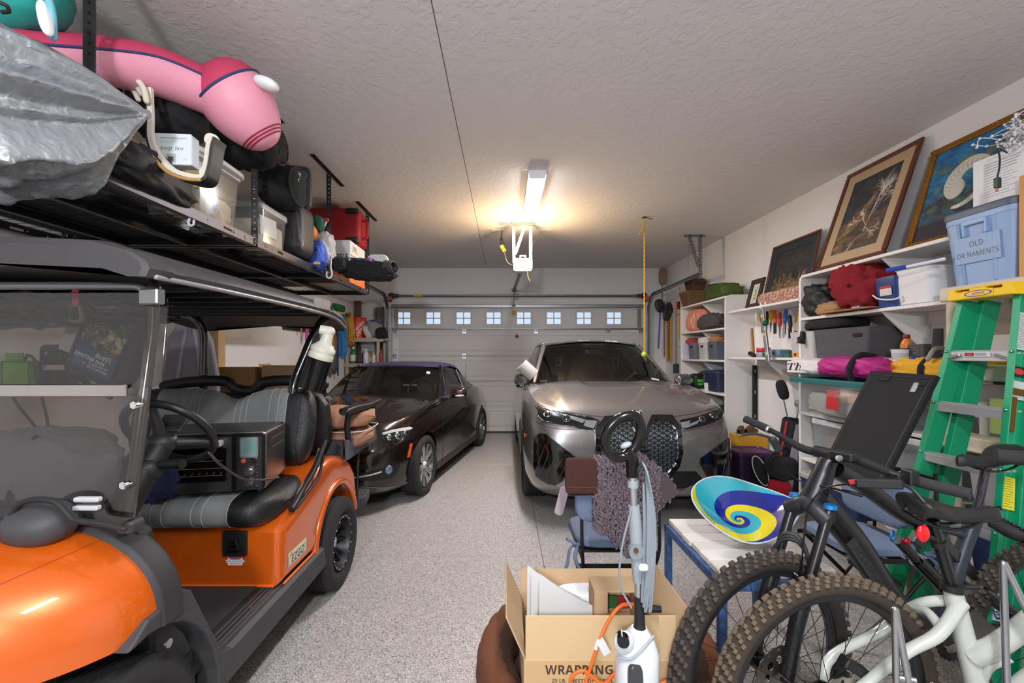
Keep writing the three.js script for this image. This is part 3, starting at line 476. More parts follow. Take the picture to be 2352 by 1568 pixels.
mesh('contents',[T(blob(0.1,0.09,0.11,{e: 0.8,amp: 0.2,s: 2}),[0.02,0.1,-0.1])],M('#cdbfa0',0.8),c1);mesh('contents',T(blob(0.05,0.12,0.05,{e: 0.5}),[0.05,0.16,0.02]),M('#ddd9d2',0.6),c1);mesh('contents',beam(V(0.06,0.08,0.12),V(0.06,0.22,0.2),0.02,0.03),M('#2f7d5c',0.5),c1);mesh('contents',bx(0.02,0.1,0.12,0.07,0.22,0.12,[0.2,0,0]),M('#d8c96a',0.6),c1);mesh('contents',ball(0.04,0.07,0.11,-0.04),M('#5b6ab4',0.5),c1);mesh('contents',T(blob(0.09,0.07,0.08,{e: 0.7,amp: 0.2,s: 5}),[0.02,0.08,0.1]),M('#bfb299',0.8),c1);
const c2=tote('clear_bin','low clear bin with a pale sheet inside, just behind the rack post','storage bin',V(-1.76,RY + 0.012,-3.2),0,[0.3,0.26,0.4],clearM,M('#d3d6d6',0.4,{transmission: 0.5}),{taper: 0.9});
mesh('contents',bx(0.24,0.15,0.34,0,0.1,0,[0,0.02,0],0.006),M('#d9c7ad',0.8),c2);mesh('contents',bx(0.003,0.13,0.22,0.128,0.14,0.05,[0.06,0,0]),M('#e9e7e3',0.7),c2);
// sacks and balls
const ob=thing('orange_ball','orange sports ball wedged beside the tall black bag','ball',at(710,556,3.95));mesh('ball',T(ball(0.085,0,0,0,0.8,1.05,1,24),[0,0.088,0]),M('#d98324',0.6,{bump: B.leather,bs: 0.0004}),ob);mesh('seam',pipe(ring(16,(t)=>V(0.03 + 0.01*Math.cos(t),0.088 + 0.086*Math.sin(t),0.082*Math.cos(t))),0.004,{closed: true,n: 50,m: 5}),M('#7c4712',0.7),ob);
const gb=bag('green_sack','dark green drawstring sack on top of the orange ball',720,532,4.0,[0.09,0.075,0.08],cloth('#1f5a49'),{s: 31});
const rt=thing('red_clamp','red and white hand clamp beside the green sack','clamp',at(742,522,4.05));mesh('jaw',[beam(V(-0.04,0.05,0),V(0.05,0.07,0),0.02,0.03)],M('#d4442e',0.5),rt);mesh('frame_bar',[beam(V(0.04,0.07,0),V(0,-0.02,0),0.012,0.012),beam(V(-0.03,0.05,0),V(-0.01,0,0),0.012,0.012)],M('#d8d6d2',0.4),rt);
const gs=bag('grey_sack','light grey nylon sack squeezed behind the blue bag',742,608,4.1,[0.1,0.155,0.12],M('#b6b4b3',0.55,{bump: B.crumple,bs: 0.003}),{s: 34,folds: 0.3});
const bb=thing('blue_bag','bright blue nylon bag with black side at the rack edge','bag',at(722,622,3.95));
mesh('body',T(blob(0.095,0.13,0.09,{e: 0.6,amp: 0.14,folds: 0.18,s: 37}),[0,0.125,0]),M('#3f63c9',0.55,{bump: B.crumple,bs: 0.002}),bb);mesh('black_side',T(blob(0.06,0.11,0.085,{e: 0.6,amp: 0.1,s: 38}),[-0.06,0.11,0.03]),blackCloth,bb);mesh('band',pipe([V(-0.03,0.17,0.09),V(0.04,0.165,0.098),V(0.09,0.16,0.05)],0.006),blackMatte,bb);mesh('print',bx(0.05,0.02,0.002,0.06,0.05,0.09,[0,0.4,0]),M('#d6c631',0.6),bb);
// suitcase, boxes, mats
const su=thing('red_suitcase','red soft-sided suitcase with black corner guards lying on the rack','suitcase',[-1.9,RY + 0.57,-5.2],0.04);
mesh('body',T(ext(rrect(0.6,0.4,0.05,6),0.42,0.04,undefined,{crease: 0.8,seg: 4}),[0,0.12,0]),M('#a3161f',0.6,{bump: B.cloth,bs: 0.0006}),su);
for (const y of [-0.04,0.28]) mesh('corner_guard',[bx(0.14,0.07,0.05,0.22,y,0.2,undefined,0.012),cy(0.025,0.025,0.03,0.255,y,0.23,[0,0,Math.PI / 2])],blackPl,su);
mesh('carry_handle',bent([V(0.29,0.0,0.1),V(0.36,0.01,0.1),V(0.36,0.2,0.1),V(0.29,0.21,0.1)],0.014,0.05),M('#9d1620',0.55),su);
const bubble=printMap(1024,640,(c,w,h)=>{c.fillStyle='#e8e6e2';c.fillRect(0,0,w,h);c.fillStyle='#e0762e';c.fillRect(0,h*0.52,w,h*0.48);text(c,'UHAUL',w*0.3,h*0.13,90,'#3b3a38');c.fillStyle='#e0762e';c.fillRect(w*0.1,h*0.2,w*0.4,12);text(c,'ENVIRO-BUBBLE',w*0.5,h*0.38,122,'#33312f');text(c,'LARGE BUBBLE',w*0.52,h*0.66,96,'#f2efe8');text(c,'24" x 5/16"',w*0.6,h*0.83,40,'#f2efe8');});
carton('bubble_wrap_carton','white and orange bubble wrap carton in front of the red suitcase',V(-1.83,RY + 0.014,-5.0),0,[0.44,0.455,0.5],M('#e4e1dc',0.7),{prints: [['front',bubble,0.99,0.99],['right',bubble,0.99,0.99]]});
const bc=softBag('black_garment','crumpled black fabric in front of the bubble wrap carton','fabric',at(778,622,3.95),0,[0.06,0.06,0.06],blackCloth,{s: 44,folds: 0.4});
const ym=thing('rolled_mat','rolled black yoga mat with turquoise strap lying toward the garage door','yoga mat',at(820,605,4.15));
mesh('roll',[cy(0.05,0.05,0.3,0,0,0,[0,0,Math.PI / 2 - 0.05],20)],M('#2a2730',0.85,{bump: B.fleece,bs: 0.002}),ym);mesh('strap',cy(0.053,0.053,0.02,0.03,0.001,0,[0,0,Math.PI / 2 - 0.05],20),M('#1f8f96',0.6),ym);mesh('maker_label',bx(0.02,0.07,0.002,-0.05,0,0.051),M('#cfcbd6',0.6),ym);
const pb=thing('purple_ball','small purple massage ball at the end of the rolled mat','ball',at(846,606,4.12));mesh('ball',T(blob(0.04,0.05,0.04,{n: 24}),[0,0.01,0]),M('#7c3f9a',0.5),pb);
const wb=thing('white_board','pale rounded foam board resting behind the hanging black bag','board',at(868,618,4.25));mesh('slab',T(ext(rrect(0.2,0.15,0.055),0.05,0.012),[0,0.06,0],[0.2,0.1,0]),M('#d6d9d3',0.5),wb);
const hb=thing('overhanging_bag','long black tent bag with elastic mouth drooping over the far end of the rack','bag',at(842,642,4.1),-0.15);
mesh('body',T(blob(0.26,0.085,0.12,{e: 0.7,amp: 0.18,folds: 0.25,freq: 2.6,s: 50,n: 56}),[0,0.08,0],[0,0,-0.1]),cloth('#1e1e1f'),hb);
mesh('elastic_mouth',Array.from({length: 9},(_,i)=>pipe(ring(12,(t)=>V(0.19 + i*0.009,0.105 + 0.058*Math.cos(t)*(1 - i*0.02),0.09*Math.sin(t))),0.005,{closed: true,n: 30,m: 5})),M('#4d494b',0.8),hb);
mesh('strap',pipe([V(-0.22,0.1,0.1),V(-0.26,0.13,0.1),V(-0.3,0.1,0.1)],0.008),M('#77777a',0.5),hb);mesh('buckle',bx(0.05,0.02,0.015,-0.22,0.12,0.1),M('#8e9092',0.4),hb);
const wh=thing('white_hook_strap','white bungee strap hooked under the rack edge next to the blue bag','strap',at(757,625,3.86));mesh('cord',[pipe([at(768,560,3.86),at(762,590,3.86),at(760,612,3.85)].map((p)=>p.sub(wh.position)),0.005),pipe([V(0.01,0.04,0),V(0.02,-0.02,0),V(0.005,-0.05,0.01),V(-0.02,-0.04,0.01),V(-0.02,0.0,0.01)],0.007)],M('#e4e2de',0.5),wh);
const jh=thing('white_hook','small white J hook hanging from the rack edge above the golf cart roof','hook',at(440,508,2.33));mesh('hook',pipe([V(-0.012,0.04,-0.02),V(-0.016,0,0),V(-0.008,-0.022,0),V(0.012,-0.018,0.004),V(0.016,0.002,0.006)],0.006),M('#e6e6e6',0.4),jh);
// unseen dark slabs and crates, placed to darken the wire deck from below
for (const [z,d,lb] of [[-1.35,1.5,'unseen black slab on the rack deck under the silver cover, darkening the mesh'],[-2.55,0.7,'unseen black slab on the rack deck behind the first clear bin, darkening the mesh']]){const o=thing('unseen_deck_slab',lb,'table',[-2.3,RY + 0.016,z]);mesh('slab',bx(0.8,0.035,d,0,0.018,0,undefined,0.008),blackMatte,o);mesh('edge_strip',[bx(0.03,0.04,d - 0.05,0.39,0.019,0)],blackPl,o);}
{const o=thing('unseen_deck_slab','unseen black slab under the bags on the rack nearer the garage door, darkening the mesh','table',[-2.02,RY + 0.012,-4.05]);mesh('slab',bx(0.76,0.008,1.2,0,0.002,0),blackMatte,o);mesh('edge_strip',bx(0.02,0.01,1.1,-0.38,0.002,0),blackPl,o);}  // unseen slab that darkens the mesh below the bags
for (const [z,h,c,lb] of [[-3.25,0.4,'#242426','unseen dark crate on the rack deck against the wall behind the second clear bin, darkening the deck'],[-4.0,0.42,'#202228','unseen dark crate on the rack deck against the wall behind the blue bag, darkening the deck'],[-4.7,0.34,'#25252b','unseen dark crate on the rack deck against the wall beside the suitcase, darkening the deck']]) tote('unseen_dark_crate',lb,'crate',V(-2.42,RY + 0.013,z),Math.PI / 2,[0.66,h,0.66],M(c,0.6),M('#1a1a1c',0.6),{});  // crates out of view, darkening the deck as seen from below
}
// ---------- golf cart (built in room coordinates, depth d = -z) ----------
const W=(x,y,d)=>V(x,y,-d);
function tyre(R,r,w,o={}){                         // rubber lathed about x, with grooves
const pr=[[r,-w*0.36],[r + (R - r)*0.3,-w*0.49],[r + (R - r)*0.65,-w*0.5],[R*0.985,-w*0.42],[R,-w*0.33]];
const gr=o.grooves ?? 4;for (let i=0;i<gr;i++){const c=-w*0.3 + w*0.6*(i + 0.5) / gr;for (const [dx,dr] of [[-0.02,0],[-0.012,-0.007],[0.012,-0.007],[0.02,0]]) pr.push([R + dr,c + dx*w*2]);}
pr.push([R,w*0.33],[R*0.985,w*0.42],[r + (R - r)*0.65,w*0.5],[r + (R - r)*0.3,w*0.49],[r,w*0.36]);
const g=toCreasedNormals(mergeVertices(new THREE.LatheGeometry(pr.map((p)=>new THREE.Vector2(...p)),o.n ?? 56)),0.7);
g.rotateZ(-Math.PI / 2);return prep(g);
}
const rubber=M('#242322',0.82,{bump: B.grain,bs: 0.0006});
const orange=M('#d85f0a',0.34,{metalness: 0.3,clearcoat: 1,clearcoatRoughness: 0.05});
const cart=thing('golf_cart','orange golf cart with black roof, tinted windshield and grey striped seats','golf cart',[-1.66,0,-2.2]);
{
const cowlM=M('#2b2b2c',0.62,{bump: B.leather,bs: 0.0003}),rockM=M('#3a3a3c',0.6,{bump: B.plastic,bs: 0.0003});
const cx=-1.66,P=(n,g,m,o)=>wpart(n,g,m,cart,o);
// hood and cowl: sections across, from the nose back
const sec=(d,k,yb,grow=0,n=2.5)=>{const s=clamp((1.44 - d) / 0.46),f=Math.pow(Math.max(0,1 - s**2.1),0.52),w=0.605*f + grow,h=(0.335*Math.pow(f,0.62)) + grow;return Array.from({length: 41},(_,i)=>{const a=-Math.PI / 2 + Math.PI*i / 40,c=Math.sin(a),e=Math.cos(a);return W(cx + w*sgp(c,2 / n),yb + (h + k)*sgp(Math.max(e,0),2 / n),d);});};
const R=[];for (let i=0;i<=24;i++) R.push(sec(0.985 + (1.4 - 0.985)*Math.pow(i / 24,1.4),0,0.665));
P('hood',loft(R,{open: true}),orange);
P('hood_crease',[-1,1].map((s)=>pipe(Array.from({length: 12},(_,i)=>{const q=sec(1.05 + 0.34*i / 11,0,0.665)[s<0?11 : 29];return q.clone().add(V(0,0.0,0));}),0.0016,{m: 4})),M('#8f3a0c',0.4));
const C=[];for (let i=0;i<=10;i++) C.push(sec(1.39 + 0.09*i / 10,i===0?-0.004 : 0.012*Math.sin(Math.min(i / 10,0.6)*2.6),0.665,i?0.012 : 0.0));C.push(sec(1.485,-0.03,0.665,0.0),sec(1.485,-0.15,0.665,-0.06));
P('cowl',loft(C,{open: true}),cowlM);
P('cowl_gasket',pipe(C[5].slice(10,31).map((p)=>p.clone().add(V(0,0.006,0))),0.012),M('#161617',0.7));
P('dash_dome',T(blob(0.092,0.06,0.08,{e: 0.9,n: 36}),at(95,1200,1.34).toArray(),[0.25,0,0]),M('#3c3d3f',0.6,{bump: B.leather,bs: 0.0003}));
P('dome_gasket',pipe([[-10,1195],[20,1190],[45,1158],[80,1147],[125,1152],[155,1180],[172,1194],[230,1202],[285,1215]].map(([x,y])=>at(x,y,1.3)),0.0085),M('#1a1a1b',0.7));
P('strut_boot',[T(blob(0.03,0.022,0.03,{e: 0.6,n: 24}),at(300,1205,1.4).toArray())],M('#37383a',0.6));
// dashboard and firewall behind the cowl
P('dashboard',[bx(1.0,0.14,0.08,cx,0.87,-1.49,[0.2,0,0],0.02),bx(1.04,0.45,0.03,cx,0.58,-1.48)],M('#222223',0.65));
// front side panel, rocker, floor
const side=(pts,d,x,m,name,b=0.008)=>P(name,T(ext(pts.map(([a,y])=>[a,y]),d,b),[x,0,0],[0,-Math.PI / 2,0]).applyMatrix4(new THREE.Matrix4().makeScale(1,1,1)),m);
const arch=Array.from({length: 9},(_,i)=>{const a=0.0 + i / 8*Math.PI*0.56;return [1.34 + 0.345*Math.cos(a),0.25 + 0.42*Math.sin(a)];});
for (const s of [1,-1]){  // extrusions drawn in (depth, height)
const q=(pts)=>pts.map(([d,y])=>[-d,y]);
const g=ext(q([[1.29,0.675],[1.345,0.715],[1.49,0.735],[1.53,0.71],[1.70,0.39],[1.76,0.37],[1.76,0.25],...arch]),0.09,0.008);
g.rotateY(-Math.PI / 2);g.translate(cx + s*0.565,0,0);P('front_side_panel',g,rockM);
const rk=ext([[-0.07,0.25],[0.05,0.245],[0.065,0.27],[0.055,0.36],[0.035,0.372],[-0.07,0.372]],1.0,0.004);rk.translate(cx + s*0.55,0,-2.22);if (s<0) rk.applyMatrix4(new THREE.Matrix4().makeTranslation(2*(cx - 0.55),0,0).multiply(new THREE.Matrix4().makeScale(-1,1,1)));P('rocker',s<0?T(ext([[-0.065,0.25],[0.07,0.25],[0.07,0.372],[-0.05,0.365]],1.0,0.004),[cx - 0.55,0,-2.22]) : rk,rockM);
}
P('floor_pan',bx(1.1,0.03,0.85,cx,0.36,-1.84),M('#1d1d1e',0.7));
P('floor_mat',bx(0.98,0.012,0.72,cx - 0.02,0.38,-1.86,undefined,0.003),M('#2b2b2c',0.85,{bump: B.fleece,bs: 0.003}));
P('sill_ribs',[0,1,2,3].map((i)=>bx(0.008,0.004,0.5,cx + 0.5 + i*0.022,0.374,-1.95)),M('#48484a',0.6));
P('panel_bolt',[T(cy(0.014,0.014,0.008,0,0,0,[0,0,Math.PI / 2],14),[cx + 0.612,0.6,-1.42])],steel);P('sill_bolt',[cy(0.009,0.009,0.006,cx + 0.54,0.374,-1.74,undefined,10)],steel);P('sill_bolt',[cy(0.009,0.009,0.006,cx + 0.54,0.374,-2.02,undefined,10)],steel);
// rear body
const body=[[2.2,0.375],[2.2,0.64],[2.23,0.67],[2.4,0.715],[2.56,0.79],[2.66,0.84],[2.85,0.86],[3.05,0.83],[3.2,0.76],[3.3,0.66],[3.34,0.5],[3.33,0.44],[3.29,0.44]];
for (let i=0;i<=14;i++){const a=0.42 + (Math.PI - 0.52)*i / 14;body.push([2.95 + 0.345*Math.cos(a),0.285 + 0.375*Math.sin(a)]);}
body.push([2.6,0.375]);
const bg=ext(body.map(([d,y])=>[-d,y]).reverse(),1.17,0.055,undefined,{seg: 5,crease: 0.6});bg.rotateY(-Math.PI / 2);bg.translate(cx,0,0);P('rear_body',bg,orange);
for (const s of [-1,1]) P('fender_flare',[pipe(Array.from({length: 15},(_,i)=>{const a=0.3 + (Math.PI - 0.5)*i / 14;return W(cx + s*0.575,0.285 + 0.385*Math.sin(a),2.95 + 0.36*Math.cos(a));}),0.022)],orange);
P('wheel_well',[bx(0.8,0.4,0.65,cx,0.5,-2.95)],M('#0d0d0d',0.9));
P('trim_strip',[bx(1.1,0.012,0.012,cx,0.383,-2.196),bx(0.01,0.012,0.4,cx + 0.585,0.383,-2.42)],M('#e0681e',0.35));
const lp=P('latch_plate',[T(ext(rrect(0.118,0.118,0.008),0.012,0.003),W(-1.297,0.592,2.192).toArray())],blackPl);
const tri=ext([[-0.034,-0.028],[0.034,-0.028],[0.018,0.034],[-0.018,0.034]],0.02,0.004,[[[-0.016,-0.016],[0,0.018],[0.016,-0.016]]]);
P('latch_ring',[T(tri,W(-1.297,0.592,2.178).toArray()),cy(0.008,0.008,0.01,-1.297,0.592,-2.176,[Math.PI / 2,0,0],10)],M('#0d0d0d',0.45));
P('plate_screw',[[-1,-1],[1,-1],[-1,1],[1,1]].map(([a,b])=>T(cy(0.005,0.005,0.005,0,0,0,[Math.PI / 2,0,0],8),W(-1.297 + a*0.046,0.592 + b*0.046,2.184).toArray())),metal('#77797b',0.4));
const dealer=printMap(512,300,(c,w,h)=>{c.fillStyle='#b8430c';c.fillRect(0,0,w,h);c.fillStyle='#eceae6';c.beginPath();c.roundRect(70,70,372,90,20);c.fill();c.beginPath();c.roundRect(20,130,472,66,14);c.fill();c.beginPath();c.roundRect(70,180,372,90,24);c.fill();c.fillStyle='#2e4a8c';c.beginPath();c.roundRect(110,16,292,110,50);c.fill();text(c,'ARIZONA',w / 2,86,76,'#e0632a');text(c,'Ranch & Resort Carts',w / 2,164,46,'#24262c');text(c,'928-772-8170',w / 2,226,46,'#24262c');});
P('dealer_sticker',sheet(0.098,0.058,W(-1.3,0.505,2.199).toArray(),[0,0,0]),dealer,{uv: true});
const ez=printMap(768,256,(c,w,h)=>{c.fillStyle='#c9530f';c.fillRect(0,0,w,h);c.fillStyle='#d8d2b0';c.beginPath();c.roundRect(4,4,w - 8,h - 8,26);c.fill();c.strokeStyle='#2a2a28';c.lineWidth=9;c.beginPath();c.roundRect(22,82,w - 44,152,18);c.stroke();text(c,'RXV',118,46,62,'#2a2a28','bold italic');c.save();c.scale(1.25,1);text(c,'EZGO',w / 2 / 1.25,160,176,'#2a2a28','bold italic');c.restore();});
P('maker_decal',sheet(0.205,0.072,W(cx + 0.5868,0.475,2.365).toArray(),[0,Math.PI / 2,0]),ez,{uv: true});
// seats
const seatM=M('#85898a',0.8,{bump: B.cloth,bs: 0.0012}),bolster=M('#141415',0.42,{bump: B.leather,bs: 0.0012}),stitch=M('#b9bdbf',0.7);
const prof=(pts,k=1)=>{const c=new THREE.CatmullRomCurve3(pts.map(([d,y])=>V(d,y,0)),true),n=36,o=[];for (let i=0;i<n;i++){const p=c.getPoint(i / n);o.push([p.x,p.y]);} const mx=o.reduce((s,p)=>s + p[0],0) / n,my=o.reduce((s,p)=>s + p[1],0) / n;return o.map(([a,b])=>[mx + (a - mx)*k,my + (b - my)*k]);};
const seat=(pts,xs,hump=()=>0)=>loft(xs.map(([x,k])=>prof(pts,k).map(([d,y])=>W(x,y + hump(x,y),d))),{caps: true});
const base=[[2.14,0.7],[2.135,0.76],[2.18,0.805],[2.4,0.812],[2.64,0.8],[2.66,0.72],[2.6,0.67],[2.2,0.665]];
const span=(a,b,n)=>Array.from({length: n},(_,i)=>[lerp(a,b,i / (n - 1)),1]);
P('seat_cushion',seat(base,span(-2.08,-1.3,12)),seatM);
const end=(s,x0,x1)=>Array.from({length: 9},(_,i)=>{const t=i / 8;return [lerp(x0,x1,t),Math.sqrt(Math.max(0.02,1 - (Math.max(0,t - 0.35) / 0.66)**2.4))];});
P('seat_bolster',seat(base,end(1,-1.3,-1.11)),bolster);P('seat_bolster',seat(base,end(1,-2.08,-2.24)),bolster);
const back=[[2.66,0.86],[2.63,0.95],[2.665,1.1],[2.71,1.24],[2.76,1.27],[2.82,1.25],[2.8,1.1],[2.76,0.92],[2.72,0.85]];
const hump=(x,y)=>(y - 0.85) / 0.42*(0.022 - 0.062*Math.exp(-(((x + 1.62) / 0.11)**2)));
P('backrest',seat(back,span(-2.06,-1.285,28),hump),seatM);
P('back_bolster',seat(back,end(1,-1.285,-1.13),hump),bolster);P('back_bolster',seat(back,end(1,-2.06,-2.22),hump),bolster);
P('rear_backrest',seat(back.map(([d,y])=>[2*2.86 - d,y - 0.01]),[[-2.2,0.6],[-2.1,1],[-1.27,1],[-1.19,0.94],[-1.15,0.6]]),bolster);
const lines=(pts,x,hm)=>{const o=prof(pts,1.006).map(([d,y])=>W(x,y + (hm?hm(x,y) : 0),d));return pipe(o,0.0017,{closed: true,n: 90,m: 4});};
P('stitching',[-1.42,-1.47,-1.61,-1.66,-1.71,-1.9,-1.95,-1.3].map((x)=>lines(base,x)),stitch);P('stitching',[-1.285,-1.335,-1.385,-1.52,-1.555,-1.59,-1.8,-1.85,-1.9].map((x)=>lines(back,x,hump)),stitch);
P('bolster_seam',[lines(base,-1.19).applyMatrix4?lines(base,-1.195) : null,lines(back,-1.205,hump)],M('#0a0a0a',0.5));
P('seat_back_rail',[pipe([W(-2.16,1.3,2.9),W(-2.0,1.325,2.9),W(-1.78,1.33,2.9),W(-1.7,1.28,2.9),W(-1.6,1.27,2.9),W(-1.52,1.325,2.9),W(-1.3,1.335,2.9),W(-1.15,1.31,2.9)],0.035)],blackPl);
P('hip_restraint',[bent([W(-1.08,0.98,2.74),W(-1.075,0.86,2.6),W(-1.085,0.76,2.42),W(-1.075,0.715,2.3)],0.018,0.06),bent([W(-1.075,0.715,2.3),W(-1.07,0.71,2.34),W(-1.06,0.8,2.6),W(-1.07,0.9,2.7)],0.009,0.03)],blackPl);
const hip=ext([[-2.34,0.73],[-2.56,0.81],[-2.66,0.88],[-2.68,0.95],[-2.6,0.86],[-2.42,0.785]],0.01,0.002);hip.rotateY(-Math.PI / 2);hip.translate(-1.09,0,0);P('hip_panel',hip,M('#6e696d',0.5));
// steering
const swc=W(-1.345,1.185,1.83),swn=V(0,0.62,-0.78).normalize(),q=new THREE.Quaternion().setFromUnitVectors(V(0,0,1),swn),wheelG=new THREE.TorusGeometry(0.165,0.0155,12,48);
wheelG.applyQuaternion(q);wheelG.translate(swc.x,swc.y,swc.z);P('steering_wheel',wheelG,M('#1a1a1b',0.45,{bump: B.leather,bs: 0.0004}));
const sp=(a)=>V(Math.cos(a)*0.155,Math.sin(a)*0.155,0).applyQuaternion(q).add(swc),hub=swc.clone().addScaledVector(swn,-0.05);
P('wheel_spokes',[rod(hub,sp(0.35),0.024,0.014),rod(hub,sp(Math.PI - 0.35),0.024,0.014),rod(hub,sp(-Math.PI / 2),0.024,0.016),ball(0.055,hub.x,hub.y,hub.z,1,0.8,1)],M('#262627',0.5));
P('clipboard_clip',[beam(hub.clone().addScaledVector(swn,0.06).add(V(-0.05,0.03,0)),hub.clone().addScaledVector(swn,0.06).add(V(0.06,0.03,0)),0.02,0.09,swn)],M('#333436',0.4));
P('steering_column',[rod(hub,W(-1.37,0.86,1.55),0.045,0.055,18),T(ball(0.05,0,0,0,1.2,1,1),hub.clone().lerp(W(-1.37,0.86,1.55),0.3).toArray())],M('#1c1c1d',0.5));
P('column_stalk',rod(hub.clone().lerp(W(-1.37,0.86,1.55),0.25),hub.clone().add(V(0.15,-0.06,0.1)),0.014,0.018),blackPl);
P('charger_cord',pipe([at(480,1040,1.7),at(510,1070,1.75),at(560,1100,1.95),at(600,1102,2.1),at(640,1096,2.2)],0.0055),M('#2c2c2e',0.4));
// roof
const roof=[],rx=[[0.02,0],[0.1,0.045],[0.5,0.075]];
const rs=(d,w,y,t)=>{const o=[];const half=[[-w,y - 0.03],[-w - 0.012,y - 0.005],[-w - 0.002,y + 0.018],[-w + 0.05,y + 0.05],[-w*0.7,y + t],[-w*0.3,y + t + 0.012]];for (const [a,b] of half) o.push(W(cx + a,b,d));for (const [a,b] of [...half].reverse()) o.push(W(cx - a,b,d));for (const [a,b] of [[w - 0.03,y - 0.03],[w*0.8,y - 0.005],[0,y + 0.005],[-w*0.8,y - 0.005],[-w + 0.03,y - 0.03]]) o.push(W(cx + a,b,d));return o;};
for (const [d,w,y,t] of [[1.385,0.545,1.768,0.06],[1.39,0.565,1.768,0.08],[1.42,0.575,1.768,0.088],[1.46,0.585,1.768,0.09],[1.485,0.575,1.768,0.062],[1.51,0.57,1.768,0.058],[1.55,0.585,1.768,0.09],[1.8,0.6,1.77,0.085],[2.4,0.605,1.77,0.085],[2.8,0.6,1.765,0.085],[3.05,0.57,1.745,0.07],[3.2,0.54,1.715,0.04],[3.3,0.5,1.70,0.02]]) roof.push(rs(d,w,y,t));
P('roof',loft(roof,{caps: true,crease: 0.7}),M('#3c3b3c',0.5,{bump: B.scuff,bs: 0.0015}));
P('roof_ribs',Array.from({length: 7},(_,i)=>bx(0.95,0.02,0.035,cx,1.752,-1.75 - i*0.19)),M('#1a1a1b',0.55));
P('roof_edge_channel',[pipe([W(cx + 0.575,1.742,1.42),W(cx + 0.6,1.742,1.8),W(cx + 0.605,1.742,2.5),W(cx + 0.585,1.73,2.9),W(cx + 0.54,1.69,3.2)],0.009)],M('#8d8b8a',0.25));
P('roof_handle',[T(bx(0.012,0.06,0.19,0,0,0,[0,-0.07,0],0.004),W(cx + 0.612,1.79,2.62).toArray())],M('#8e8a8b',0.5));P('roof_handle_grip',beam(W(cx + 0.615,1.80,2.73),W(cx + 0.605,1.765,2.8),0.012,0.012),chromeM);
for (const s of [-1,1]){
P('front_strut',bent([W(cx + s*0.44,1.745,1.6),W(cx + s*0.5,1.74,1.5),W(cx + s*0.515,1.62,1.49),W(cx + s*0.515,1.0,1.385)],0.0165,0.05),M('#5d5c5b',0.2,{clearcoat: 1,metalness: 0.6}));
P('rear_strut',s>0?bent([W(-1.16,1.76,3.02),W(-1.15,1.735,2.92),W(-1.2,1.62,2.86),W(-1.275,1.3,2.74),W(-1.28,0.85,2.74)],0.03,0.08) : bent([W(-2.05,1.76,2.9),W(-1.98,1.74,2.92),W(-1.95,1.66,2.95),W(-1.95,1.32,2.95),W(-1.97,0.85,2.95)],0.025,0.06),M('#151516',0.25,{clearcoat: 1}));
}
P('roof_front_rail',bent([W(cx - 0.52,1.66,1.49),W(cx - 0.5,1.725,1.49),W(cx + 0.48,1.725,1.49),W(cx + 0.51,1.66,1.49)],0.014,0.05),M('#4a4a4c',0.22,{clearcoat: 1}));
// windshield: two tinted sheets
const tint=M('#d6d2cc',0.04,{transmission: 1,thickness: 0}),pane=(pts,y0,d0,y1,d1)=>{const g=ext(rrect(pts[1] - pts[0],1,0.05,6).map(([a,b])=>[a,b]),0.004,0.001);return g;};
const sheetAt=(x0,x1,y0,d0,y1,d1,r)=>{const a=W((x0 + x1) / 2,(y0 + y1) / 2,(d0 + d1) / 2),hgt=Math.hypot(y1 - y0,d1 - d0),g=ext(rrect(x1 - x0,hgt,r,6),0.005,0.001);return T(g,a.toArray(),[-Math.atan2(d1 - d0,y1 - y0),0,0]);};
P('upper_windshield',sheetAt(-2.23,-1.085,1.395,1.44,1.7,1.475,0.04),tint);P('lower_windshield',sheetAt(-2.23,-1.105,0.985,1.36,1.375,1.43,0.07),tint);
P('windshield_hinge',[beam(W(-2.2,1.387,1.43),W(-1.185,1.387,1.43),0.012,0.04)],metal('#b7b3ac',0.3));
P('windshield_bracket',[T(bx(0.08,0.05,0.03,0,0,0,[0,-0.3,0.0],0.004),W(-1.13,1.685,1.46).toArray())],metal('#a9acad',0.4));
P('windshield_clip',[T(bx(0.075,0.014,0.02,0,0.01,0),at(202,1154,1.36).toArray()),T(bx(0.075,0.014,0.02,-0.003,-0.01,0),at(202,1158,1.36).toArray())],M('#b9bcbd',0.35));
for (const [x,y] of [[310,930],[285,1114]]) P('windshield_nut',[T(cy(0.012,0.012,0.012,0,0,0,[Math.PI / 2,0,0],6),at(x,y,1.37).toArray()),T(cy(0.006,0.006,0.03,0.008,0,0,[Math.PI / 2,0,0],8),at(x,y,1.37).toArray())],chromeM);
// rear seat frame: tray, armrests, foot plate
const trayS=ext([[-3.06,0.79],[-3.06,0.925],[-3.14,0.928],[-3.26,0.9],[-3.36,0.865],[-3.48,0.87],[-3.58,0.905],[-3.72,0.925],[-3.74,0.8]],0.03,0.008,undefined);trayS.rotateY(-Math.PI / 2);
P('rear_tray',[bx(1.14,0.02,0.68,cx,0.8,-3.4),bx(1.15,0.135,0.025,cx,0.857,-3.07)],M('#2d2e31',0.6));P('tray_side',[trayS.clone().translate(cx + 0.6,0,0)],M('#4a4c52',0.6));P('tray_side',[trayS.clone().translate(cx - 0.6,0,0)],M('#4a4c52',0.6));
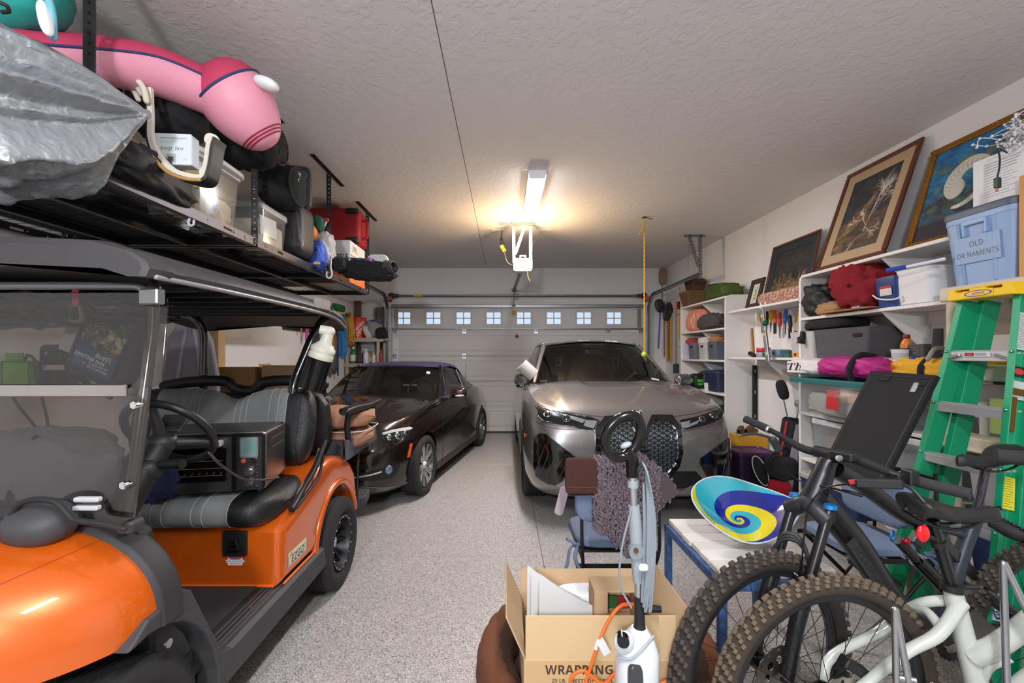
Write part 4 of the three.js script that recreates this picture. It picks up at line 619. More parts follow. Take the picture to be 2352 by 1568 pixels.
for (const s of [-1,1]){P('armrest_post',[bent([W(cx + s*0.6,0.91,3.1),W(cx + s*0.6,1.02,3.06),W(cx + s*0.625,1.12,3.04)],0.02,0.05)],blackPl);P('armrest_post',[bent([W(cx + s*0.6,0.91,3.62),W(cx + s*0.6,1.0,3.66),W(cx + s*0.625,1.12,3.6)],0.02,0.05)],blackPl);P('armrest_pad',loft([[2.9,0.6],[2.92,1],[3.1,1.05],[3.4,0.95],[3.66,1.0],[3.7,0.7]].map(([d,k],i)=>rrect(0.07*k,0.04*k,0.015).map(([a,b])=>W(cx + s*0.635 + a,1.135 + b - [0.012,0.0,0,0.014,0.01,0.004][i],d))),{caps: true}),blackPl);}
P('foot_plate',[T(ext([[-0.5,-0.16],[0.52,-0.16],[0.59,-0.06],[0.56,0.14],[-0.5,0.16]],0.075,0.01),[cx,0.37,-3.58],[-Math.PI / 2,0,0])],M('#3b3b3f',0.6,{bump: B.plastic,bs: 0.0004}));
P('foot_plate_stay',[rod(W(-1.12,0.4,3.45),W(-1.12,0.8,3.5),0.012),rod(W(-2.2,0.4,3.45),W(-2.2,0.8,3.5),0.012)],darkSteel);
// wheels
const rimM=M('#3a3b3d',0.4,{metalness: 0.7});
const cw=(x,d,s)=>{const t=tyre(0.285,0.168,0.225,{grooves: 6});t.translate(x,0.285,-d);const w=P('wheel',t,rubber);const gs=[T(mergeVertices(new THREE.LatheGeometry([[0.17,-0.09],[0.172,0.098],[0.16,0.1],[0.152,0.094],[0.135,0.02],[0.12,-0.04],[0.05,-0.03],[0,-0.03]].map((p)=>new THREE.Vector2(...p)),40)),[0,0,0],[0,0,-s*Math.PI / 2])];gs[0].translate(x,0.285,-d);P('rim',gs,rimM);
P('rim_spoke',Array.from({length: 6},(_,k)=>{const a=k / 6*2*Math.PI;return [-0.2,0.2].map((b)=>beam(V(x + s*0.02,0.285 + 0.03*Math.sin(a),-d + 0.03*Math.cos(a)),V(x + s*0.06,0.285 + 0.148*Math.sin(a + b),-d + 0.148*Math.cos(a + b)),0.014,0.02,V(1,0,0)));}),rimM);P('rim_cap',T(cy(0.03,0.034,0.03,0,0,0,[0,0,-s*Math.PI / 2]),[x + s*0.035,0.285,-d]),chromeM);P('rim_bolts',Array.from({length: 16},(_,k)=>ball(0.005,x + s*0.1,0.285 + 0.161*Math.sin(k*0.3927),-d + 0.161*Math.cos(k*0.3927),1,1,1,6)),steel);};
for (const s of [1,-1]){cw(cx + s*0.515,2.95,s);cw(cx + s*0.47,1.34,s);P('axle_guard',[bx(0.22,0.1,0.16,cx + s*0.34,0.42,-1.3,undefined,0.01)],M('#171717',0.7));}
P('chassis',[bx(0.7,0.1,2.2,cx,0.3,-2.2),bx(0.9,0.06,0.06,cx,0.285,-2.95),bx(0.9,0.06,0.06,cx,0.285,-1.34)],M('#121212',0.8));
P('front_bumper',[bx(0.7,0.09,0.08,cx,0.52,-1.02,undefined,0.03)],blackPl);
// sand bottle on the seat back
const b0=at(712,892,2.72),b1=at(738,815,2.72),bd=b1.clone().sub(b0).normalize(),lt=(pts,n=28)=>{const g=new THREE.LatheGeometry(pts.map((p)=>new THREE.Vector2(...p)),n);g.applyQuaternion(new THREE.Quaternion().setFromUnitVectors(V(0,1,0),bd));return g.translate(b0.x,b0.y,b0.z);};
P('bottle_holder',lt([[0,0],[0.068,0],[0.071,0.004],[0.071,0.19],[0.066,0.192],[0.064,0.02]]),blackGloss);
P('sand_bottle',lt([[0.063,0.18],[0.072,0.19],[0.073,0.215],[0.068,0.22],[0.068,0.232],[0.072,0.236],[0.071,0.255],[0.05,0.275],[0.038,0.29],[0.03,0.33],[0.027,0.36],[0,0.36]]),M('#d9d9c6',0.45));const tp=b0.clone().addScaledVector(bd,0.36);P('bottle_spout',[T(ball(0.034,0,0,0,1,0.9,1.0),tp.toArray()),rod(tp,tp.clone().add(V(-0.05,0.012,0.02)),0.03,0.026,16)],M('#dcdccb',0.45));
}
// things carried in the cart
{
const ov=thing('toaster_oven','stainless toaster oven with a control panel riding on the golf cart seat','toaster oven',[-1.45,0.82,-2.36],0.2);
const ss=metal('#8d8a87',0.32),w=0.5,h=0.285,d=0.34;
mesh('cabinet',[T(ext(rrect(w,h,0.02,4),d,0.006),[0,h / 2 + 0.018,0])],ss,ov);
mesh('front_frame',T(ext(rrect(w - 0.008,h - 0.012,0.015),0.014,0.004),[0,h / 2 + 0.018,d / 2 + 0.004]),M('#1b1b1c',0.3,{metalness: 0.5}),ov);
mesh('door_glass',bx(0.3,0.16,0.006,-0.075,0.15,d / 2 + 0.014,undefined,0.002),M('#0b0a0a',0.08),ov);
mesh('rack_wires',Array.from({length: 9},(_,i)=>rod(V(-0.2 + i*0.031,0.105,d / 2 + 0.018),V(-0.192 + i*0.031,0.115,d / 2 + 0.018),0.0018)),steel,ov);mesh('rack_wires',Array.from({length: 3},(_,i)=>rod(V(-0.215,0.1 + i*0.035,d / 2 + 0.018),V(0.06,0.1 + i*0.035,d / 2 + 0.018),0.0015)),M('#6b5a50',0.4),ov);
const hd=mesh('door_handle',[rod(V(-0.2,0.255,d / 2 + 0.055),V(0.06,0.255,d / 2 + 0.055),0.012)],metal('#cfccc6',0.3),ov);for (const x of [-0.19,0.05]) mesh('handle_mount',bx(0.025,0.03,0.05,x,0.255,d / 2 + 0.03,undefined,0.006),M('#cac6be',0.4),ov);
mesh('door_panel',bx(0.34,0.265,0.006,-0.073,0.15,d / 2 + 0.009),M('#5a5857',0.35,{metalness: 0.8}),ov);
mesh('control_panel',bx(0.115,0.262,0.008,0.175,0.151,d / 2 + 0.01),M('#3b3a3a',0.35,{metalness: 0.6}),ov);
mesh('display',T(ext(rrect(0.07,0.088,0.008),0.006,0.001),[0.175,0.228,d / 2 + 0.016]),M('#6c8a83',0.25),ov);mesh('display_frame',T(ext(rrect(0.082,0.1,0.01),0.005,0.001),[0.175,0.228,d / 2 + 0.0145]),M('#a8a5a2',0.3,{metalness: 0.7}),ov);
for (const [x,y,r] of [[0.178,0.112,0.023],[0.178,0.058,0.02]]){mesh('knob',[cy(r,r,0.012,x,y,d / 2 + 0.018,[Math.PI / 2,0,0]),cy(r*0.5,r*0.75,0.026,x,y,d / 2 + 0.034,[Math.PI / 2,0,0])],metal('#b9b6b2',0.25),ov);}
mesh('power_button',[cy(0.011,0.011,0.008,0.152,0.165,d / 2 + 0.017,[Math.PI / 2,0,0]),cy(0.007,0.007,0.01,0.152,0.165,d / 2 + 0.018,[Math.PI / 2,0,0])],M('#b0503a',0.4),ov);mesh('button',cy(0.012,0.012,0.01,0.2,0.165,d / 2 + 0.017,[Math.PI / 2,0,0]),chromeM,ov);
for (const [x,y] of [[0.208,0.14],[0.208,0.1],[0.208,0.085],[0.208,0.07],[0.208,0.035]]) mesh('button',cy(0.005,0.005,0.008,x,y,d / 2 + 0.017,[Math.PI / 2,0,0],10),chromeM,ov);
mesh('side_vent',[bx(0.004,0.03,0.22,w / 2 + 0.001,0.24,-0.02),bx(0.004,0.006,0.2,w / 2 + 0.001,0.205,-0.02)],metal('#77746f',0.4),ov);
for (const x of [-0.21,0.21]) for (const z of [-0.13,0.14]) mesh('foot',cy(0.014,0.012,0.02,x,0.01,z,undefined,12),blackPl,ov);
const cush=(n,lb,y,s,sx)=>{const t=thing(n,lb,'cushion',[-1.5,y,-3.36]);mesh('pad',loft(Array.from({length: 25},(_,i)=>{const u=i / 24*2 - 1,e=Math.sqrt(Math.max(0.0004,1 - Math.abs(u)**7));return ring(48,(a)=>V(sx*u + 0.012*fbm(u*3,Math.cos(a),s),0.075 + 0.068*e*(1 + 0.1*Math.sin(u*11 + s))*sgp(Math.sin(a),0.62) + 0.012*fbm(u*4,Math.cos(a)*2,Math.sin(a)*2 + s),0.25*e*sgp(Math.cos(a),0.5)));}),{caps: true}),cloth(s?'#a5785c' : '#9d735d'),t);return t;};
const lc=cush('seat_pad','brown suede seat pad, lower of two on the golf cart rear seat',0.825,0,0.54),uc=cush('seat_pad','brown suede seat pad with puckered edge, upper of two on the golf cart rear seat',0.965,3,0.55);
mesh('piping',pipe(ring(20,(t)=>V(0.53*sgp(Math.cos(t),0.3),0.14,0.235*sgp(Math.sin(t),0.3))),0.004,{closed: true,n: 100,m: 6}),M('#d8cfc4',0.7),lc);
// tote added in place of a windshield reflection, hence its mirrored print; clip, towel
const tb=thing('reflected_tote','dark blue tote with mirrored vegetable print, added in place of a reflection in the windshield','reflected tote bag',at(262,790,1.85));
const veg=printMap(512,640,(c,w,h)=>{c.fillStyle='#16364f';c.fillRect(0,0,w,h);for (let i=0;i<160;i++){const x=rnd(0,w),y=rnd(0,h*0.62),r=rnd(12,60);c.fillStyle=['#5d7f3b','#87a05a','#c8cba0','#7a2440','#a04a5e','#3f5c2b','#d9d3b8','#38271f'][Math.floor(rnd(0,8))];c.globalAlpha=rnd(0.5,1);c.beginPath();c.ellipse(x,y,r,r*rnd(0.25,0.8),rnd(0,3),0,7);c.fill();} c.globalAlpha=1;c.fillStyle='#1d5a80';c.fillRect(0,h*0.64,w,h*0.36);c.save();c.translate(w,0);c.scale(-1,1);text(c,'Fresh',w*0.32,h*0.71,70,'#e9efe8','italic bold','center','serif');text(c,'that MATTERS',w*0.62,h*0.8,58,'#f2f4f0');text(c,'TO YOU AND IT',w*0.36,h*0.87,34,'#dfe6e4');text(c,'MATTERS TO US',w*0.36,h*0.93,34,'#dfe6e4');c.restore();c.fillStyle='#d4553b';c.beginPath();c.arc(w*0.3,h*0.9,24,0,7);c.fill();c.strokeStyle='#5aa6d0';c.lineWidth=8;c.beginPath();c.ellipse(w*0.16,h*0.86,48,26,0.4,0,7);c.stroke();});
mesh('bag_body',T(blob(0.125,0.165,0.05,{e: 0.35,amp: 0.06,s: 61}),[0,0,0],[0,0,-0.42]),M('#13192f',0.6,{bump: B.crumple,bs: 0.002}),tb);
mesh('printed_front',sheet(0.17,0.24,[0,0,0.056],[0,0,-0.42]),veg,tb,{uv: true});mesh('handle',[pipe([V(-0.06,0.14,0.03),V(0.02,0.27,0.02),V(0.08,0.24,0.02),V(0.12,0.1,0.03)],0.01)],M('#141c38',0.6),tb);
mesh('bag_lining',T(bx(0.1,0.12,0.004,-0.13,0.02,0.03,[0,0,-0.35]),[0,0,0]),M('#b9c6cf',0.5),tb);
const pm=thing('clip_remote','small grey and black clip remote hanging on a red strap behind the windshield','remote',at(176,720,1.6));mesh('case',T(ext(rrect(0.042,0.062,0.014),0.02,0.005),[0,0,0],[0,0,0.1]),M('#8c8378',0.45),pm);mesh('face',T(ext(rrect(0.03,0.048,0.01),0.006,0.001),[0.002,0,0.012],[0,0,0.1]),blackPl,pm);mesh('strap',bx(0.022,0.06,0.006,-0.004,0.055,0),M('#b4202c',0.7),pm);
const tw=thing('grey_towel','grey microfibre towel draped over the passenger seat behind the windshield','towel',[-2.0,0.79,-1.95]);
mesh('cloth',T(blob(0.28,0.2,0.24,{e: 0.7,amp: 0.12,s: 66}),[0,0.19,0]),M('#98a0b0',0.95,{bump: B.fleece,bs: 0.003,sheen: 0.4,sheenColor: new THREE.Color('#7a8496')}),tw);mesh('strap',[pipe([V(0.1,0.0,0.2),V(0.13,0.2,0.22),V(0.1,0.37,0.1)],0.014)],M('#1a1a1c',0.6),tw);
const nj=softBag('blue_jacket','navy jacket with a yellow patch stuffed beside the grey towel','jacket',V(-1.66,0.82,-2.15),0,[0.12,0.13,0.12],cloth('#20264d'),{s: 68,folds: 0.3});mesh('patch',bx(0.05,0.03,0.004,0.04,0.12,0.115),M('#b9c23a',0.6),nj);
const rl=thing('roof_tarp','dark plastic sheeting sagging in a roll under the golf cart roof','tarp',[-1.72,1.68,-1.8]);
mesh('sheet',T(blob(0.42,0.06,0.22,{e: 0.7,amp: 0.3,folds: 0.3,s: 70,n: 60}),[-0.1,-0.01,0]),M('#2c2a2a',0.3,{bump: B.crumple,bs: 0.004}),rl);mesh('camouflage_end',T(blob(0.09,0.07,0.09,{e: 0.7,s: 72,amp: 0.1}),[-0.42,-0.02,0.1]),M('#5a5f2c',0.8,{map: mottled(128,'#6f7433','#2c3018',0.2,6)}),rl);
}
// ---------- cars (local frame: z forward, towards the viewer) ----------
const evaluator=new Evaluator();evaluator.attributes=['position','normal','uv'];evaluator.useGroups=false;
class Skin {                                             // a surface that parts are laid on
constructor(m){m.updateWorldMatrix(true,false);const g=m.geometry.clone().applyMatrix4(m.matrixWorld);this.bvh=new MeshBVH(g);this.ray=new THREE.Ray();}
cast(o,d){this.ray.origin.copy(o);this.ray.direction.copy(d);const h=this.bvh.raycastFirst(this.ray,THREE.DoubleSide);if (!h) return null;const n=h.face.normal.clone();if (n.dot(d)>0) n.negate();return {p: h.point.clone(),n};}
px(x,y){const o=V(0,EYE,0),d=at(x,y,1).sub(o).normalize();return this.cast(o,d);}
}
function toLocal(g,parent){parent.updateWorldMatrix(true,false);return g.applyMatrix4(parent.matrixWorld.clone().invert());}
function densify(poly,step=6){const o=[];poly.forEach((p,i)=>{const q=poly[(i + 1) % poly.length],n=Math.max(1,Math.round(Math.hypot(q[0] - p[0],q[1] - p[1]) / step));for (let k=0;k<n;k++) o.push([lerp(p[0],q[0],k / n),lerp(p[1],q[1],k / n)]);});return o;}
function patch(skin,poly,off,parent,o={}){        // panel lying on the skin, filled from its middle
const b=densify(poly,o.step ?? 6),c=o.c ?? b.reduce((s,p)=>[s[0] + p[0] / b.length,s[1] + p[1] / b.length],[0,0]),K=o.k ?? 6,rings=[];
const pt=(x,y,e)=>{let h=null;for (let t=0;!h&&t<1;t+=0.04) h=skin.px(lerp(x,c[0],t),lerp(y,c[1],t));return h?h.p.clone().addScaledVector(h.n,e) : V();};
if (o.hole){const hb=densify(o.hole,o.step ?? 6),near=b.map((_,i)=>hb[Math.floor(i / b.length*hb.length)]);rings.push(b.map(([x,y])=>pt(x,y,-0.004)));for (let k=0;k<=3;k++) rings.push(b.map(([x,y],i)=>pt(lerp(x,near[i][0],k / 3),lerp(y,near[i][1],k / 3),off)));rings.push(near.map(([x,y])=>pt(x,y,-0.004)));}
else {rings.push(b.map(([x,y])=>pt(x,y,-0.004)));for (let k=0;k<=K;k++){const s=1 - k / K;rings.push(b.map(([x,y])=>pt(c[0] + (x - c[0])*s,c[1] + (y - c[1])*s,off + (o.bulge ?? 0)*(1 - s*s))));}}
return toLocal(loft(rings,{flip: o.flip,crease: 0.7}),parent);
}
function seam(skin,pts,r,parent,off=0.001,o={}){const q=[];for (const [x,y] of o.raw?pts : (()=>{const c=new THREE.CatmullRomCurve3(pts.map(([x,y])=>V(x,y,0)),!!o.closed);return c.getPoints(o.n ?? pts.length*5).map((p)=>[p.x,p.y]);})()){const h=skin.px(x,y);if (h) q.push(h.p.addScaledVector(h.n,off));} return q.length>2?pipe(q,r,{m: 6,n: q.length*2}).map((g)=>toLocal(g,parent)) : null;}
function carBody(c){                                    // c: zn, zr, W, levels [[v, width, inset]], yb, top(x, z), hood(x, z)
const zc=(c.zn + c.zr) / 2,L=(c.zn - c.zr) / 2,N=160,rings=[];
const plan=(t,w,ins,k)=>{const cz=Math.sin(t),cx=Math.cos(t),ex=cz>0?c.ef : c.er;return [w*c.W*sgp(cx,2 / ex)*k,zc + (L - ins)*sgp(cz,2 / ex)*k];};
rings.push(ring(N,(t)=>{const [x,z]=plan(t,0.3,L*0.7,1);return V(x,c.yb,z);}));
for (const [v,w,ins] of c.levels) rings.push(ring(N,(t)=>{const wz=w;let [x,z]=plan(t,wz,ins,1);x *= c.waist?c.waist(z,v) : 1;return V(x,c.yb + (c.top(x,z) - c.yb)*v,z);}));
const [,w1,i1]=c.levels.at(-1);
for (const k of [0.985,0.95,0.9,0.84,0.78,0.72,0.66,0.6,0.55,0.5,0.46,0.42,0.38,0.34,0.3,0.27,0.24,0.21,0.18,0.15,0.12,0.09,0.06,0.03,0.002]) rings.push(ring(N,(t)=>{let [x,z]=plan(t,w1,i1,1);x *= c.waist?c.waist(z,1) : 1;x *= k;z=zc + (z - zc)*lerp(k,1,0.0);return V(x,c.hood(x,z),z);}));
let g=loft(rings,{caps: true,flip: true});boxUV(g);
let A=new Brush(g);A.updateMatrixWorld();
for (const [z,y,r] of c.arches) for (const s of [-1,1]){const cg=prep(new THREE.CylinderGeometry(r,r,0.5,48));cg.rotateZ(Math.PI / 2);cg.translate(s*(c.W - 0.05),y,z);boxUV(cg);const Bc=new Brush(cg);Bc.updateMatrixWorld();A=evaluator.evaluate(A,Bc,SUBTRACTION);A.updateMatrixWorld();}
return prep(A.geometry);
}
function carWheel(parent,x,y,z,R,w,s,rimM2,spokes,tw=0.13){
const r=R*0.72,t=tyre(R,r,w,{grooves: 4});t.translate(x,y,z);mesh('tyre',t,rubber,parent);
const barrel=prep(new THREE.LatheGeometry([[r*0.99,-w*0.4],[r*1.03,w*0.43],[r*0.97,w*0.46],[r*0.93,w*0.4],[r*0.9,-w*0.2],[0,-w*0.25]].map((p)=>new THREE.Vector2(...p)),48));barrel.rotateZ(-s*Math.PI / 2);barrel.translate(x,y,z);
const rim=mesh('rim',barrel,metal('#6f7276',0.4),parent),f=w*0.36;
const g=[];for (let k=0;k<spokes;k++) for (const d of [-tw,tw]){const a=k / spokes*2*Math.PI;g.push(beam(V(x + s*(f - 0.02),y + r*0.16*Math.sin(a + d*2),z + r*0.16*Math.cos(a + d*2)),V(x + s*(f + 0.005),y + r*0.98*Math.sin(a + d),z + r*0.98*Math.cos(a + d)),0.026,0.024,V(1,0,0),0.006));}
mesh('spokes',g,rimM2,rim);mesh('hub_cap',T(cy(r*0.14,r*0.2,0.03,0,0,0,[0,0,-s*Math.PI / 2]),[x + s*f,y,z]),rimM2,rim);
mesh('brake_disc',T(cy(r*0.72,r*0.72,0.02,0,0,0,[0,0,Math.PI / 2],36),[x,y,z]),metal('#54565a',0.5),rim);
}
function roundel(parent,h,r){
const map=canvasTex(256,256,(c)=>{c.fillStyle='#11151b';c.beginPath();c.arc(128,128,127,0,7);c.fill();c.strokeStyle='#d7dde2';c.lineWidth=8;c.beginPath();c.arc(128,128,122,0,7);c.stroke();for (let q=0;q<4;q++){c.fillStyle=q % 2?'#e9edf0' : '#2f7fc4';c.beginPath();c.moveTo(128,128);c.arc(128,128,74,q*Math.PI / 2 + Math.PI,q*Math.PI / 2 + Math.PI*1.5);c.fill();} c.strokeStyle='#d7dde2';c.lineWidth=5;c.beginPath();c.arc(128,128,76,0,7);c.stroke();for (const [s,a] of [['B',-0.75],['M',0],['W',0.75]]){c.save();c.translate(128,128);c.rotate(a);text(c,s,0,-98,40,'#eef1f3');c.restore();}});
const g=prep(new THREE.CircleGeometry(r,32)),q=new THREE.Quaternion().setFromUnitVectors(V(0,0,1),h.n);g.applyQuaternion(q);const p=h.p.clone().addScaledVector(h.n,0.007);g.translate(p.x,p.y,p.z);
mesh('badge_face',toLocal(g,parent),M('#ffffff',0.2,{map,clearcoat: 1}),parent,{uv: true});
const t=new THREE.TorusGeometry(r,0.004,8,32);t.applyQuaternion(q);t.translate(p.x,p.y,p.z);mesh('badge_ring',toLocal(t,parent),chromeM,parent);
}
// glass house: base outline to roof outline
const tintGlass=M('#a3a9ac',0.03,{transmission: 1,thickness: 0});
const darkGlass=M('#6f7476',0.03,{transmission: 1,thickness: 0});
{
// grey electric car on the right
const car=thing('grey_car','grey metallic electric car with tall twin grilles, parked nose out under the hanging ball','car',[1.17,0,-4.0],0);
const paint=M('#8d8885',0.3,{metalness: 0.7,clearcoat: 1,clearcoatRoughness: 0.03});
const base=(z)=>z>-1.15?lerp(1.165,0.995,smooth(-1.15,0.1,z)) - 0.05*smooth(-0.28,0.02,z) : lerp(1.165,1.13,smooth(-1.15,-2,z));
const c={zn: 0,zr: -4.62,W: 1.0,ef: 8,er: 4.6,yb: 0.22,levels: [[0.0,0.9,0.1],[0.06,0.955,0.03],[0.18,0.985,0.0],[0.4,1,0.0],[0.62,1,0.012],[0.78,0.99,0.03],[0.88,0.975,0.06],[0.95,0.955,0.1],[1,0.92,0.16]],top: (x,z)=>base(z) - 0.015,arches: [[-0.9,0.385,0.43],[-3.85,0.385,0.43]]};
const zN=-0.16;
c.hood=(x,z)=>{const a=Math.abs(x),f=clamp((z + 1.15) / 1.0),e=lerp(0.2,0.085,f),fl=smooth(-1.2,-1.05,z);const dome=0.036*fl*(smooth(e + 0.022,e,a)*smooth(e*0.35,e*0.98,a)) + 0.026*fl*smooth(0.66,0.58,a - 0.12*(1 - f))*smooth(e + 0.1,e + 0.16,a)*smooth(-0.12,-0.4,z);return base(z) - 0.015 + 0.05*(1 - (a / 0.93)**2)*smooth(0.02,-0.6,z) + dome;};
const body=mesh('body',carBody(c),paint,car),sk=new Skin(body);
const gloss=M('#0b0b0c',0.08,{clearcoat: 1}),P=(n,g,m,o)=>mesh(n,g,m,car,o);
// kidneys
const kl=[[1388,958],[1446,955],[1462,972],[1474,1000],[1474,1090],[1462,1098],[1392,1098],[1370,1075],[1366,985]],kr=[[1496,955],[1543,955],[1563,982],[1567,1040],[1560,1070],[1530,1105],[1500,1110],[1482,1090],[1478,1005],[1486,975]];
const inset=(p,k)=>{const cc=p.reduce((s,q)=>[s[0] + q[0] / p.length,s[1] + q[1] / p.length],[0,0]);return p.map(([x,y])=>[cc[0] + (x - cc[0])*k,cc[1] + (y - cc[1])*(k + 0.04)]);};
const inside=(p,x,y)=>{let r=false;for (let i=0,j=p.length - 1;i<p.length;j=i++) if ((p[i][1]>y) !== (p[j][1]>y)&&x<(p[j][0] - p[i][0])*(y - p[i][1]) / (p[j][1] - p[i][1]) + p[i][0]) r=!r;return r;};
for (const k of [kl,kr]){
const inn=inset(k,0.79),fr=P('grille_frame',patch(sk,k,0.022,car,{hole: inn}),gloss);
P('grille_backing',patch(sk,inn,0.004,car),metal('#8e9aa0',0.25));
const g=[],s=11.2;const line=(ax,ay,dx,dy)=>{let run=[];const flush=()=>{if (run.length>1) for (let i=0;i + 1<run.length;i+=3){const a=run[i],b=run[Math.min(i + 3,run.length - 1)];if (a !== b) g.push(rod(a,b,0.0042,0.0042,4));} run=[];};for (let t=-190;t<=190;t+=4){const x=ax + dx*t,y=ay + dy*t;if (inside(inn,x,y)){const h=sk.px(x,y);if (h) run.push(h.p.addScaledVector(h.n,0.011));} else flush();} flush();};
const cx0=k===kl?1420 : 1522;for (let i=-18;i<=18;i++){line(cx0,1028 + i*s,0.87,0.5);line(cx0,1028 + i*s,0.87,-0.5);line(cx0 + i*s*0.87,1028,0,1);}
mesh('grille_lattice',g.map((q)=>toLocal(q,car)),gloss,fr);
}
P('grille_bridge',patch(sk,[[1468,985],[1486,985],[1480,1010],[1480,1095],[1473,1095],[1473,1010]],0.016,car),gloss);
// lamps
const lens=M('#9aa0a3',0.02,{transmission: 1,thickness: 0});
const hl=[[1232,932],[1262,942],[1330,954],[1374,964],[1364,986],[1320,980],[1262,970],[1240,962]],hr=[[1664,938],[1655,962],[1625,974],[1570,985],[1558,968],[1600,958],[1640,944],[1657,935]];
for (const [h,lights] of [[hl,[[1258,952,8.5],[1301,961,8.5]]],[hr,[[1638,955,8],[1612,963,7]]]]){
const ho=P('headlamp',patch(sk,h,0.006,car),M('#191a1c',0.2)),lo=inset(h,0.8);
mesh('lamp_trim',[patch(sk,h===hl?[[1285,950],[1345,964],[1338,972],[1310,962]] : [[1572,978],[1606,965],[1600,974],[1575,983]],0.009,car),patch(sk,h===hl?[[1345,965],[1372,967],[1363,984],[1340,978]] : [[1562,971],[1585,966],[1580,980],[1567,984]],0.009,car)],M('#a9b0b2',0.25,{metalness: 0.6}),ho);
for (const [x,y,r] of lights){const q=sk.px(x,y);if (!q) continue;const p=q.p.clone().addScaledVector(q.n,0.008),u=new THREE.Quaternion().setFromUnitVectors(V(0,1,0),q.n),g=new THREE.SphereGeometry(r*4.1 / F,18,10).scale(1,0.5,1);g.applyQuaternion(u);g.translate(p.x,p.y,p.z);mesh('projector',toLocal(g,car),M('#55595c',0.1,{metalness: 0.9}),ho);const t=new THREE.TorusGeometry(r*4.1 / F,0.004,6,24).rotateX(Math.PI / 2);t.applyQuaternion(u);t.translate(p.x,p.y,p.z);mesh('projector_ring',toLocal(t,car),chromeM,ho);}
P('headlamp_lip',seam(sk,[...h,h[0]],0.006,car,0.004,{raw: true}),gloss);
}
// lower intakes
for (const [p,vert] of [[[[1228,1006],[1240,995],[1256,997],[1322,1050],[1316,1060],[1290,1106],[1268,1112],[1236,1096],[1227,1072]],0],[[[1680,1000],[1686,1060],[1680,1092],[1652,1120],[1636,1112],[1608,1066],[1608,1052]],1]]){
const it=P('corner_intake',patch(sk,p,0.008,car),gloss);
const fins=[];if (!vert) for (const [a,b] of [[[1236,1072],[1250,1030]],[[1246,1082],[1262,1038]],[[1257,1090],[1276,1046]],[[1268,1098],[1291,1053]],[[1280,1104],[1303,1062]]]){const A=sk.px(...a),C=sk.px(...b);if (A&&C) fins.push(rod(A.p.addScaledVector(A.n,0.013),C.p.addScaledVector(C.n,0.013),0.0035));} else for (const [a,b] of [[[1656,1108],[1662,1062]],[[1668,1094],[1672,1058]]]){const A=sk.px(...a),C=sk.px(...b);if (A&&C) fins.push(rod(A.p.addScaledVector(A.n,0.013),C.p.addScaledVector(C.n,0.013),0.0035));}
mesh('intake_fins',fins.map((q)=>toLocal(q,car)),M('#4a4744',0.4),it);
P('intake_edge',seam(sk,[...p,p[0]],0.006,car,0.004,{raw: true}),M('#4c4a4a',0.3,{metalness: 0.6}));
}
P('lower_intake',patch(sk,[[1550,1082],[1598,1082],[1626,1112],[1618,1124],[1500,1126],[1480,1112],[1520,1090]],0.006,car),M('#131314',0.35));P('lower_blade',patch(sk,[[1440,1122],[1628,1120],[1640,1098],[1648,1106],[1632,1134],[1440,1138]],0.012,car),paint);
const eh=sk.px(1463,951);if (eh){eh.n.lerp(V(0,0.45,0.9),0.7).normalize();roundel(P('hood_badge',toLocal(T(new THREE.CylinderGeometry(0.05,0.052,0.008,28),[0,0,0]).applyQuaternion(new THREE.Quaternion().setFromUnitVectors(V(0,1,0),eh.n)).translate(eh.p.x,eh.p.y,eh.p.z),car),gloss),eh,0.048);}
P('hood_shut_line',[seam(sk,[[1238,928],[1262,936],[1330,950],[1392,958]],0.003,car,0),seam(sk,[[1545,957],[1600,948],[1650,934]],0.003,car,0)],M('#2a2928',0.6));
P('bumper_crease',[seam(sk,[[1234,970],[1290,986],[1364,990],[1364,1060]],0.003,car,0),seam(sk,[[1660,968],[1600,985],[1570,990]],0.003,car,0),seam(sk,[[1226,1000],[1225,1070]],0.003,car,0)],M('#4d4a49',0.4,{metalness: 0.5}));
// glass house
const zB=-1.12,zT=-1.98,arc=(w,y,z,bow,dy,n=21)=>Array.from({length: n},(_,i)=>{const u=i / (n - 1)*2 - 1;return V(u*w,y + dy*(1 - u*u),z - bow*u*u);});
const ws=[];for (let k=0;k<=10;k++){const s=k / 10;ws.push(arc(lerp(0.8,0.615,s),lerp(1.16,1.62,s) + 0.02*Math.sin(s*Math.PI),lerp(zB,zT,s),lerp(0.28,0.16,s),lerp(0.0,0.05,s)));}
P('windshield',loft(ws,{open: true}),tintGlass);
const roofR=[[-1.96,0.62,1.615,0.055,0.16],[-2.1,0.635,1.64,0.055,0.12],[-2.5,0.645,1.655,0.055,0.04],[-3.2,0.63,1.64,0.05,0],[-3.9,0.6,1.58,0.04,0]];P('roof',loft(roofR.map(([z,w,y,dy,bow])=>arc(w,y,z,bow,dy)),{open: true}),M('#1c1c1e',0.08,{clearcoat: 1}));
P('roof_lining',loft(roofR.map(([z,w,y,dy,bow])=>arc(w,y - 0.03,z,bow,dy)),{open: true}),M('#3a3735',0.9));
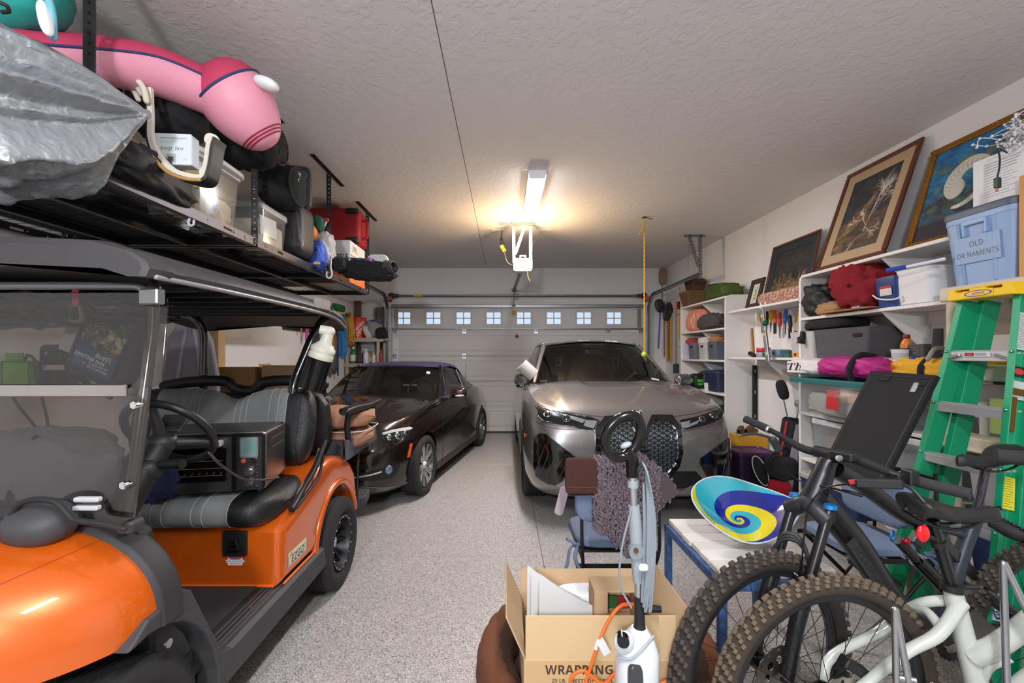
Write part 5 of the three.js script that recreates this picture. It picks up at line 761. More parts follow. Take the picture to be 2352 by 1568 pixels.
for (const s of [-1,1]){
P('front_pillar',loft([0,0.25,0.5,0.75,1,1.15].map((t)=>{const q=t<=1?V(s*lerp(0.81,0.625,t),lerp(1.15,1.62,t) + 0.02*Math.sin(t*Math.PI),lerp(zB - 0.29,zT - 0.17,t)) : V(s*0.635,1.635,zT - 0.35);return rrect(0.055,0.05,0.02,3).map(([a,b])=>q.clone().add(V(a,b,-b*0.5)));}),{caps: true}),paint);
const sg=[];for (let k=0;k<=6;k++){const t=k / 6;sg.push(V(s*lerp(0.9,0.64,t)*0.985,lerp(1.12,1.64,t),0));} P('side_glass',loft([[-1.5,0],[-2.3,0],[-3.0,0],[-3.9,0]].map(([z],i)=>sg.map((p,k)=>V(p.x,Math.min(p.y,i===0?1.3 : 2),z - (i===0?k*0.06 : 0)))),{open: true}),darkGlass);
P('roof_rail',pipe([V(s*0.64,1.64,-2.15),V(s*0.655,1.655,-2.6),V(s*0.64,1.64,-3.3),V(s*0.61,1.58,-3.9)],0.02),paint);
P('sill_trim',pipe([V(s*0.9,1.13,-1.35),V(s*0.925,1.13,-2.2),V(s*0.92,1.13,-3.6)],0.014),gloss);
const mi=P('wing_mirror',T(blob(0.09,0.07,0.07,{e: 0.6,n: 30}),[s*0.955,1.2,-1.42],[0,s*0.25,s*0.1]),M('#6c6869',0.25,{metalness: 0.7,clearcoat: 1}));mesh('mirror_base',T(blob(0.11,0.028,0.05,{e: 0.6,n: 24}),[s*0.92,1.13,-1.42]),gloss,mi);
}
P('tailgate',[T(bx(1.2,0.62,0.06,0,0,0,[0.6,0,0]),[0,1.34,-4.12])],paint);P('rear_window',bx(0.9,0.3,0.02,0,1.42,-4.05,[0.6,0,0]),M('#cfd3d5',0.3));
// cabin
P('dashboard',[T(blob(0.78,0.06,0.24,{e: 0.4,n: 40}),[0,1.15,-1.56]),bx(1.7,0.02,2.2,0,1.145,-2.75)],M('#1c1a1a',0.8));
P('defrost_strip',bx(0.9,0.012,0.02,0.05,1.185,-1.33),M('#8e8b88',0.4));
for (const s of [-1,1]){const se=P('front_seat',T(blob(0.25,0.26,0.1,{e: 0.55,n: 36}),[s*0.4,1.2,-2.5],[-0.15,0,0]),M('#5a3a30',0.7));mesh('headrest',T(blob(0.13,0.11,0.06,{e: 0.6,n: 28}),[s*0.4,1.46,-2.5]),M('#4a302a',0.7),se);mesh('headrest_frame',T(ext(rrect(0.085,0.115,0.012),0.02,0.003,[rrect(0.066,0.094,0.008)]),[s*0.4,1.4,-2.42]),M('#b8ab92',0.3,{metalness: 0.8}),se);mesh('headrest_slot',bx(0.066,0.094,0.008,s*0.4,1.4,-2.425),blackPl,se);}
P('steering_wheel',[T(new THREE.TorusGeometry(0.175,0.016,10,40).scale(1,0.85,1),[0.4,1.2,-1.86],[-0.4,0,0])],M('#1b1b1c',0.5));P('rear_mirror',[T(blob(0.12,0.038,0.03,{e: 0.5,n: 24}),[0,1.53,-1.95]),T(blob(0.16,0.03,0.08,{e: 0.5,n: 24}),[0,1.61,-1.98])],M('#2d2b2a',0.3));P('registration_sticker',bx(0.1,0.025,0.002,0.6,1.21,-1.33,[-0.7,0.3,0]),M('#d9cfd2',0.5));P('wiper',[pipe([V(-0.7,1.17,-1.2),V(-0.2,1.175,-1.13),V(0.35,1.175,-1.13)],0.009)],blackPl);
for (const [z] of [[-0.9],[-3.85]]) for (const s of [-1,1]) carWheel(car,s*0.845,0.385,z,0.385,0.26,s,metal('#8f9295',0.3),5,0.16);
P('underbody',[bx(1.5,0.12,4.2,0,0.27,-2.35),bx(1.2,0.5,0.7,0,0.55,-0.9),bx(1.2,0.5,0.7,0,0.55,-3.85)],M('#0c0c0c',0.9));P('side_marker',bx(0.01,0.03,0.09,-0.97,0.72,-0.42),M('#d0602a',0.4));
}
{
// brown convertible on the left
const th=-10*Math.PI / 180,car=thing('convertible','dark brown convertible with a purple fabric roof, partly hidden behind the golf cart','car',[-1.83,0,-4.25],th);
const paint=M('#231916',0.2,{metalness: 0.45,clearcoat: 1,clearcoatRoughness: 0.03});
const base=(z)=>z>-1.35?lerp(0.975,0.77,smooth(-1.5,0.25,z)) - 0.05*smooth(-0.25,0.02,z) : z>-3.4?lerp(0.975,0.97,smooth(-1.35,-3.4,z)) : lerp(0.97,0.9,smooth(-3.4,-4.3,z));
const c={zn: 0,zr: -4.28,W: 0.9,ef: 4.6,er: 4.2,yb: 0.17,levels: [[0.0,0.9,0.08],[0.05,0.95,0.03],[0.14,0.975,0.0],[0.22,0.965,0.0],[0.42,0.985,0.0],[0.62,1,0.01],[0.7,1.0,0.02],[0.74,0.985,0.03],[0.85,0.965,0.06],[0.94,0.945,0.1],[1,0.92,0.14]],waist: (z,v)=>1 - 0.02*Math.exp(-(((z + 2.2) / 0.6)**2))*(v>0.1&&v<0.6?1 : 0),top: (x,z)=>base(z),arches: [[-0.8,0.317,0.35],[-3.49,0.317,0.35]]};
c.hood=(x,z)=>base(z) + 0.045*(1 - (x / 0.82)**2)*smooth(0.02,-0.5,z)*smooth(-1.5,-1.2,z) + 0.012*smooth(0.62,0.55,Math.abs(x) + 0.18*clamp((z + 1.2) / 1.1))*smooth(-1.5,-1.2,z)*smooth(0,-0.3,z);
const body=mesh('body',carBody(c),paint,car),sk=new Skin(body),P=(n,g,m,o)=>mesh(n,g,m,car,o),gloss=M('#0b0a0a',0.1,{clearcoat: 1});
const hl=[[874,996],[898,988],[939,980],[948,983],[938,997],[916,1011],[889,1015],[875,1008]];
const ho=P('headlamp',patch(sk,hl,0.006,car),M('#35373a',0.15,{metalness: 0.5}));mesh('lamp_brow',patch(sk,[[876,995],[900,987],[939,980],[947,983],[940,987],[902,993],[880,999]],0.01,car),M('#c9c6c0',0.3),ho);
for (const [x,y,r] of [[893,1004,8],[912,1000,9],[930,993,6]]){const q=sk.px(x,y);if (!q) continue;const g=new THREE.SphereGeometry(r*4.4 / F,16,10).scale(1,1,0.5);g.applyQuaternion(new THREE.Quaternion().setFromUnitVectors(V(0,0,1),q.n));q.p.addScaledVector(q.n,0.006);g.translate(q.p.x,q.p.y,q.p.z);mesh('projector',toLocal(g,car),metal('#c4c8cb',0.12),ho);}
P('bumper_intake',patch(sk,[[816,1090],[870,1078],[918,1063],[912,1085],[896,1098],[856,1104],[820,1104]],0.006,car),M('#0f0f10',0.4));P('intake_blade',seam(sk,[[816,1096],[850,1090],[874,1083]],0.008,car,0.012),M('#b9b4ae',0.3));
const fq=sk.px(892,1078);if (fq){const g=new THREE.SphereGeometry(0.042,20,12).scale(1,1,0.45);g.applyQuaternion(new THREE.Quaternion().setFromUnitVectors(V(0,0,1),fq.n));fq.p.addScaledVector(fq.n,0.008);g.translate(fq.p.x,fq.p.y,fq.p.z);P('fog_lamp',toLocal(g,car),M('#7e8fb0',0.08,{metalness: 0.6}));}
P('amber_reflector',patch(sk,[[942,1018],[947,1018],[941,1049],[935,1050]],0.005,car,{step: 3}),M('#e0571a',0.3));P('bumper_lip',seam(sk,[[830,1118],[880,1120],[930,1110],[944,1100]],0.007,car,0.003),M('#5c5654',0.4));
P('door_shut_line',[seam(sk,[[1013,925],[1017,960],[1017,1040],[1012,1060]],0.0025,car,0.0),seam(sk,[[1068,900],[1070,960],[1062,1010]],0.0025,car,0)],M('#050505',0.8));P('side_crease',seam(sk,[[962,948],[1000,938],[1050,925],[1095,918]],0.004,car,-0.001),paint);
const dh=sk.px(1069,908);if (dh) P('door_handle',toLocal(T(blob(0.012,0.016,0.09,{e: 0.7,n: 20}),[dh.p.x + 0.015,dh.p.y,dh.p.z],[0,th,0]),car),gloss);
for (const s of [-1,1]) P('sill',bx(0.05,0.1,2.0,s*0.85,0.22,-2.15,undefined,0.015),M('#3b3230',0.4,{metalness: 0.4}));
const arc=(w,y,z,bow,dy,n=21)=>Array.from({length: n},(_,i)=>{const u=i / (n - 1)*2 - 1;return V(u*w,y + dy*(1 - u*u),z - bow*u*u);});
const zB=-1.3,zT=-1.95,ws=[];for (let k=0;k<=8;k++){const s=k / 8;ws.push(arc(lerp(0.74,0.585,s),lerp(0.965,1.325,s) + 0.015*Math.sin(s*Math.PI),lerp(zB,zT,s),lerp(0.24,0.14,s),lerp(0.0,0.035,s)));}
P('windshield',loft(ws,{open: true}),tintGlass);
const soft=M('#3d3a58',0.9,{bump: B.cloth,bs: 0.0008,sheen: 0.6,sheenColor: new THREE.Color('#6a6590')});
// fabric roof: each section runs from the left edge over the top to the right edge
const st=[[-1.93,0.6,1.335,1.325,0.14],[-2.1,0.625,1.375,1.335,0.08],[-2.4,0.64,1.4,1.335,0.02],[-2.8,0.645,1.395,1.29,0],[-3.0,0.65,1.36,1.2,0],[-3.2,0.665,1.28,1.08,0],[-3.4,0.69,1.17,0.985,0],[-3.6,0.7,1.05,0.97,0],[-3.75,0.66,0.985,0.965,0]];
P('fabric_roof',loft(st.map(([z,w,y,ye,bow])=>{const o=[];for (let i=0;i<=24;i++){const u=i / 24*2 - 1,a=Math.abs(u),k=sgp(Math.max(0,1 - a**3.2),0.55);o.push(V(u*w,ye + (y - ye)*k,z - bow*u*u));} return o;}),{open: true}),soft);
for (const s of [-1,1]){
P('front_pillar',loft([0,0.5,1].map((t)=>{const q=V(s*lerp(0.755,0.6,t),lerp(0.95,1.335,t) + 0.015*Math.sin(t*Math.PI),lerp(zB - 0.25,zT - 0.15,t));return rrect(0.05,0.045,0.02,3).map(([a,b])=>q.clone().add(V(a,b,-b*0.4)));}),{caps: true}),paint);
const glass=(z0,z1,t0,t1,m=8)=>loft(Array.from({length: m},(_,i)=>{const z=lerp(z0,z1,i / (m - 1)),ye=(()=>{for (let k=0;k + 1<st.length;k++) if (z<=st[k][0]&&z>=st[k + 1][0]){const f=(z - st[k][0]) / (st[k + 1][0] - st[k][0]);return lerp(st[k][3],st[k + 1][3],f);} return lerp(0.97,1.325,clamp((z - zB + 0.25) / (zT - 0.15 - zB + 0.25)));})();return [0,0.5,1].map((t)=>V(s*lerp(0.79,0.62 + (ye<1.3?(1.3 - ye)*0.25 : 0),t),lerp(0.965,Math.max(ye,0.97),t),z));}),{open: true});
P('door_window',glass(-1.56,-2.62),darkGlass);P('quarter_window',glass(-2.66,-3.36),darkGlass);
P('window_trim',[pipe([V(s*0.79,0.968,-1.5),V(s*0.8,0.968,-2.4),V(s*0.79,0.968,-3.4)],0.008),rod(V(s*0.79,0.97,-2.64),V(s*0.665,1.28,-2.66),0.009),pipe([V(s*0.74,0.97,-1.57),V(s*0.6,1.33,-2.12)],0.006)],metal('#9aa0ae',0.2));
const mi=P('wing_mirror',T(blob(0.1,0.07,0.075,{e: 0.65,n: 30}),[s*0.98,1.02,-1.72],[0,s*0.2,s*0.12]),M('#3a2621',0.2,{metalness: 0.5,clearcoat: 1}));mesh('mirror_foot',rod(V(s*0.86,0.965,-1.72),V(s*0.95,0.98,-1.72),0.025),gloss,mi);mesh('turn_lamp',T(blob(0.06,0.012,0.012,{n: 16}),[s*1.0,0.985,-1.648],[0,s*0.2,s*0.05]),M('#cfcac6',0.3),mi);
}
P('antenna',[rod(V(0.45,0.94,-4.0),V(0.45,1.33,-4.06),0.005,0.003,8),rod(V(0.45,0.92,-4.0),V(0.45,1.0,-4.01),0.02,0.008)],blackPl);
P('dashboard',[T(blob(0.68,0.05,0.2,{e: 0.4,n: 40}),[0,0.95,-1.7]),bx(1.5,0.02,1.9,0,0.955,-2.55)],M('#171414',0.8));
for (const s of [-1,1]){const se=P('front_seat',T(blob(0.24,0.22,0.09,{e: 0.6,n: 32}),[s*0.36,0.98,-2.5],[-0.2,0,0]),M('#a59b8c',0.7));mesh('headrest',T(blob(0.12,0.09,0.055,{e: 0.6,n: 28}),[s*0.36,1.19,-2.55]),M('#8e8578',0.7),se);}
P('steering_wheel',T(new THREE.TorusGeometry(0.18,0.016,10,40),[0.36,1.0,-1.98],[-0.4,0,0]),M('#4a4643',0.5));P('rear_mirror',T(blob(0.11,0.035,0.03,{e: 0.5,n: 24}),[0,1.27,-1.98]),M('#1b1a1a',0.3));P('window_sticker',[bx(0.05,0.05,0.002,0.5,1.26,-1.9,[-1,0.2,0])],M('#cfd6da',0.5));
roundel(car,{p: sk.px(800,985)?.p ?? V(-1.8,0.8,-4.3),n: V(0,0.5,0.86)},0.036);
for (const z of [-0.8,-3.49]) for (const s of [-1,1]) carWheel(car,s*0.775,0.317,z,0.317,0.222,s,metal('#c6c8ca',0.28),10,0.09);
P('underbody',[bx(1.3,0.1,3.9,0,0.22,-2.15),bx(1.05,0.5,0.66,0,0.5,-0.8),bx(1.05,0.5,0.66,0,0.5,-3.49)],M('#0b0b0b',0.9));
}
// ---------- along the left wall and in the back left corner ----------
{
const X0=ROOM.x0;
const ch=thing('green_charger','bright green finned battery charger on the left wall seen through the windshield','charger',at(50,862,2.62));
mesh('case',bx(0.2,0.17,0.06,0,0,0,undefined,0.01),M('#3f8f1c',0.45),ch);mesh('label_plate',[bx(0.14,0.15,0.006,0.0,0,0.032)],M('#7ac31f',0.5),ch);mesh('fins',Array.from({length: 12},(_,i)=>bx(0.24,0.004,0.05,0,-0.07 + i*0.0125,0)),M('#222522',0.5),ch);mesh('mount_plate',bx(0.12,0.06,0.01,-0.06,0.1,-0.01),M('#6db31c',0.5),ch);
mesh('cords',[pipe([V(0.04,0.09,0.02),V(0.07,0.12,0.03),V(0.12,0.06,0.03),V(0.13,-0.1,0.02),V(0.17,-0.28,0.02),V(0.2,-0.5,0.05)],0.007),pipe([V(-0.04,-0.1,0.02),V(0,-0.17,0.02),V(0.1,-0.28,0.03),V(0.18,-0.36,0.06)],0.007)],blackPl,ch);
const ca=thing('bike_carrier','black hitch bike carrier with clamp blocks hung on the left wall behind the cart','bike carrier',at(165,845,2.75));
mesh('mast',[bx(0.05,0.34,0.05,0,0,0),bx(0.025,0.09,0.02,0.0,0.21,0)],M('#1d1d1e',0.5),ca);for (const [x,y] of [[-0.05,0.08],[-0.08,-0.07]]){mesh('clamp_block',T(ext(rrect(0.13,0.12,0.03),0.09,0.012),[x,y,0.04]),blackPl,ca);mesh('clamp_bolt',cy(0.008,0.008,0.01,x - 0.01,y + 0.01,0.09,[Math.PI / 2,0,0],8),steel,ca);mesh('arm',rod(V(x,y,0.02),V(0.24,y + 0.01,0.02),0.016),blackPl,ca);} mesh('cross_tube',rod(V(0.02,-0.05,0.0),V(0.24,-0.18,0.0),0.014),blackPl,ca);mesh('hook_loop',pipe([V(0,0.22,0.01),V(-0.01,0.3,0.02),V(0.015,0.3,0.02),V(0.01,0.24,0.02)],0.009),chromeM,ca);
const gl=softBag('red_glove','red work glove hanging on the arm of the black bike carrier','glove',at(235,855,2.72),0,[0.075,0.05,0.04],cloth('#a8301f'),{folds: 0.3,s: 81});mesh('cuff',T(blob(0.03,0.04,0.03,{e: 0.6,n: 16}),[0.06,0.09,0],[0,0,-0.5]),cloth('#c04428'),gl);
const sl=thing('speckled_sled','grey lilac speckled plastic sled standing upright by the left wall behind the cart','sled',[-2.56,0,-3.72],0.25);
const out=[];for (const [x,y] of [[-0.2,0],[0.2,0],[0.21,1.3],[0.16,1.62],[0.06,1.82],[-0.06,1.83],[-0.15,1.65],[-0.2,1.3]]) out.push([x,y]);
mesh('shell',ext(out,0.07,0.03,undefined,{crease: 0.8,seg: 4}),M('#8f8d99',0.5,{map: mottled(256,'#a3a1ad','#6f6d7a',0.05,60,3,2)}),sl);mesh('ridge',[-0.07,0.08].map((x)=>pipe([V(x*1.5,0.1,0.035),V(x*1.2,1.2,0.04),V(x*0.4,1.7,0.03)],0.014)),M('#b4b2c0',0.45),sl);
const stick=printMap(256,160,(c,w,h)=>{c.fillStyle='#c9a877';c.fillRect(0,0,w,h);c.fillStyle='#ecebe6';c.fillRect(40,30,170,90);c.fillStyle='#5b6fa8';for (let i=0;i<6;i++) c.fillRect(54,40 + i*13,rnd(50,130),5);});
carton('tall_carton','tall brown carton with a white shipping label leaning by the grey sled',V(-2.62,0,-4.02),0.1,[0.24,1.83,0.12],cardM,{prints: [['front',M('#c39b6c',0.88),0.1,0.02]]});
carton('cardboard_box','brown cardboard box standing against the left wall, wider of two behind the cart seat',V(-2.34,0,-4.0),0.03,[0.38,1.39,0.2],cardDark,{prints: [['front',stick,0.3,0.06]]});
const cb=carton('cardboard_box','worn cardboard box with a lifted flap and grey print behind the backrest',V(-1.93,0,-4.0),-0.04,[0.3,1.405,0.2],M('#b49673',0.9),{});mesh('lifted_flap',[bx(0.004,0.12,0.18,-0.165,1.36,0,[0,0,0.25])],cardDark,cb);mesh('print_block',[0,1,2,3,4].map((i)=>bx(0.02,rnd(0.02,0.05),0.002,-0.03 + i*0.03,1.3,0.102)),M('#6d5f52',0.8),cb);
// hanging tools
const rail=thing('tool_rail','black tool rail along the left wall under the far end of the ceiling rack','rail',[X0 + 0.02,1.86,-7.0]);mesh('rail',bx(0.03,0.06,2.2,0,0,0),blackPl,rail);mesh('clips',Array.from({length: 12},(_,i)=>rod(V(0.01,0,-1 + i*0.18),V(0.07,-0.01,-1 + i*0.18),0.008)),blackPl,rail);
const hang=(n,lb,cat,px,top,bot,r,m,o={})=>{const x=X0 + 0.09,z=(X0 + 0.09)*F / (px - PX),t=thing(n,lb,cat,[x,0,-z]),Y=(y)=>EYE - (y - PY)*z / F;mesh('handle',rod(V(0,Y(bot),o.dz ?? 0),V(0,Y(top),0),r,r*0.9),m,t);if (o.head) o.head(t,Y(bot),Y(top));return t;};
const wood=M('#b07a45',0.6),woodD=M('#8a5433',0.6);
hang('lopper','loppers with pink handles on the left wall, leftmost of the hanging tools','loppers',703,728,783,0.013,M('#c8438f',0.5),{head: (t,b,y)=>{mesh('handle',rod(V(0,b,0),V(0,y,-0.13),0.013),M('#c8438f',0.5),t);mesh('grip',[rod(V(0,y,0),V(0,y + 0.1,0),0.017),rod(V(0,y,-0.13),V(0,y + 0.1,-0.14),0.017)],blackPl,t);}});
hang('black_shovel','black shovel with a dark blade hanging between the strut and the yellow handle','shovel',731,720,790,0.016,blackPl,{head: (t,b)=>mesh('blade',T(blob(0.03,0.2,0.12,{e: 0.7,n: 24}),[0,b - 0.1,0]),M('#2a2524',0.5),t)});
hang('white_pole','thin white pole hanging by the black shovel','pole',739,718,815,0.011,M('#cfd2d8',0.4));hang('drill_pole','black pole with punched holes hanging by the white pole','pole',745,720,800,0.017,M('#33312f',0.6));
hang('yellow_pick','yellow handled pick slanting among the hanging tools','pick',757,723,838,0.022,M('#d79a1e',0.5),{dz: -0.1,head: (t,b,y)=>mesh('head',rod(V(0,y + 0.03,-0.22),V(0,y + 0.02,0.2),0.022,0.01),darkSteel,t)});
hang('garden_spade','spade with wooden shaft and shiny rounded blade among the hanging tools','spade',766,738,795,0.019,wood,{head: (t,b)=>{mesh('socket',rod(V(0,b - 0.12,0),V(0,b,0),0.03,0.02),steel,t);mesh('blade',T(blob(0.02,0.2,0.12,{e: 0.7,n: 24}),[0.01,b - 0.26,0]),metal('#8d9095',0.35),t);}});
hang('red_brown_pole','red brown pole right of the wooden spade shaft','pole',770,722,830,0.016,woodD);
hang('green_push_broom','broom with a green head upward and dark pole hanging by the coiled cords','broom',776,722,862,0.015,M('#2a3b5a',0.4),{head: (t,b,y)=>{mesh('head',T(ext(rrect(0.42,0.11,0.03),0.09,0.02),[0.02,y + 0.11,0.02],[0,Math.PI / 2,0.0]).rotateX(0),M('#1f7a3a',0.8,{bump: B.fleece,bs: 0.006}),t);mesh('collar',cy(0.035,0.035,0.07,0,y + 0.03,0),M('#d8b52a',0.5),t);}});
const hank=(n,lb,px,top,bot,c,r,w,k)=>{const x=X0 + 0.12,z=x*F / (px - PX),t=thing(n,lb,'cable',[x,0,-z]),Y=(y)=>EYE - (y - PY)*z / F;mesh('coils',Array.from({length: k},(_,i)=>{const a=rnd(0.5,1)*w,d=rnd(-0.03,0.06),e=rnd(-0.08,0.06);return pipe([V(d,Y(top),0),V(d - a*0.6,lerp(Y(top),Y(bot),0.6),-0.02),V(d - a*0.3,Y(bot) + e,0.02),V(d + a*0.8,Y(bot) + e + 0.02,0.03),V(d + a*0.6,lerp(Y(top),Y(bot),0.5),0)],r,{closed: true,n: 40,m: 6});}),M(c,0.6),t);mesh('tie',cy(0.04,0.045,0.06,0,Y(top) - 0.05,0,undefined,12),M('#6a4a1e',0.7),t);};
hank('extension_cable','bright blue coiled extension cord hanging left of the yellow cord',784,722,810,'#2f7fc0',0.008,0.08,12);hank('extension_cable','yellow orange coiled cord hanging in front of the red bucket',799,718,778,'#cf9a3a',0.009,0.12,14);
const rk=thing('garden_fork','thin dark fork tines on the left wall just below the rack end','fork',[X0 + 0.05,2.1,-6.3]);mesh('tines',[-0.09,-0.03,0.03,0.09].map((z)=>pipe([V(0,0.1,z),V(0.03,0.02,z),V(0.02,-0.09,z)],0.005)),darkSteel,rk);mesh('crossbar',rod(V(0.02,-0.09,-0.1),V(0.02,-0.09,0.1),0.008),darkSteel,rk);mesh('shaft',rod(V(0.02,-0.09,0),V(0.02,-0.3,0),0.012),wood,rk);
// resin shelf in the corner
const rs=thing('resin_shelf','grey beige plastic shelving unit in the corner left of the garage door','shelving unit',[-2.52,0,-8.42]),rM=M('#b7aea2',0.6);
for (const y of [0.4,0.87,1.34,1.8]) mesh('shelf',[bx(0.68,0.05,0.5,0,y - 0.025,0,undefined,0.008),bx(0.7,0.07,0.03,0,y - 0.035,0.25)],rM,rs);for (const x of [-0.31,0.25]) for (const z of [-0.2,0.23]) mesh('post',cy(0.03,0.03,1.78,x,0.89,z,undefined,14),rM,rs);
const tub=thing('red_bucket','orange red pail with white store lettering on the top corner shelf','bucket',[-2.67,1.803,-8.3]),logo=canvasTex(1024,256,(c,w,h)=>{c.fillStyle='#d9381e';c.fillRect(0,0,w,h);for (const x of [270,780]){c.save();c.translate(x,128);c.rotate(-0.6);text(c,'THE HOME',0,-36,52,'#f0ebe6');text(c,'DEPOT',0,32,84,'#f0ebe6');c.restore();}},{});
const bkt=new THREE.CylinderGeometry(0.15,0.128,0.36,36,1,true);bkt.rotateY(2.2);bkt.translate(0,0.18,0);mesh('wall',bkt,M('#ffffff',0.4,{map: logo}),tub,{uv: true});mesh('floor',cy(0.128,0.128,0.006,0,0.003,0),M('#d9381e',0.4),tub);mesh('rim',[0.36,0.335,0.31].map((y)=>T(new THREE.TorusGeometry(0.151,0.006,8,36).rotateX(Math.PI / 2),[0,y,0])),M('#d9381e',0.4),tub);
const sacks=softBag('grey_white_sack','grey and white cloth sack slumped beside the red bucket','sack',V(-2.38,1.8,-8.3),0,[0.15,0.17,0.14],cloth('#8d8b89'),{folds: 0.4,s: 91});mesh('white_panel',T(blob(0.06,0.13,0.1,{e: 0.7,folds: 0.3,s: 92}),[-0.09,0.1,0.06],[0,0,0.4]),cloth('#cfccc8'),sacks);mesh('blue_hem',pipe([V(-0.1,0.3,0.05),V(0.05,0.31,0.08),V(0.15,0.27,0.04)],0.012),M('#28468f',0.7),sacks);
softBag('baseball_hat','black cap hanging over the edge of the top corner shelf','hat',V(-2.22,1.78,-8.2),0,[0.09,0.11,0.1],blackCloth,{folds: 0.3,s: 94});
const bl=[[-2.74,'#1f7d45','#e4e2de',0.055,0.3,'tall green jug of cleaner'],[-2.62,'#3a3230','#b02a2a',0.035,0.22,'dark bottle with red cap'],[-2.55,'#20318a','#e6e6e6',0.035,0.24,'blue bottle with white cap'],[-2.49,'#dfe2e4','#e9e9e9',0.05,0.26,'white spray bottle'],[-2.41,'#d8742a','#28406e',0.033,0.22,'orange bottle with blue cap'],[-2.35,'#dcd8cf','#d9c21f',0.033,0.2,'white bottle with yellow cap'],[-2.29,'#e4e6e2','#5e8f6e',0.04,0.27,'pale bottle with green cap'],[-2.22,'#8c3f35','#c2544a',0.045,0.24,'brick red bottle']];
bl.forEach(([x,c,k,r,h,lb],i)=>bottle('cleaner_bottle',lb + ' on the second corner shelf by the garage door',V(x,1.342,-8.26 + (i % 2)*0.06),[r,h],M(c,0.4),M(k,0.4),{spray: i===3||i===6,label2: i===0||i===4?M('#e8e4da',0.6) : null}));
const pl=(n,lb,x,w,h,z,m,lean=0)=>{const t=thing(n,lb,'board',[x,0,z]);mesh('plank',T(bx(w,h,0.03,0,h / 2,0),[0,0,0],[0,0,lean]),m,t);};
const greyW=M('#6e6560',0.8,{bump: B.grain,bs: 0.001});pl('brown_plank','wide brown plank leaning in the corner behind the red bucket',-2.84,0.13,2.53,-8.72,M('#6f5a48',0.8),-0.015);
for (const [x,w,h,lb] of [[-2.47,0.03,2.4,'narrow pale strip, leftmost of the boards by the door track'],[-2.42,0.05,2.41,'grey strip second from left of the boards by the door track'],[-2.36,0.03,2.41,'thin grey strip third of the boards by the door track'],[-2.32,0.026,2.42,'thin dark strip behind the short wide board by the door track'],[-2.28,0.1,2.02,'short wide grey board nearest the door track']]) pl('grey_board',lb,x,w,h,-8.74,greyW);
}
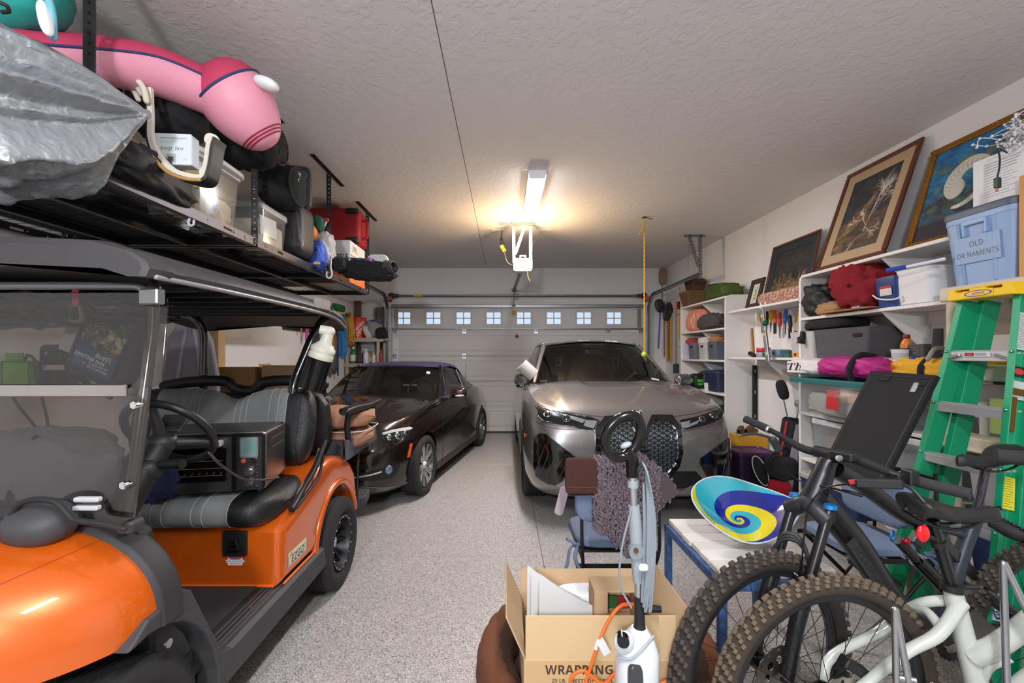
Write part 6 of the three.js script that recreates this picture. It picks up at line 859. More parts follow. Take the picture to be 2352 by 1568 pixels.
// ---------- shelves on the right wall ----------
const SX=2.76,SW=3.13 - 2.76,onX=(px,X)=>X*F / (px - PX);  // depth at which something X metres to the right is seen at column px
const pineW=M('#e4e1dc',0.5);
{
const panel=(d,h,th=0.03)=>{const g=ext([[0,0],[SW,0],[SW,h],[0.07,h],[0.03,h - 0.012],[0.008,h - 0.035],[0,h - 0.07]],th,0.003);return g.translate(SX,0,-d);};
const shelf=(y,d0,d1,dx=0)=>bx(SW - dx,0.025,d1 - d0,SX + dx + (SW - dx) / 2,y - 0.0125,-(d0 + d1) / 2,undefined,0.003),gusset=(y,d,s=0.3,t=0.02)=>ext([[0.02,0],[SW,0],[SW,-s*1.1]],t,0.002).translate(SX,y - 0.025,-d),cleat=(y,d0,d1)=>bx(0.02,0.09,d1 - d0,3.118,y - 0.07,-(d0 + d1) / 2);
const unit=(n,lb,mid,ys,d0,d1,ends,gs,dx)=>{const t=thing(n,lb,'shelving',[(SX + 3.13) / 2,0,-mid]);for (const e of ends) wpart('side_panel',panel(e,2.25),pineW,t);for (const y of ys){wpart('shelf',shelf(y,d0,d1,dx),pineW,t);wpart('cleat',cleat(y,d0,d1),pineW,t);} for (const [y,d] of gs) wpart('gusset',gusset(y,d),pineW,t);return t;};
unit('white_shelving','white built-in shelves nearest the garage door holding baskets and felt bins',6.4,[2.235,1.84,1.43,1.0,0.56],5.705,7.1,[5.69,7.115],[[2.235,6.4],[1.84,6.4],[1.43,6.4],[1.0,6.4]]);
unit('white_shelving','white wall shelves in the middle with tools hung between them',4.9,[2.03,1.47],4.25,5.6,[],[[1.47,4.85]],0.0);
unit('white_shelving','white built-in shelves nearest the ladder with the red pillow and framed pictures',3.5,[2.235,1.84,1.45,0.97,0.55,0.12],2.78,4.235,[4.25],[[2.235,3.35],[1.84,3.35],[1.45,3.35]]);
const put=(px,X,y)=>V(X,y,-onX(px,X));
// far unit
const wick=(a,b,s)=>M('#ffffff',0.85,{map: mottled(128,a,b,s,24,2,2),bump: dataTex(128,(u,v)=>Math.abs(Math.sin(u*50.27)*Math.sin(v*50.27 + (Math.floor(u*16) % 2)*1.57)),false,0.08),bs: 0.004});
const bas=thing('wicker_basket','brown wicker basket with loop handle on top of the far shelves, lower of two','basket',put(1591,2.93,2.236));mesh('weave',loft([[0.1,0.13,0],[0.125,0.15,0.1],[0.15,0.175,0.24],[0.14,0.165,0.24],[0.1,0.13,0.03],[0.05,0.06,0.02]].map(([a,b,y])=>rr3(a*2.1,b*2.1,0.04,y)),{caps: true}),wick('#8a6a45','#5f4429',0.05),bas);mesh('handle',pipe([V(-0.14,0.2,0.1),V(-0.2,0.3,0.08),V(-0.2,0.3,-0.02),V(-0.14,0.2,-0.04)],0.008),M('#a98355',0.8),bas);
const bas2=thing('lidded_basket','small dark lidded basket stacked on the brown wicker basket','basket',put(1597,2.95,2.478));mesh('weave',loft([[0.1,0.12,0],[0.12,0.14,0.1],[0.12,0.14,0.13]].map(([a,b,y])=>rr3(a*2,b*2,0.04,y)),{caps: true}),wick('#6b4a31','#3a2417',0.05),bas2);mesh('lid',loft([[0.125,0.145,0.125],[0.127,0.147,0.15],[0.1,0.12,0.18],[0.04,0.05,0.185]].map(([a,b,y])=>rr3(a*2,b*2,0.04,y)),{caps: true}),wick('#7d5a3d','#4a2f1e',0.05),bas2);
const wdg=thing('dark_wedge','dark wedge shaped stand behind the green blanket','stand',put(1642,3.02,2.236));mesh('wedge',T(ext([[-0.16,0],[0.16,0],[0.08,0.27],[-0.06,0.27]],0.14,0.01),[0,0,0],[0,-1.1,0]),M('#2a2023',0.5),wdg);
const gbk=thing('green_blanket','folded moss green fleece blanket on top of the far shelves','blanket',put(1662,2.92,2.236));for (const [y,r,s] of [[0.04,1,1],[0.1,0.96,2],[0.155,0.86,3]]) mesh('fold',T(blob(0.16*r,0.045,0.3*r,{e: 0.45,amp: 0.12,s,n: 36}),[0.0,y,s===3?-0.06 : 0]),cloth('#41551f',{bump: B.fleece,bs: 0.005}),gbk);mesh('rolled_end',T(blob(0.13,0.075,0.07,{e: 0.7,s: 4,amp: 0.1}),[-0.02,0.085,0.24]),cloth('#4b6124',{bump: B.fleece,bs: 0.005}),gbk);
const pk=thing('pink_pillow','coral pink patterned pillow standing on the second far shelf','pillow',put(1604,2.9,1.842));mesh('cushion',T(blob(0.1,0.175,0.24,{e: 0.75,amp: 0.08,s: 6}),[0,0.17,0],[0,0.2,-0.2]),cloth('#d48a74'),pk);mesh('white_pattern',[pipe([V(-0.115,0.06,0.08),V(-0.14,0.12,0.1),V(-0.12,0.18,0.06),V(-0.1,0.22,0.1),V(-0.09,0.26,0.06)],0.006),pipe([V(-0.12,0.05,0.14),V(-0.13,0.1,0.15),V(-0.115,0.16,0.13),V(-0.1,0.2,0.14)],0.005)],M('#ecd9cf',0.9),pk);
softBag('charcoal_blanket','heap of charcoal blankets beside the coral pillow','blanket',put(1636,2.9,1.842),0,[0.15,0.12,0.28],cloth('#4c4749'),{folds: 0.35,s: 101});
const felt=(lb,px,X,y,[w,h,d],c,o={})=>{const m=M(c,0.95,{bump: B.fleece,bs: 0.002,map: mottled(128,c,o.c2 ?? '#ffffff',0.06,50,5,2)}),t=thing('felt_bin',lb,'storage bin',o.p ?? put(px,X,y),o.turn ?? 0);mesh('tub',loft([[0.9,0],[0.94,h*0.4],[1,h],[0.96,h],[0.88,0.02],[0.5,0.01]].map(([k,yy])=>rr3(w*k,d*k,0.025,yy)),{caps: true,crease: 0.6}),m,t);mesh('hand_slot',T(ext(rrect(Math.min(0.09,d*0.3),0.03,0.012),0.01,0.002),[-w / 2*0.985,h*0.76,o.sz ?? 0],[0,-Math.PI / 2,0]),M('#1d1b1c',0.9),t);return t;};
const lin=(n,lb,px,c,h)=>softBag(n,lb,'clothing',put(px,2.92,1.43 + h - 0.03),0,[0.1,0.06,0.1],cloth(c),{folds: 0.4,s: px});
[[1581,'#bfc0cc','#d9dae2','pale lilac grey felt bin, leftmost of four on the third far shelf'],[1606,'#5c626e','#7b828f','slate felt bin second of four on the third far shelf'],[1631,'#b4b0ae','#d3d0cd','light grey felt bin third of four on the third far shelf'],[1654,'#4d5461','#6c7482','dark slate felt bin, rightmost of four on the third far shelf']].forEach(([px,a,b,lb],i)=>felt(lb,px,2.9,1.432,[0.24,0.24,0.25],a,{c2: b}));
lin('folded_clothing','white and red clothing heaped in the left felt bins',1592,'#a9434a',0.24);lin('folded_clothing','white towel heaped over the light grey felt bin',1622,'#d5d2cf',0.24);lin('folded_clothing','tan brown clothing heaped in the rightmost felt bin',1650,'#a8744a',0.24);
const gt=thing('green_tool_case','black tool with bright green front panel on the fourth far shelf','tool',put(1602,2.86,1.0));mesh('case',T(blob(0.1,0.11,0.12,{e: 0.5}),[0,0.11,0]),blackPl,gt);mesh('front_panel',[bx(0.004,0.06,0.1,-0.1,0.12,0.02),bx(0.1,0.04,0.004,0,0.12,0.12),bx(0.08,0.03,0.004,0,0.07,0.12)],M('#43c02b',0.5),gt);mesh('hose',pipe([V(0,0.2,0),V(0.05,0.25,0.1),V(0.02,0.2,0.2),V(0,0.08,0.22)],0.02),M('#3d3c3c',0.5),gt);
const cup=thing('white_cup','plain white cup beside the green tool on the fourth far shelf','cup',put(1626,2.82,1.0));mesh('wall',lathe([[0.045,0],[0.05,0.11],[0.045,0.11],[0.04,0.01],[0,0.008]],20),M('#dcd9d4',0.4),cup);
tote('navy_tote','navy blue plastic tote with lid on the fourth far shelf','storage bin',put(1655,2.94,1.0),0,[0.3,0.27,0.4],M('#222c48',0.5),M('#2b375a',0.45),{taper: 0.9,handles: true});
softBag('black_duffel','black duffel in the shade under the far shelves','duffel bag',V(2.93,0.56,-6.0),0,[0.15,0.14,0.26],blackCloth,{s: 111});
// right corner: long-handled tools
const tool=(n,lb,cat,px,top,bot,d,m,o={})=>{const t=thing(n,lb,cat,at(px,bot,d)),h=at(px,top,d).y - t.position.y;mesh('handle',rod(V(0,0,0),V(o.dx ?? 0,h,0),o.r ?? 0.014),m,t);o.head?.(t,h);return t;};
const wood=M('#a9713f',0.6),bh=thing('tool_holder','black tool holder bar in the right corner by the garage door','rail',at(1538,712,8.45));mesh('bar',bx(0.36,0.07,0.05,0,0,0),blackPl,bh);mesh('grippers',[-0.1,0,0.1].map((x)=>cy(0.03,0.03,0.06,x,-0.03,0.03,undefined,10)),M('#3a3533',0.6),bh);
tool('duster','tall duster with a tan fluffy head in the right corner at the ceiling','duster',1521,650,700,8.6,M('#9a7b52',0.7),{r: 0.01,head: (t,h)=>{mesh('fluffy_head',T(blob(0.07,0.16,0.06,{e: 0.6,n: 24}),[0.01,h + 0.13,0]),M('#a48f74',0.95,{bump: B.fleece,bs: 0.01}),t);mesh('red_grip',cy(0.018,0.022,0.1,0,-0.02,0),M('#b02b2b',0.5),t);}});
tool('blue_pole','blue tool pole with round black blade in the right corner','pole',1512,708,800,8.5,M('#2459b5',0.4),{dx: 0.04,head: (t,h)=>mesh('blade',T(blob(0.09,0.13,0.03,{e: 0.8,n: 24}),[0.03,h + 0.05,0],[0,0,0.3]),M('#2c2a2c',0.5),t)});
tool('dark_shovel','dark shovel hung blade up in the right corner','shovel',1533,726,830,8.45,wood,{head: (t,h)=>mesh('blade',T(blob(0.08,0.17,0.02,{e: 0.7,n: 24}),[0,h + 0.08,0.01],[0,0,-0.2]),M('#262426',0.45),t)});
tool('garden_rake','wooden rake with wire tines behind the dark shovel','rake',1526,724,820,8.55,wood,{head: (t,h)=>mesh('tines',[-0.1,-0.05,0,0.05,0.1].map((x)=>pipe([V(0,h,0),V(x*0.8,h + 0.2,0),V(x,h + 0.26,0.02),V(x*1.05,h + 0.22,0.05)],0.004)),darkSteel,t)});
tool('yellow_pole','yellow fibreglass handle in the right corner tool row','pole',1541,730,830,8.45,M('#d9a01c',0.4),{r: 0.016});tool('wooden_pole','pale wooden handle between the shovel and yellow pole','pole',1537,726,828,8.48,M('#8a5b30',0.6),{r: 0.013});
tool('grey_scraper','grey pole with an orange top grip nearest the far shelves','scraper',1553,708,838,7.6,M('#7a7f8a',0.35),{r: 0.014,head: (t,h)=>{mesh('grip',cy(0.02,0.02,0.13,0,h + 0.05,0),M('#d8571f',0.5),t);mesh('head',bx(0.09,0.16,0.05,0,-0.06,0),M('#39404a',0.5),t);mesh('wall_hook',rod(V(0,h - 0.1,0),V(0.27,h - 0.1,0),0.008),blackPl,t);}});
tool('yellow_black_pole','yellow pole with black top grip right of the orange grip','pole',1559,708,780,7.6,M('#d6a51d',0.45),{r: 0.013,head: (t,h)=>{mesh('grip',cy(0.02,0.02,0.13,0,h + 0.05,0),blackPl,t);mesh('wall_hook',rod(V(0,h - 0.1,0),V(0.22,h - 0.1,0),0.008),blackPl,t);}});
// middle shelves
const rug=thing('rolled_rug','rolled reddish patterned rug with a spiral end on the middle top shelf','rug',V(2.93,2.032,-4.7),0.0);const spi=[];for (let i=0;i<=90;i++){const a=i / 90*7.2*Math.PI;spi.push([0.012 + 0.062*i / 90,a]);}
mesh('roll',cy(0.078,0.078,0.8,0,0.079,-0.02,[Math.PI / 2,0,0],28),M('#ffffff',0.95,{map: mottled(256,'#a36450','#d8c4b4',0.25,20,7),bump: B.fleece,bs: 0.004}),rug);mesh('spiral_end',pipe(spi.map(([r,a])=>V(r*Math.cos(a),0.079 + r*Math.sin(a),0.385)),0.0075,{n: 260,m: 6}),M('#b8aa94',0.95),rug);
const tools=[];
const lvl=thing('spirit_level','silver spirit level leaning across the middle shelves','level',V(2.7,1.44,-4.75));mesh('beam',beam(V(-0.01,-0.02,0.12),V(0.06,0.55,-0.12),0.024,0.055,V(0,0,1)),alu,lvl);mesh('vial',[[0.15],[0.5],[0.85]].map(([t])=>{const p=V(-0.01,-0.02,0.12).lerp(V(0.06,0.55,-0.12),t);return T(ball(0.02,0,0,0,0.7,1.2,1,14),[p.x - 0.01,p.y,p.z]);}),M('#b9b35a',0.3),lvl);
const hg=(n,lb,cat,y,d,h,m,o={})=>{const t=thing(n,lb,cat,V(3.03,y,-d));mesh('handle',T(blob(o.r ?? 0.018,h / 2,o.r ?? 0.018,{e: 0.6,n: 16}),[0,h / 2,0],[o.a ?? 0,0,0]),m,t);mesh('jaw',o.flat?bx(0.01,h*0.8,0.05,0,-h*0.38,0) : rod(V(0,0,0),V(0,-h*(o.k ?? 0.7),0),0.008,0.004),darkSteel,t);return t;};
const hangers=[['screwdriver','red handled screwdriver hanging, leftmost in the tool row','#b5302a',5.35,0.15,0],['screwdriver','black handled screwdriver beside the red one','#1c1c1e',5.25,0.16,0],['screwdriver','yellow and black screwdriver third in the hanging tool row','#c9a21c',5.17,0.15,0],['chisel','orange handled chisel in the hanging tool row','#c75a1d',5.09,0.15,1],['pliers','red pliers in the hanging tool row behind the level','#c2272a',5.0,0.17,0],['pliers','blue pliers in the hanging tool row behind the level','#2563b0',4.9,0.16,0],['hand_saw','black handled hand saw hanging among the pliers','#232325',4.82,0.14,1],['snips','yellow handled snips right in the tool row','#d8b01f',4.66,0.2,0],['snips','yellow tin snips rightmost in the tool row','#dcb422',4.56,0.2,0],['wrench','steel wrench hanging rightmost by the panel','#a9acb0',4.45,0.24,0],['wrench','longer steel wrench hanging by the panel','#b3b6ba',4.38,0.28,0],['red_cutter','red cutter hanging below the yellow snips','#b8242a',4.74,0.15,1]];
hangers.forEach(([n,lb,c,d,h,fl],i)=>hg(n,lb,n.replace('_',' '),[1.86,1.84,1.86,1.85,1.8,1.83,1.78,1.78,1.76,1.74,1.72,1.6][i],d,h,M(c,0.45),{flat: fl,a: (i % 3 - 1)*0.15}));
const orn=thing('green_ornament','shiny green bauble hanging at the left of the tool row','ornament',at(1758,742,4.75));mesh('bauble',T(new THREE.SphereGeometry(0.03,20,14),[0,0,0]),M('#1f7a55',0.1,{metalness: 0.7}),orn);mesh('cord',rod(V(0,0.03,0),V(0,0.14,0),0.002),chromeM,orn);mesh('finial',cy(0.004,0.012,0.04,0,-0.045,0),chromeM,orn);
const hk=thing('white_double_hook','white double hook under the middle top shelf','hook',at(1754,705,4.9));mesh('hook',bent([V(-0.03,0.04,0),V(-0.03,-0.02,0),V(0.02,-0.02,0),V(0.02,0.06,0)],0.01,0.03),M('#e2e0dc',0.4),hk);
const st=(x,d)=>V(x,1.472,-d);
const hm=thing('hammer','hammer standing head down with a wooden handle on the middle shelf','hammer',st(2.85,5.2));mesh('handle',rod(V(0,0.03,0),V(-0.02,0.33,0),0.016,0.014),wood,hm);mesh('head',cy(0.025,0.025,0.12,-0.02,0.025,0.02,[Math.PI / 2 + 0.3,0,0]),darkSteel,hm);
const tp=(lb,x,d,y,r,h,c)=>{const t=thing('tape_roll',lb,'tape',V(x,y,-d));mesh('roll',lathe([[r*0.55,0],[r,0],[r,h],[r*0.55,h],[r*0.55,0]],28),M(c,0.45),t);mesh('core',lathe([[r*0.5,0],[r*0.55,0],[r*0.55,h],[r*0.5,h],[r*0.5,0]],28),cardM,t);};
tp('roll of silver duct tape on the middle shelf',2.84,4.98,1.472,0.07,0.05,'#9b9ea0');tp('roll of red tape stacked on the silver tape',2.84,4.98,1.524,0.07,0.05,'#c22430');
const cs=(n,lb,x,d,[w,h,l],c)=>{const t=thing(n,lb,'case',st(x,d));mesh('case',bx(w,h,l,0,h / 2,0,undefined,0.008),M(c,0.5),t);mesh('latch',bx(0.006,h*0.4,0.03,-w / 2,h*0.5,0),M('#2b2b2c',0.5),t);return t;};
cs('blue_case','bright blue small case in front on the middle shelf',2.82,4.86,[0.08,0.06,0.1],'#2a69ad');cs('grey_case','grey blue bit case with red logo on the middle shelf',2.84,4.7,[0.12,0.08,0.2],'#76879c');cs('teal_case','flat teal case on the middle shelf behind the level foot',2.84,4.52,[0.14,0.035,0.16],'#1e7467');cs('orange_case','orange box at the right end of the middle shelf',2.82,4.33,[0.1,0.055,0.12],'#dd8a22');cs('dark_case','dark tray of bits on the middle shelf',2.86,4.42,[0.12,0.07,0.1],'#28241f');
const wl=thing('wall_rail','long black steel rail fixed upright on the white wall below the middle shelves','rail',at(1733,900,5.62));mesh('channel',[bx(0.05,0.7,0.025,0,-0.02,0),bx(0.012,0.7,0.03,-0.02,-0.02,0.006),bx(0.012,0.7,0.03,0.02,-0.02,0.006)],M('#161617',0.4),wl);mesh('hole',[-0.3,0.0,0.26].map((y)=>bx(0.014,0.04,0.002,0,y,0.0145)),M('#a7a7a5',0.4),wl);
// near unit, second shelf
softBag('black_jacket','crumpled black jacket with dangling straps on the shelf left of the red pillow','jacket',put(1895,2.93,1.842),0,[0.16,0.16,0.22],M('#17171a',0.6,{bump: B.crumple,bs: 0.003}),{folds: 0.22,freq: 1.7,amp: 0.25,s: 121});
softBag('tan_bag','tan canvas bag under the black jacket','bag',put(1915,2.84,1.842),0,[0.09,0.06,0.16],cloth('#a5825a'),{folds: 0.3,s: 123});
const rp=thing('red_pillow','big dark red furry pillow bulging from the second shelf','pillow',put(1985,2.86,1.85));mesh('cushion',T(blob(0.16,0.17,0.24,{e: 0.8,amp: 0.26,s: 127,n: 48,freq: 1.6}),[0,0.18,0],[0.15,0,0.1]),cloth('#8d1620',{bump: B.fleece,bs: 0.006}),rp);mesh('upper_lobe',T(blob(0.14,0.12,0.2,{e: 0.8,amp: 0.25,s: 128}),[0.0,0.27,-0.09]),cloth('#96161f',{bump: B.fleece,bs: 0.006}),rp);mesh('tuft_button',T(ball(0.014,0,0,0),[-0.165,0.19,0.05]),M('#3c0a0e',0.9),rp);
const cbd=thing('clipboard','wooden clipboard lying at the front edge under the red pillow','clipboard',put(1960,2.8,1.842));mesh('board',bx(0.2,0.008,0.55,0,0.012,0),M('#b5813f',0.5),cbd);mesh('clip',bx(0.05,0.02,0.08,-0.08,0.022,0.15),steel,cbd);
const bk=thing('blue_pail','square dark blue pail with white bail handle and red label','pail',put(2062,2.86,1.842));mesh('tub',loft([[0.16,0],[0.19,0.16],[0.2,0.2],[0.2,0.22],[0.185,0.22],[0.15,0.01]].map(([w,y])=>rr3(w,w*1.15,0.04,y)),{caps: true,crease: 0.6}),M('#1d3f7d',0.4),bk);mesh('bail',pipe([V(-0.02,0.12,0.115),V(-0.11,0.05,0.12),V(-0.13,0.06,0),V(-0.1,0.1,-0.1)],0.006),M('#e4e2de',0.4),bk);mesh('label_sticker',bx(0.003,0.07,0.1,-0.097,0.12,0.01,[0,0,0.1]),M('#d8cfc9',0.5),bk);mesh('label_band',bx(0.003,0.02,0.1,-0.1,0.145,0.01,[0,0,0.1]),M('#b52a2c',0.5),bk);
tote('white_bin','white plastic bin beside the blue pail on the second shelf','storage bin',put(2138,2.9,1.842),0,[0.26,0.24,0.3],M('#e2e2e2',0.5),null,{taper: 0.9});
const pr=thing('roller_pole','paint roller pole with a blue grip lying across the white bin','paint roller',at(2100,612,2.85));mesh('pole',rod(at(2082,613,2.9).sub(pr.position),at(2172,594,2.75).sub(pr.position),0.011),M('#e2e4e8',0.4),pr);mesh('grip',rod(at(2036,621,2.95).sub(pr.position),at(2086,612,2.9).sub(pr.position),0.015,0.013),M('#1f46b0',0.45),pr);mesh('bands',rod(at(2128,603,2.84).sub(pr.position),at(2150,599,2.79).sub(pr.position),0.0125),M('#2d4fb0',0.45),pr);
// third shelf
felt('light grey felt bin on the third shelf nearest the ladder shelves',1873,2.9,1.452,[0.28,0.26,0.34],'#b3b0ad',{c2: '#d6d3d0'});felt('large charcoal felt bin with a hand slot on the third shelf',1965,2.9,1.452,[0.28,0.265,0.62],'#4a4a4d',{c2: '#66666a',sz: 0.2});
const hp=thing('black_cushion','flat black seat cushion lying on the felt bins','cushion',put(1920,2.9,1.715));mesh('pad',T(blob(0.16,0.05,0.26,{e: 0.6,amp: 0.05}),[0,0.05,0]),blackCloth,hp);
const cl=thing('black_clamp','black spring clamps gripping the edge of the white side panel','clamp',at(1850,775,4.18));for (const x of [-0.04,0.035]) mesh('jaw',T(ext([[-0.04,-0.05],[0.03,-0.06],[0.04,0.05],[0.0,0.06],[-0.01,0.0]],0.03,0.006),[x,0,0]),blackPl,cl);mesh('pivot',cy(0.012,0.012,0.1,0,0,0,[0,0,Math.PI / 2]),blackGloss,cl);
bottle('glue_bottle','orange glue bottle with a brown cap on the third shelf',put(2082,2.84,1.452),[0.035,0.19],M('#d97a28',0.35),M('#7c3420',0.5),{neck: 0.5,label2: M('#e4b03a',0.6)});
const tubb=thing('white_tub','white filler tub with a black lid in front of the glue bottle','tub',put(2068,2.8,1.452));mesh('tub',lathe([[0.045,0],[0.052,0.075],[0.055,0.076],[0.055,0.085],[0,0.085]],24),M('#d9d9d6',0.45),tubb);mesh('lid',cy(0.05,0.05,0.008,0,0.089,0),blackPl,tubb);mesh('print',lathe([[0.0478,0.012],[0.0512,0.06]],24),M('#b5b8ba',0.6),tubb);
[[2003,'#c9a41e','yellow battery lying on the third shelf'],[2022,'#29429a','blue marker lying on the third shelf by the battery'],[2038,'#b9b6b0','steel socket lying on the third shelf'],[2104,'#2a4d9a','blue tape roll on its side right of the white tub']].forEach(([px,c,lb],i)=>{const t=thing('small_part',lb,'hardware',put(px,2.79,1.452));mesh('barrel',cy(i===3?0.02 : 0.013,i===3?0.02 : 0.013,0.06,0,i===3?0.02 : 0.013,0,[Math.PI / 2,0,0.6*i],14),M(c,0.4),t);mesh('tip',cy(0.008,0.012,0.03,0,0.013,0.04,[Math.PI / 2,0,0],12),chromeM,t);});
const dk=thing('dark_tin','dark grey square tin on the third shelf by the ladder','tin',put(2122,2.9,1.452));mesh('tin',T(ext(rrect(0.16,0.14,0.03),0.12,0.006),[0,0.06,0],[Math.PI / 2,0,0]),M('#3f3d3e',0.5),dk);mesh('rivets',[-0.03,0,0.03].map((y)=>ball(0.004,-0.082,0.06 + y,0.02,1,1,1,6)),chromeM,dk);
const sb=thing('shelf_bracket','black folded bracket with a grey pipe at the end of the third shelf','bracket',put(2150,2.82,1.452));mesh('bracket',T(ext([[-0.06,0],[0.08,0],[0.06,0.22],[0.04,0.22],[0.0,0.1]],0.05,0.004),[0,0,0],[0,0.6,0]),M('#2a2625',0.6),sb);mesh('pipe',pipe([V(-0.1,0.02,0.05),V(-0.06,0.08,0.05),V(0.0,0.09,0.04)],0.014),M('#8d8a86',0.4),sb);
// bags and bins below
const th=thing('white_sack','white fabric sack with black script lettering on the teal lidded bin','bag',V(2.78,1.325,-4.05)),tl=printMap(512,220,(c,w,h)=>{c.fillStyle='#d9d6d4';c.fillRect(0,0,w,h);text(c,'Thule',w*0.5,h*0.5,190,'#141414','bold italic','center','serif');});
mesh('body',T(blob(0.15,0.075,0.22,{e: 0.6,amp: 0.1,s: 131}),[0,0.068,0]),M('#d9d6d4',0.7,{bump: B.crumple,bs: 0.002}),th);mesh('lettering',sheet(0.32,0.1,[-0.14,0.065,0.04],[0.0,-1.25,0.0]),tl,th,{uv: true});
const pkb=thing('pink_bag','magenta roll bag with a black strap on the teal lidded bin','bag',V(2.76,1.325,-3.55));mesh('body',T(blob(0.15,0.085,0.34,{e: 0.65,amp: 0.14,folds: 0.15,s: 133}),[0,0.075,0]),M('#b3237c',0.6,{bump: B.crumple,bs: 0.003}),pkb);mesh('strap',pipe([V(-0.15,-0.02,0.13),V(-0.17,0.08,0.14),V(-0.08,0.17,0.12),V(0.05,0.16,0.1)],0.022),blackCloth,pkb);
const yb=thing('yellow_bag','yellow roll bag with a black band behind the magenta bag','bag',V(2.86,1.31,-3.0));mesh('body',T(blob(0.13,0.09,0.42,{e: 0.65,amp: 0.1,folds: 0.12,s: 137}),[0,0.085,0]),M('#dba21c',0.6,{bump: B.crumple,bs: 0.003}),yb);mesh('band',pipe(ring(16,(a)=>V(0.132*Math.cos(a),0.085 + 0.093*Math.sin(a),0.02)),0.02,{closed: true,n: 40}),blackCloth,yb);
const tb=tote('teal_lid_bin','long clear bin with a teal lid and red label jutting from the shelf','storage bin',V(2.79,0.975,-3.62),Math.PI / 2,[0.95,0.31,0.46],clearM,M('#1d6668',0.45),{taper: 0.92});mesh('product_label',bx(0.13,0.15,0.003,-0.06,0.17,-0.222,[0.06,0,0]),M('#b91f2a',0.5),tb);mesh('barcode',bx(0.05,0.04,0.003,-0.06,0.125,-0.224,[0.06,0,0]),M('#e8e2dc',0.5),tb);mesh('contents',T(blob(0.36,0.1,0.17,{e: 0.5,amp: 0.15,s: 141}),[0.02,0.12,0]),cloth('#a9a49c'),tb);mesh('contents',bx(0.3,0.1,0.1,-0.22,0.2,-0.12),M('#c9a98a',0.8),tb);
for (const [y,z,lb] of [[0.555,-3.85,'frosted drawer bin below the teal lidded bin, farther of two'],[0.555,-3.2,'frosted drawer bin below the teal lidded bin behind the black board']]){const t=tote('frosted_bin',lb,'storage bin',V(2.93,y,z),Math.PI / 2,[0.5,0.36,0.34],M('#e6eaee',0.35,{transmission: 0.8,thickness: 0}),M('#d8dadc',0.45),{taper: 0.92});mesh('contents',T(blob(0.18,0.12,0.12,{e: 0.5,amp: 0.2,s: y*100 + z}),[0,0.13,0]),M(z<-3.5?'#a88f6a' : '#8a8790',0.8),t);}
tote('blue_tote','navy tote with grey lid on the lowest shelf behind the bike','storage bin',V(2.84,0.125,-3.7),Math.PI / 2,[0.7,0.33,0.46],M('#2c3c63',0.5),M('#b4ada6',0.5),{taper: 0.9});
const pt=thing('white_blue_bucket','white and blue paint bucket on the floor by the ladder foot','bucket',V(2.55,0.4,-2.86));mesh('wall',lathe([[0.12,0],[0.135,0.32],[0.125,0.32],[0.11,0.01],[0,0.008]],32),M('#dcdedf',0.4),pt);mesh('blue_band',lathe([[0.122,0.02],[0.131,0.19]],32),M('#1f4fc0',0.4),pt);mesh('handle_boss',T(ball(0.022,0,0,0,0.6,1,1),[-0.1,0.25,0.08]),blackPl,pt);mesh('dark_contents',cy(0.12,0.12,0.01,0,0.29,0),M('#241f1c',0.9),pt);mesh('stand',bx(0.3,0.4,0.3,0,-0.2,0),M('#8d8579',0.7),pt);
carton('small_appliance_box','white and orange printed appliance box on the shelf left of the ladder',V(2.92,0.975,-2.74),0,[0.22,0.24,0.2],M('#d7d5d2',0.6),{prints: [['left',printMap(256,256,(c,w,h)=>{c.fillStyle='#e3e1de';c.fillRect(0,0,w,h);text(c,'Heat',w / 2,44,70,'#233a7a');c.fillStyle='#3b3c3e';c.fillRect(60,90,136,120);c.fillStyle='#c85a26';c.fillRect(0,216,w,40);})]]});
}
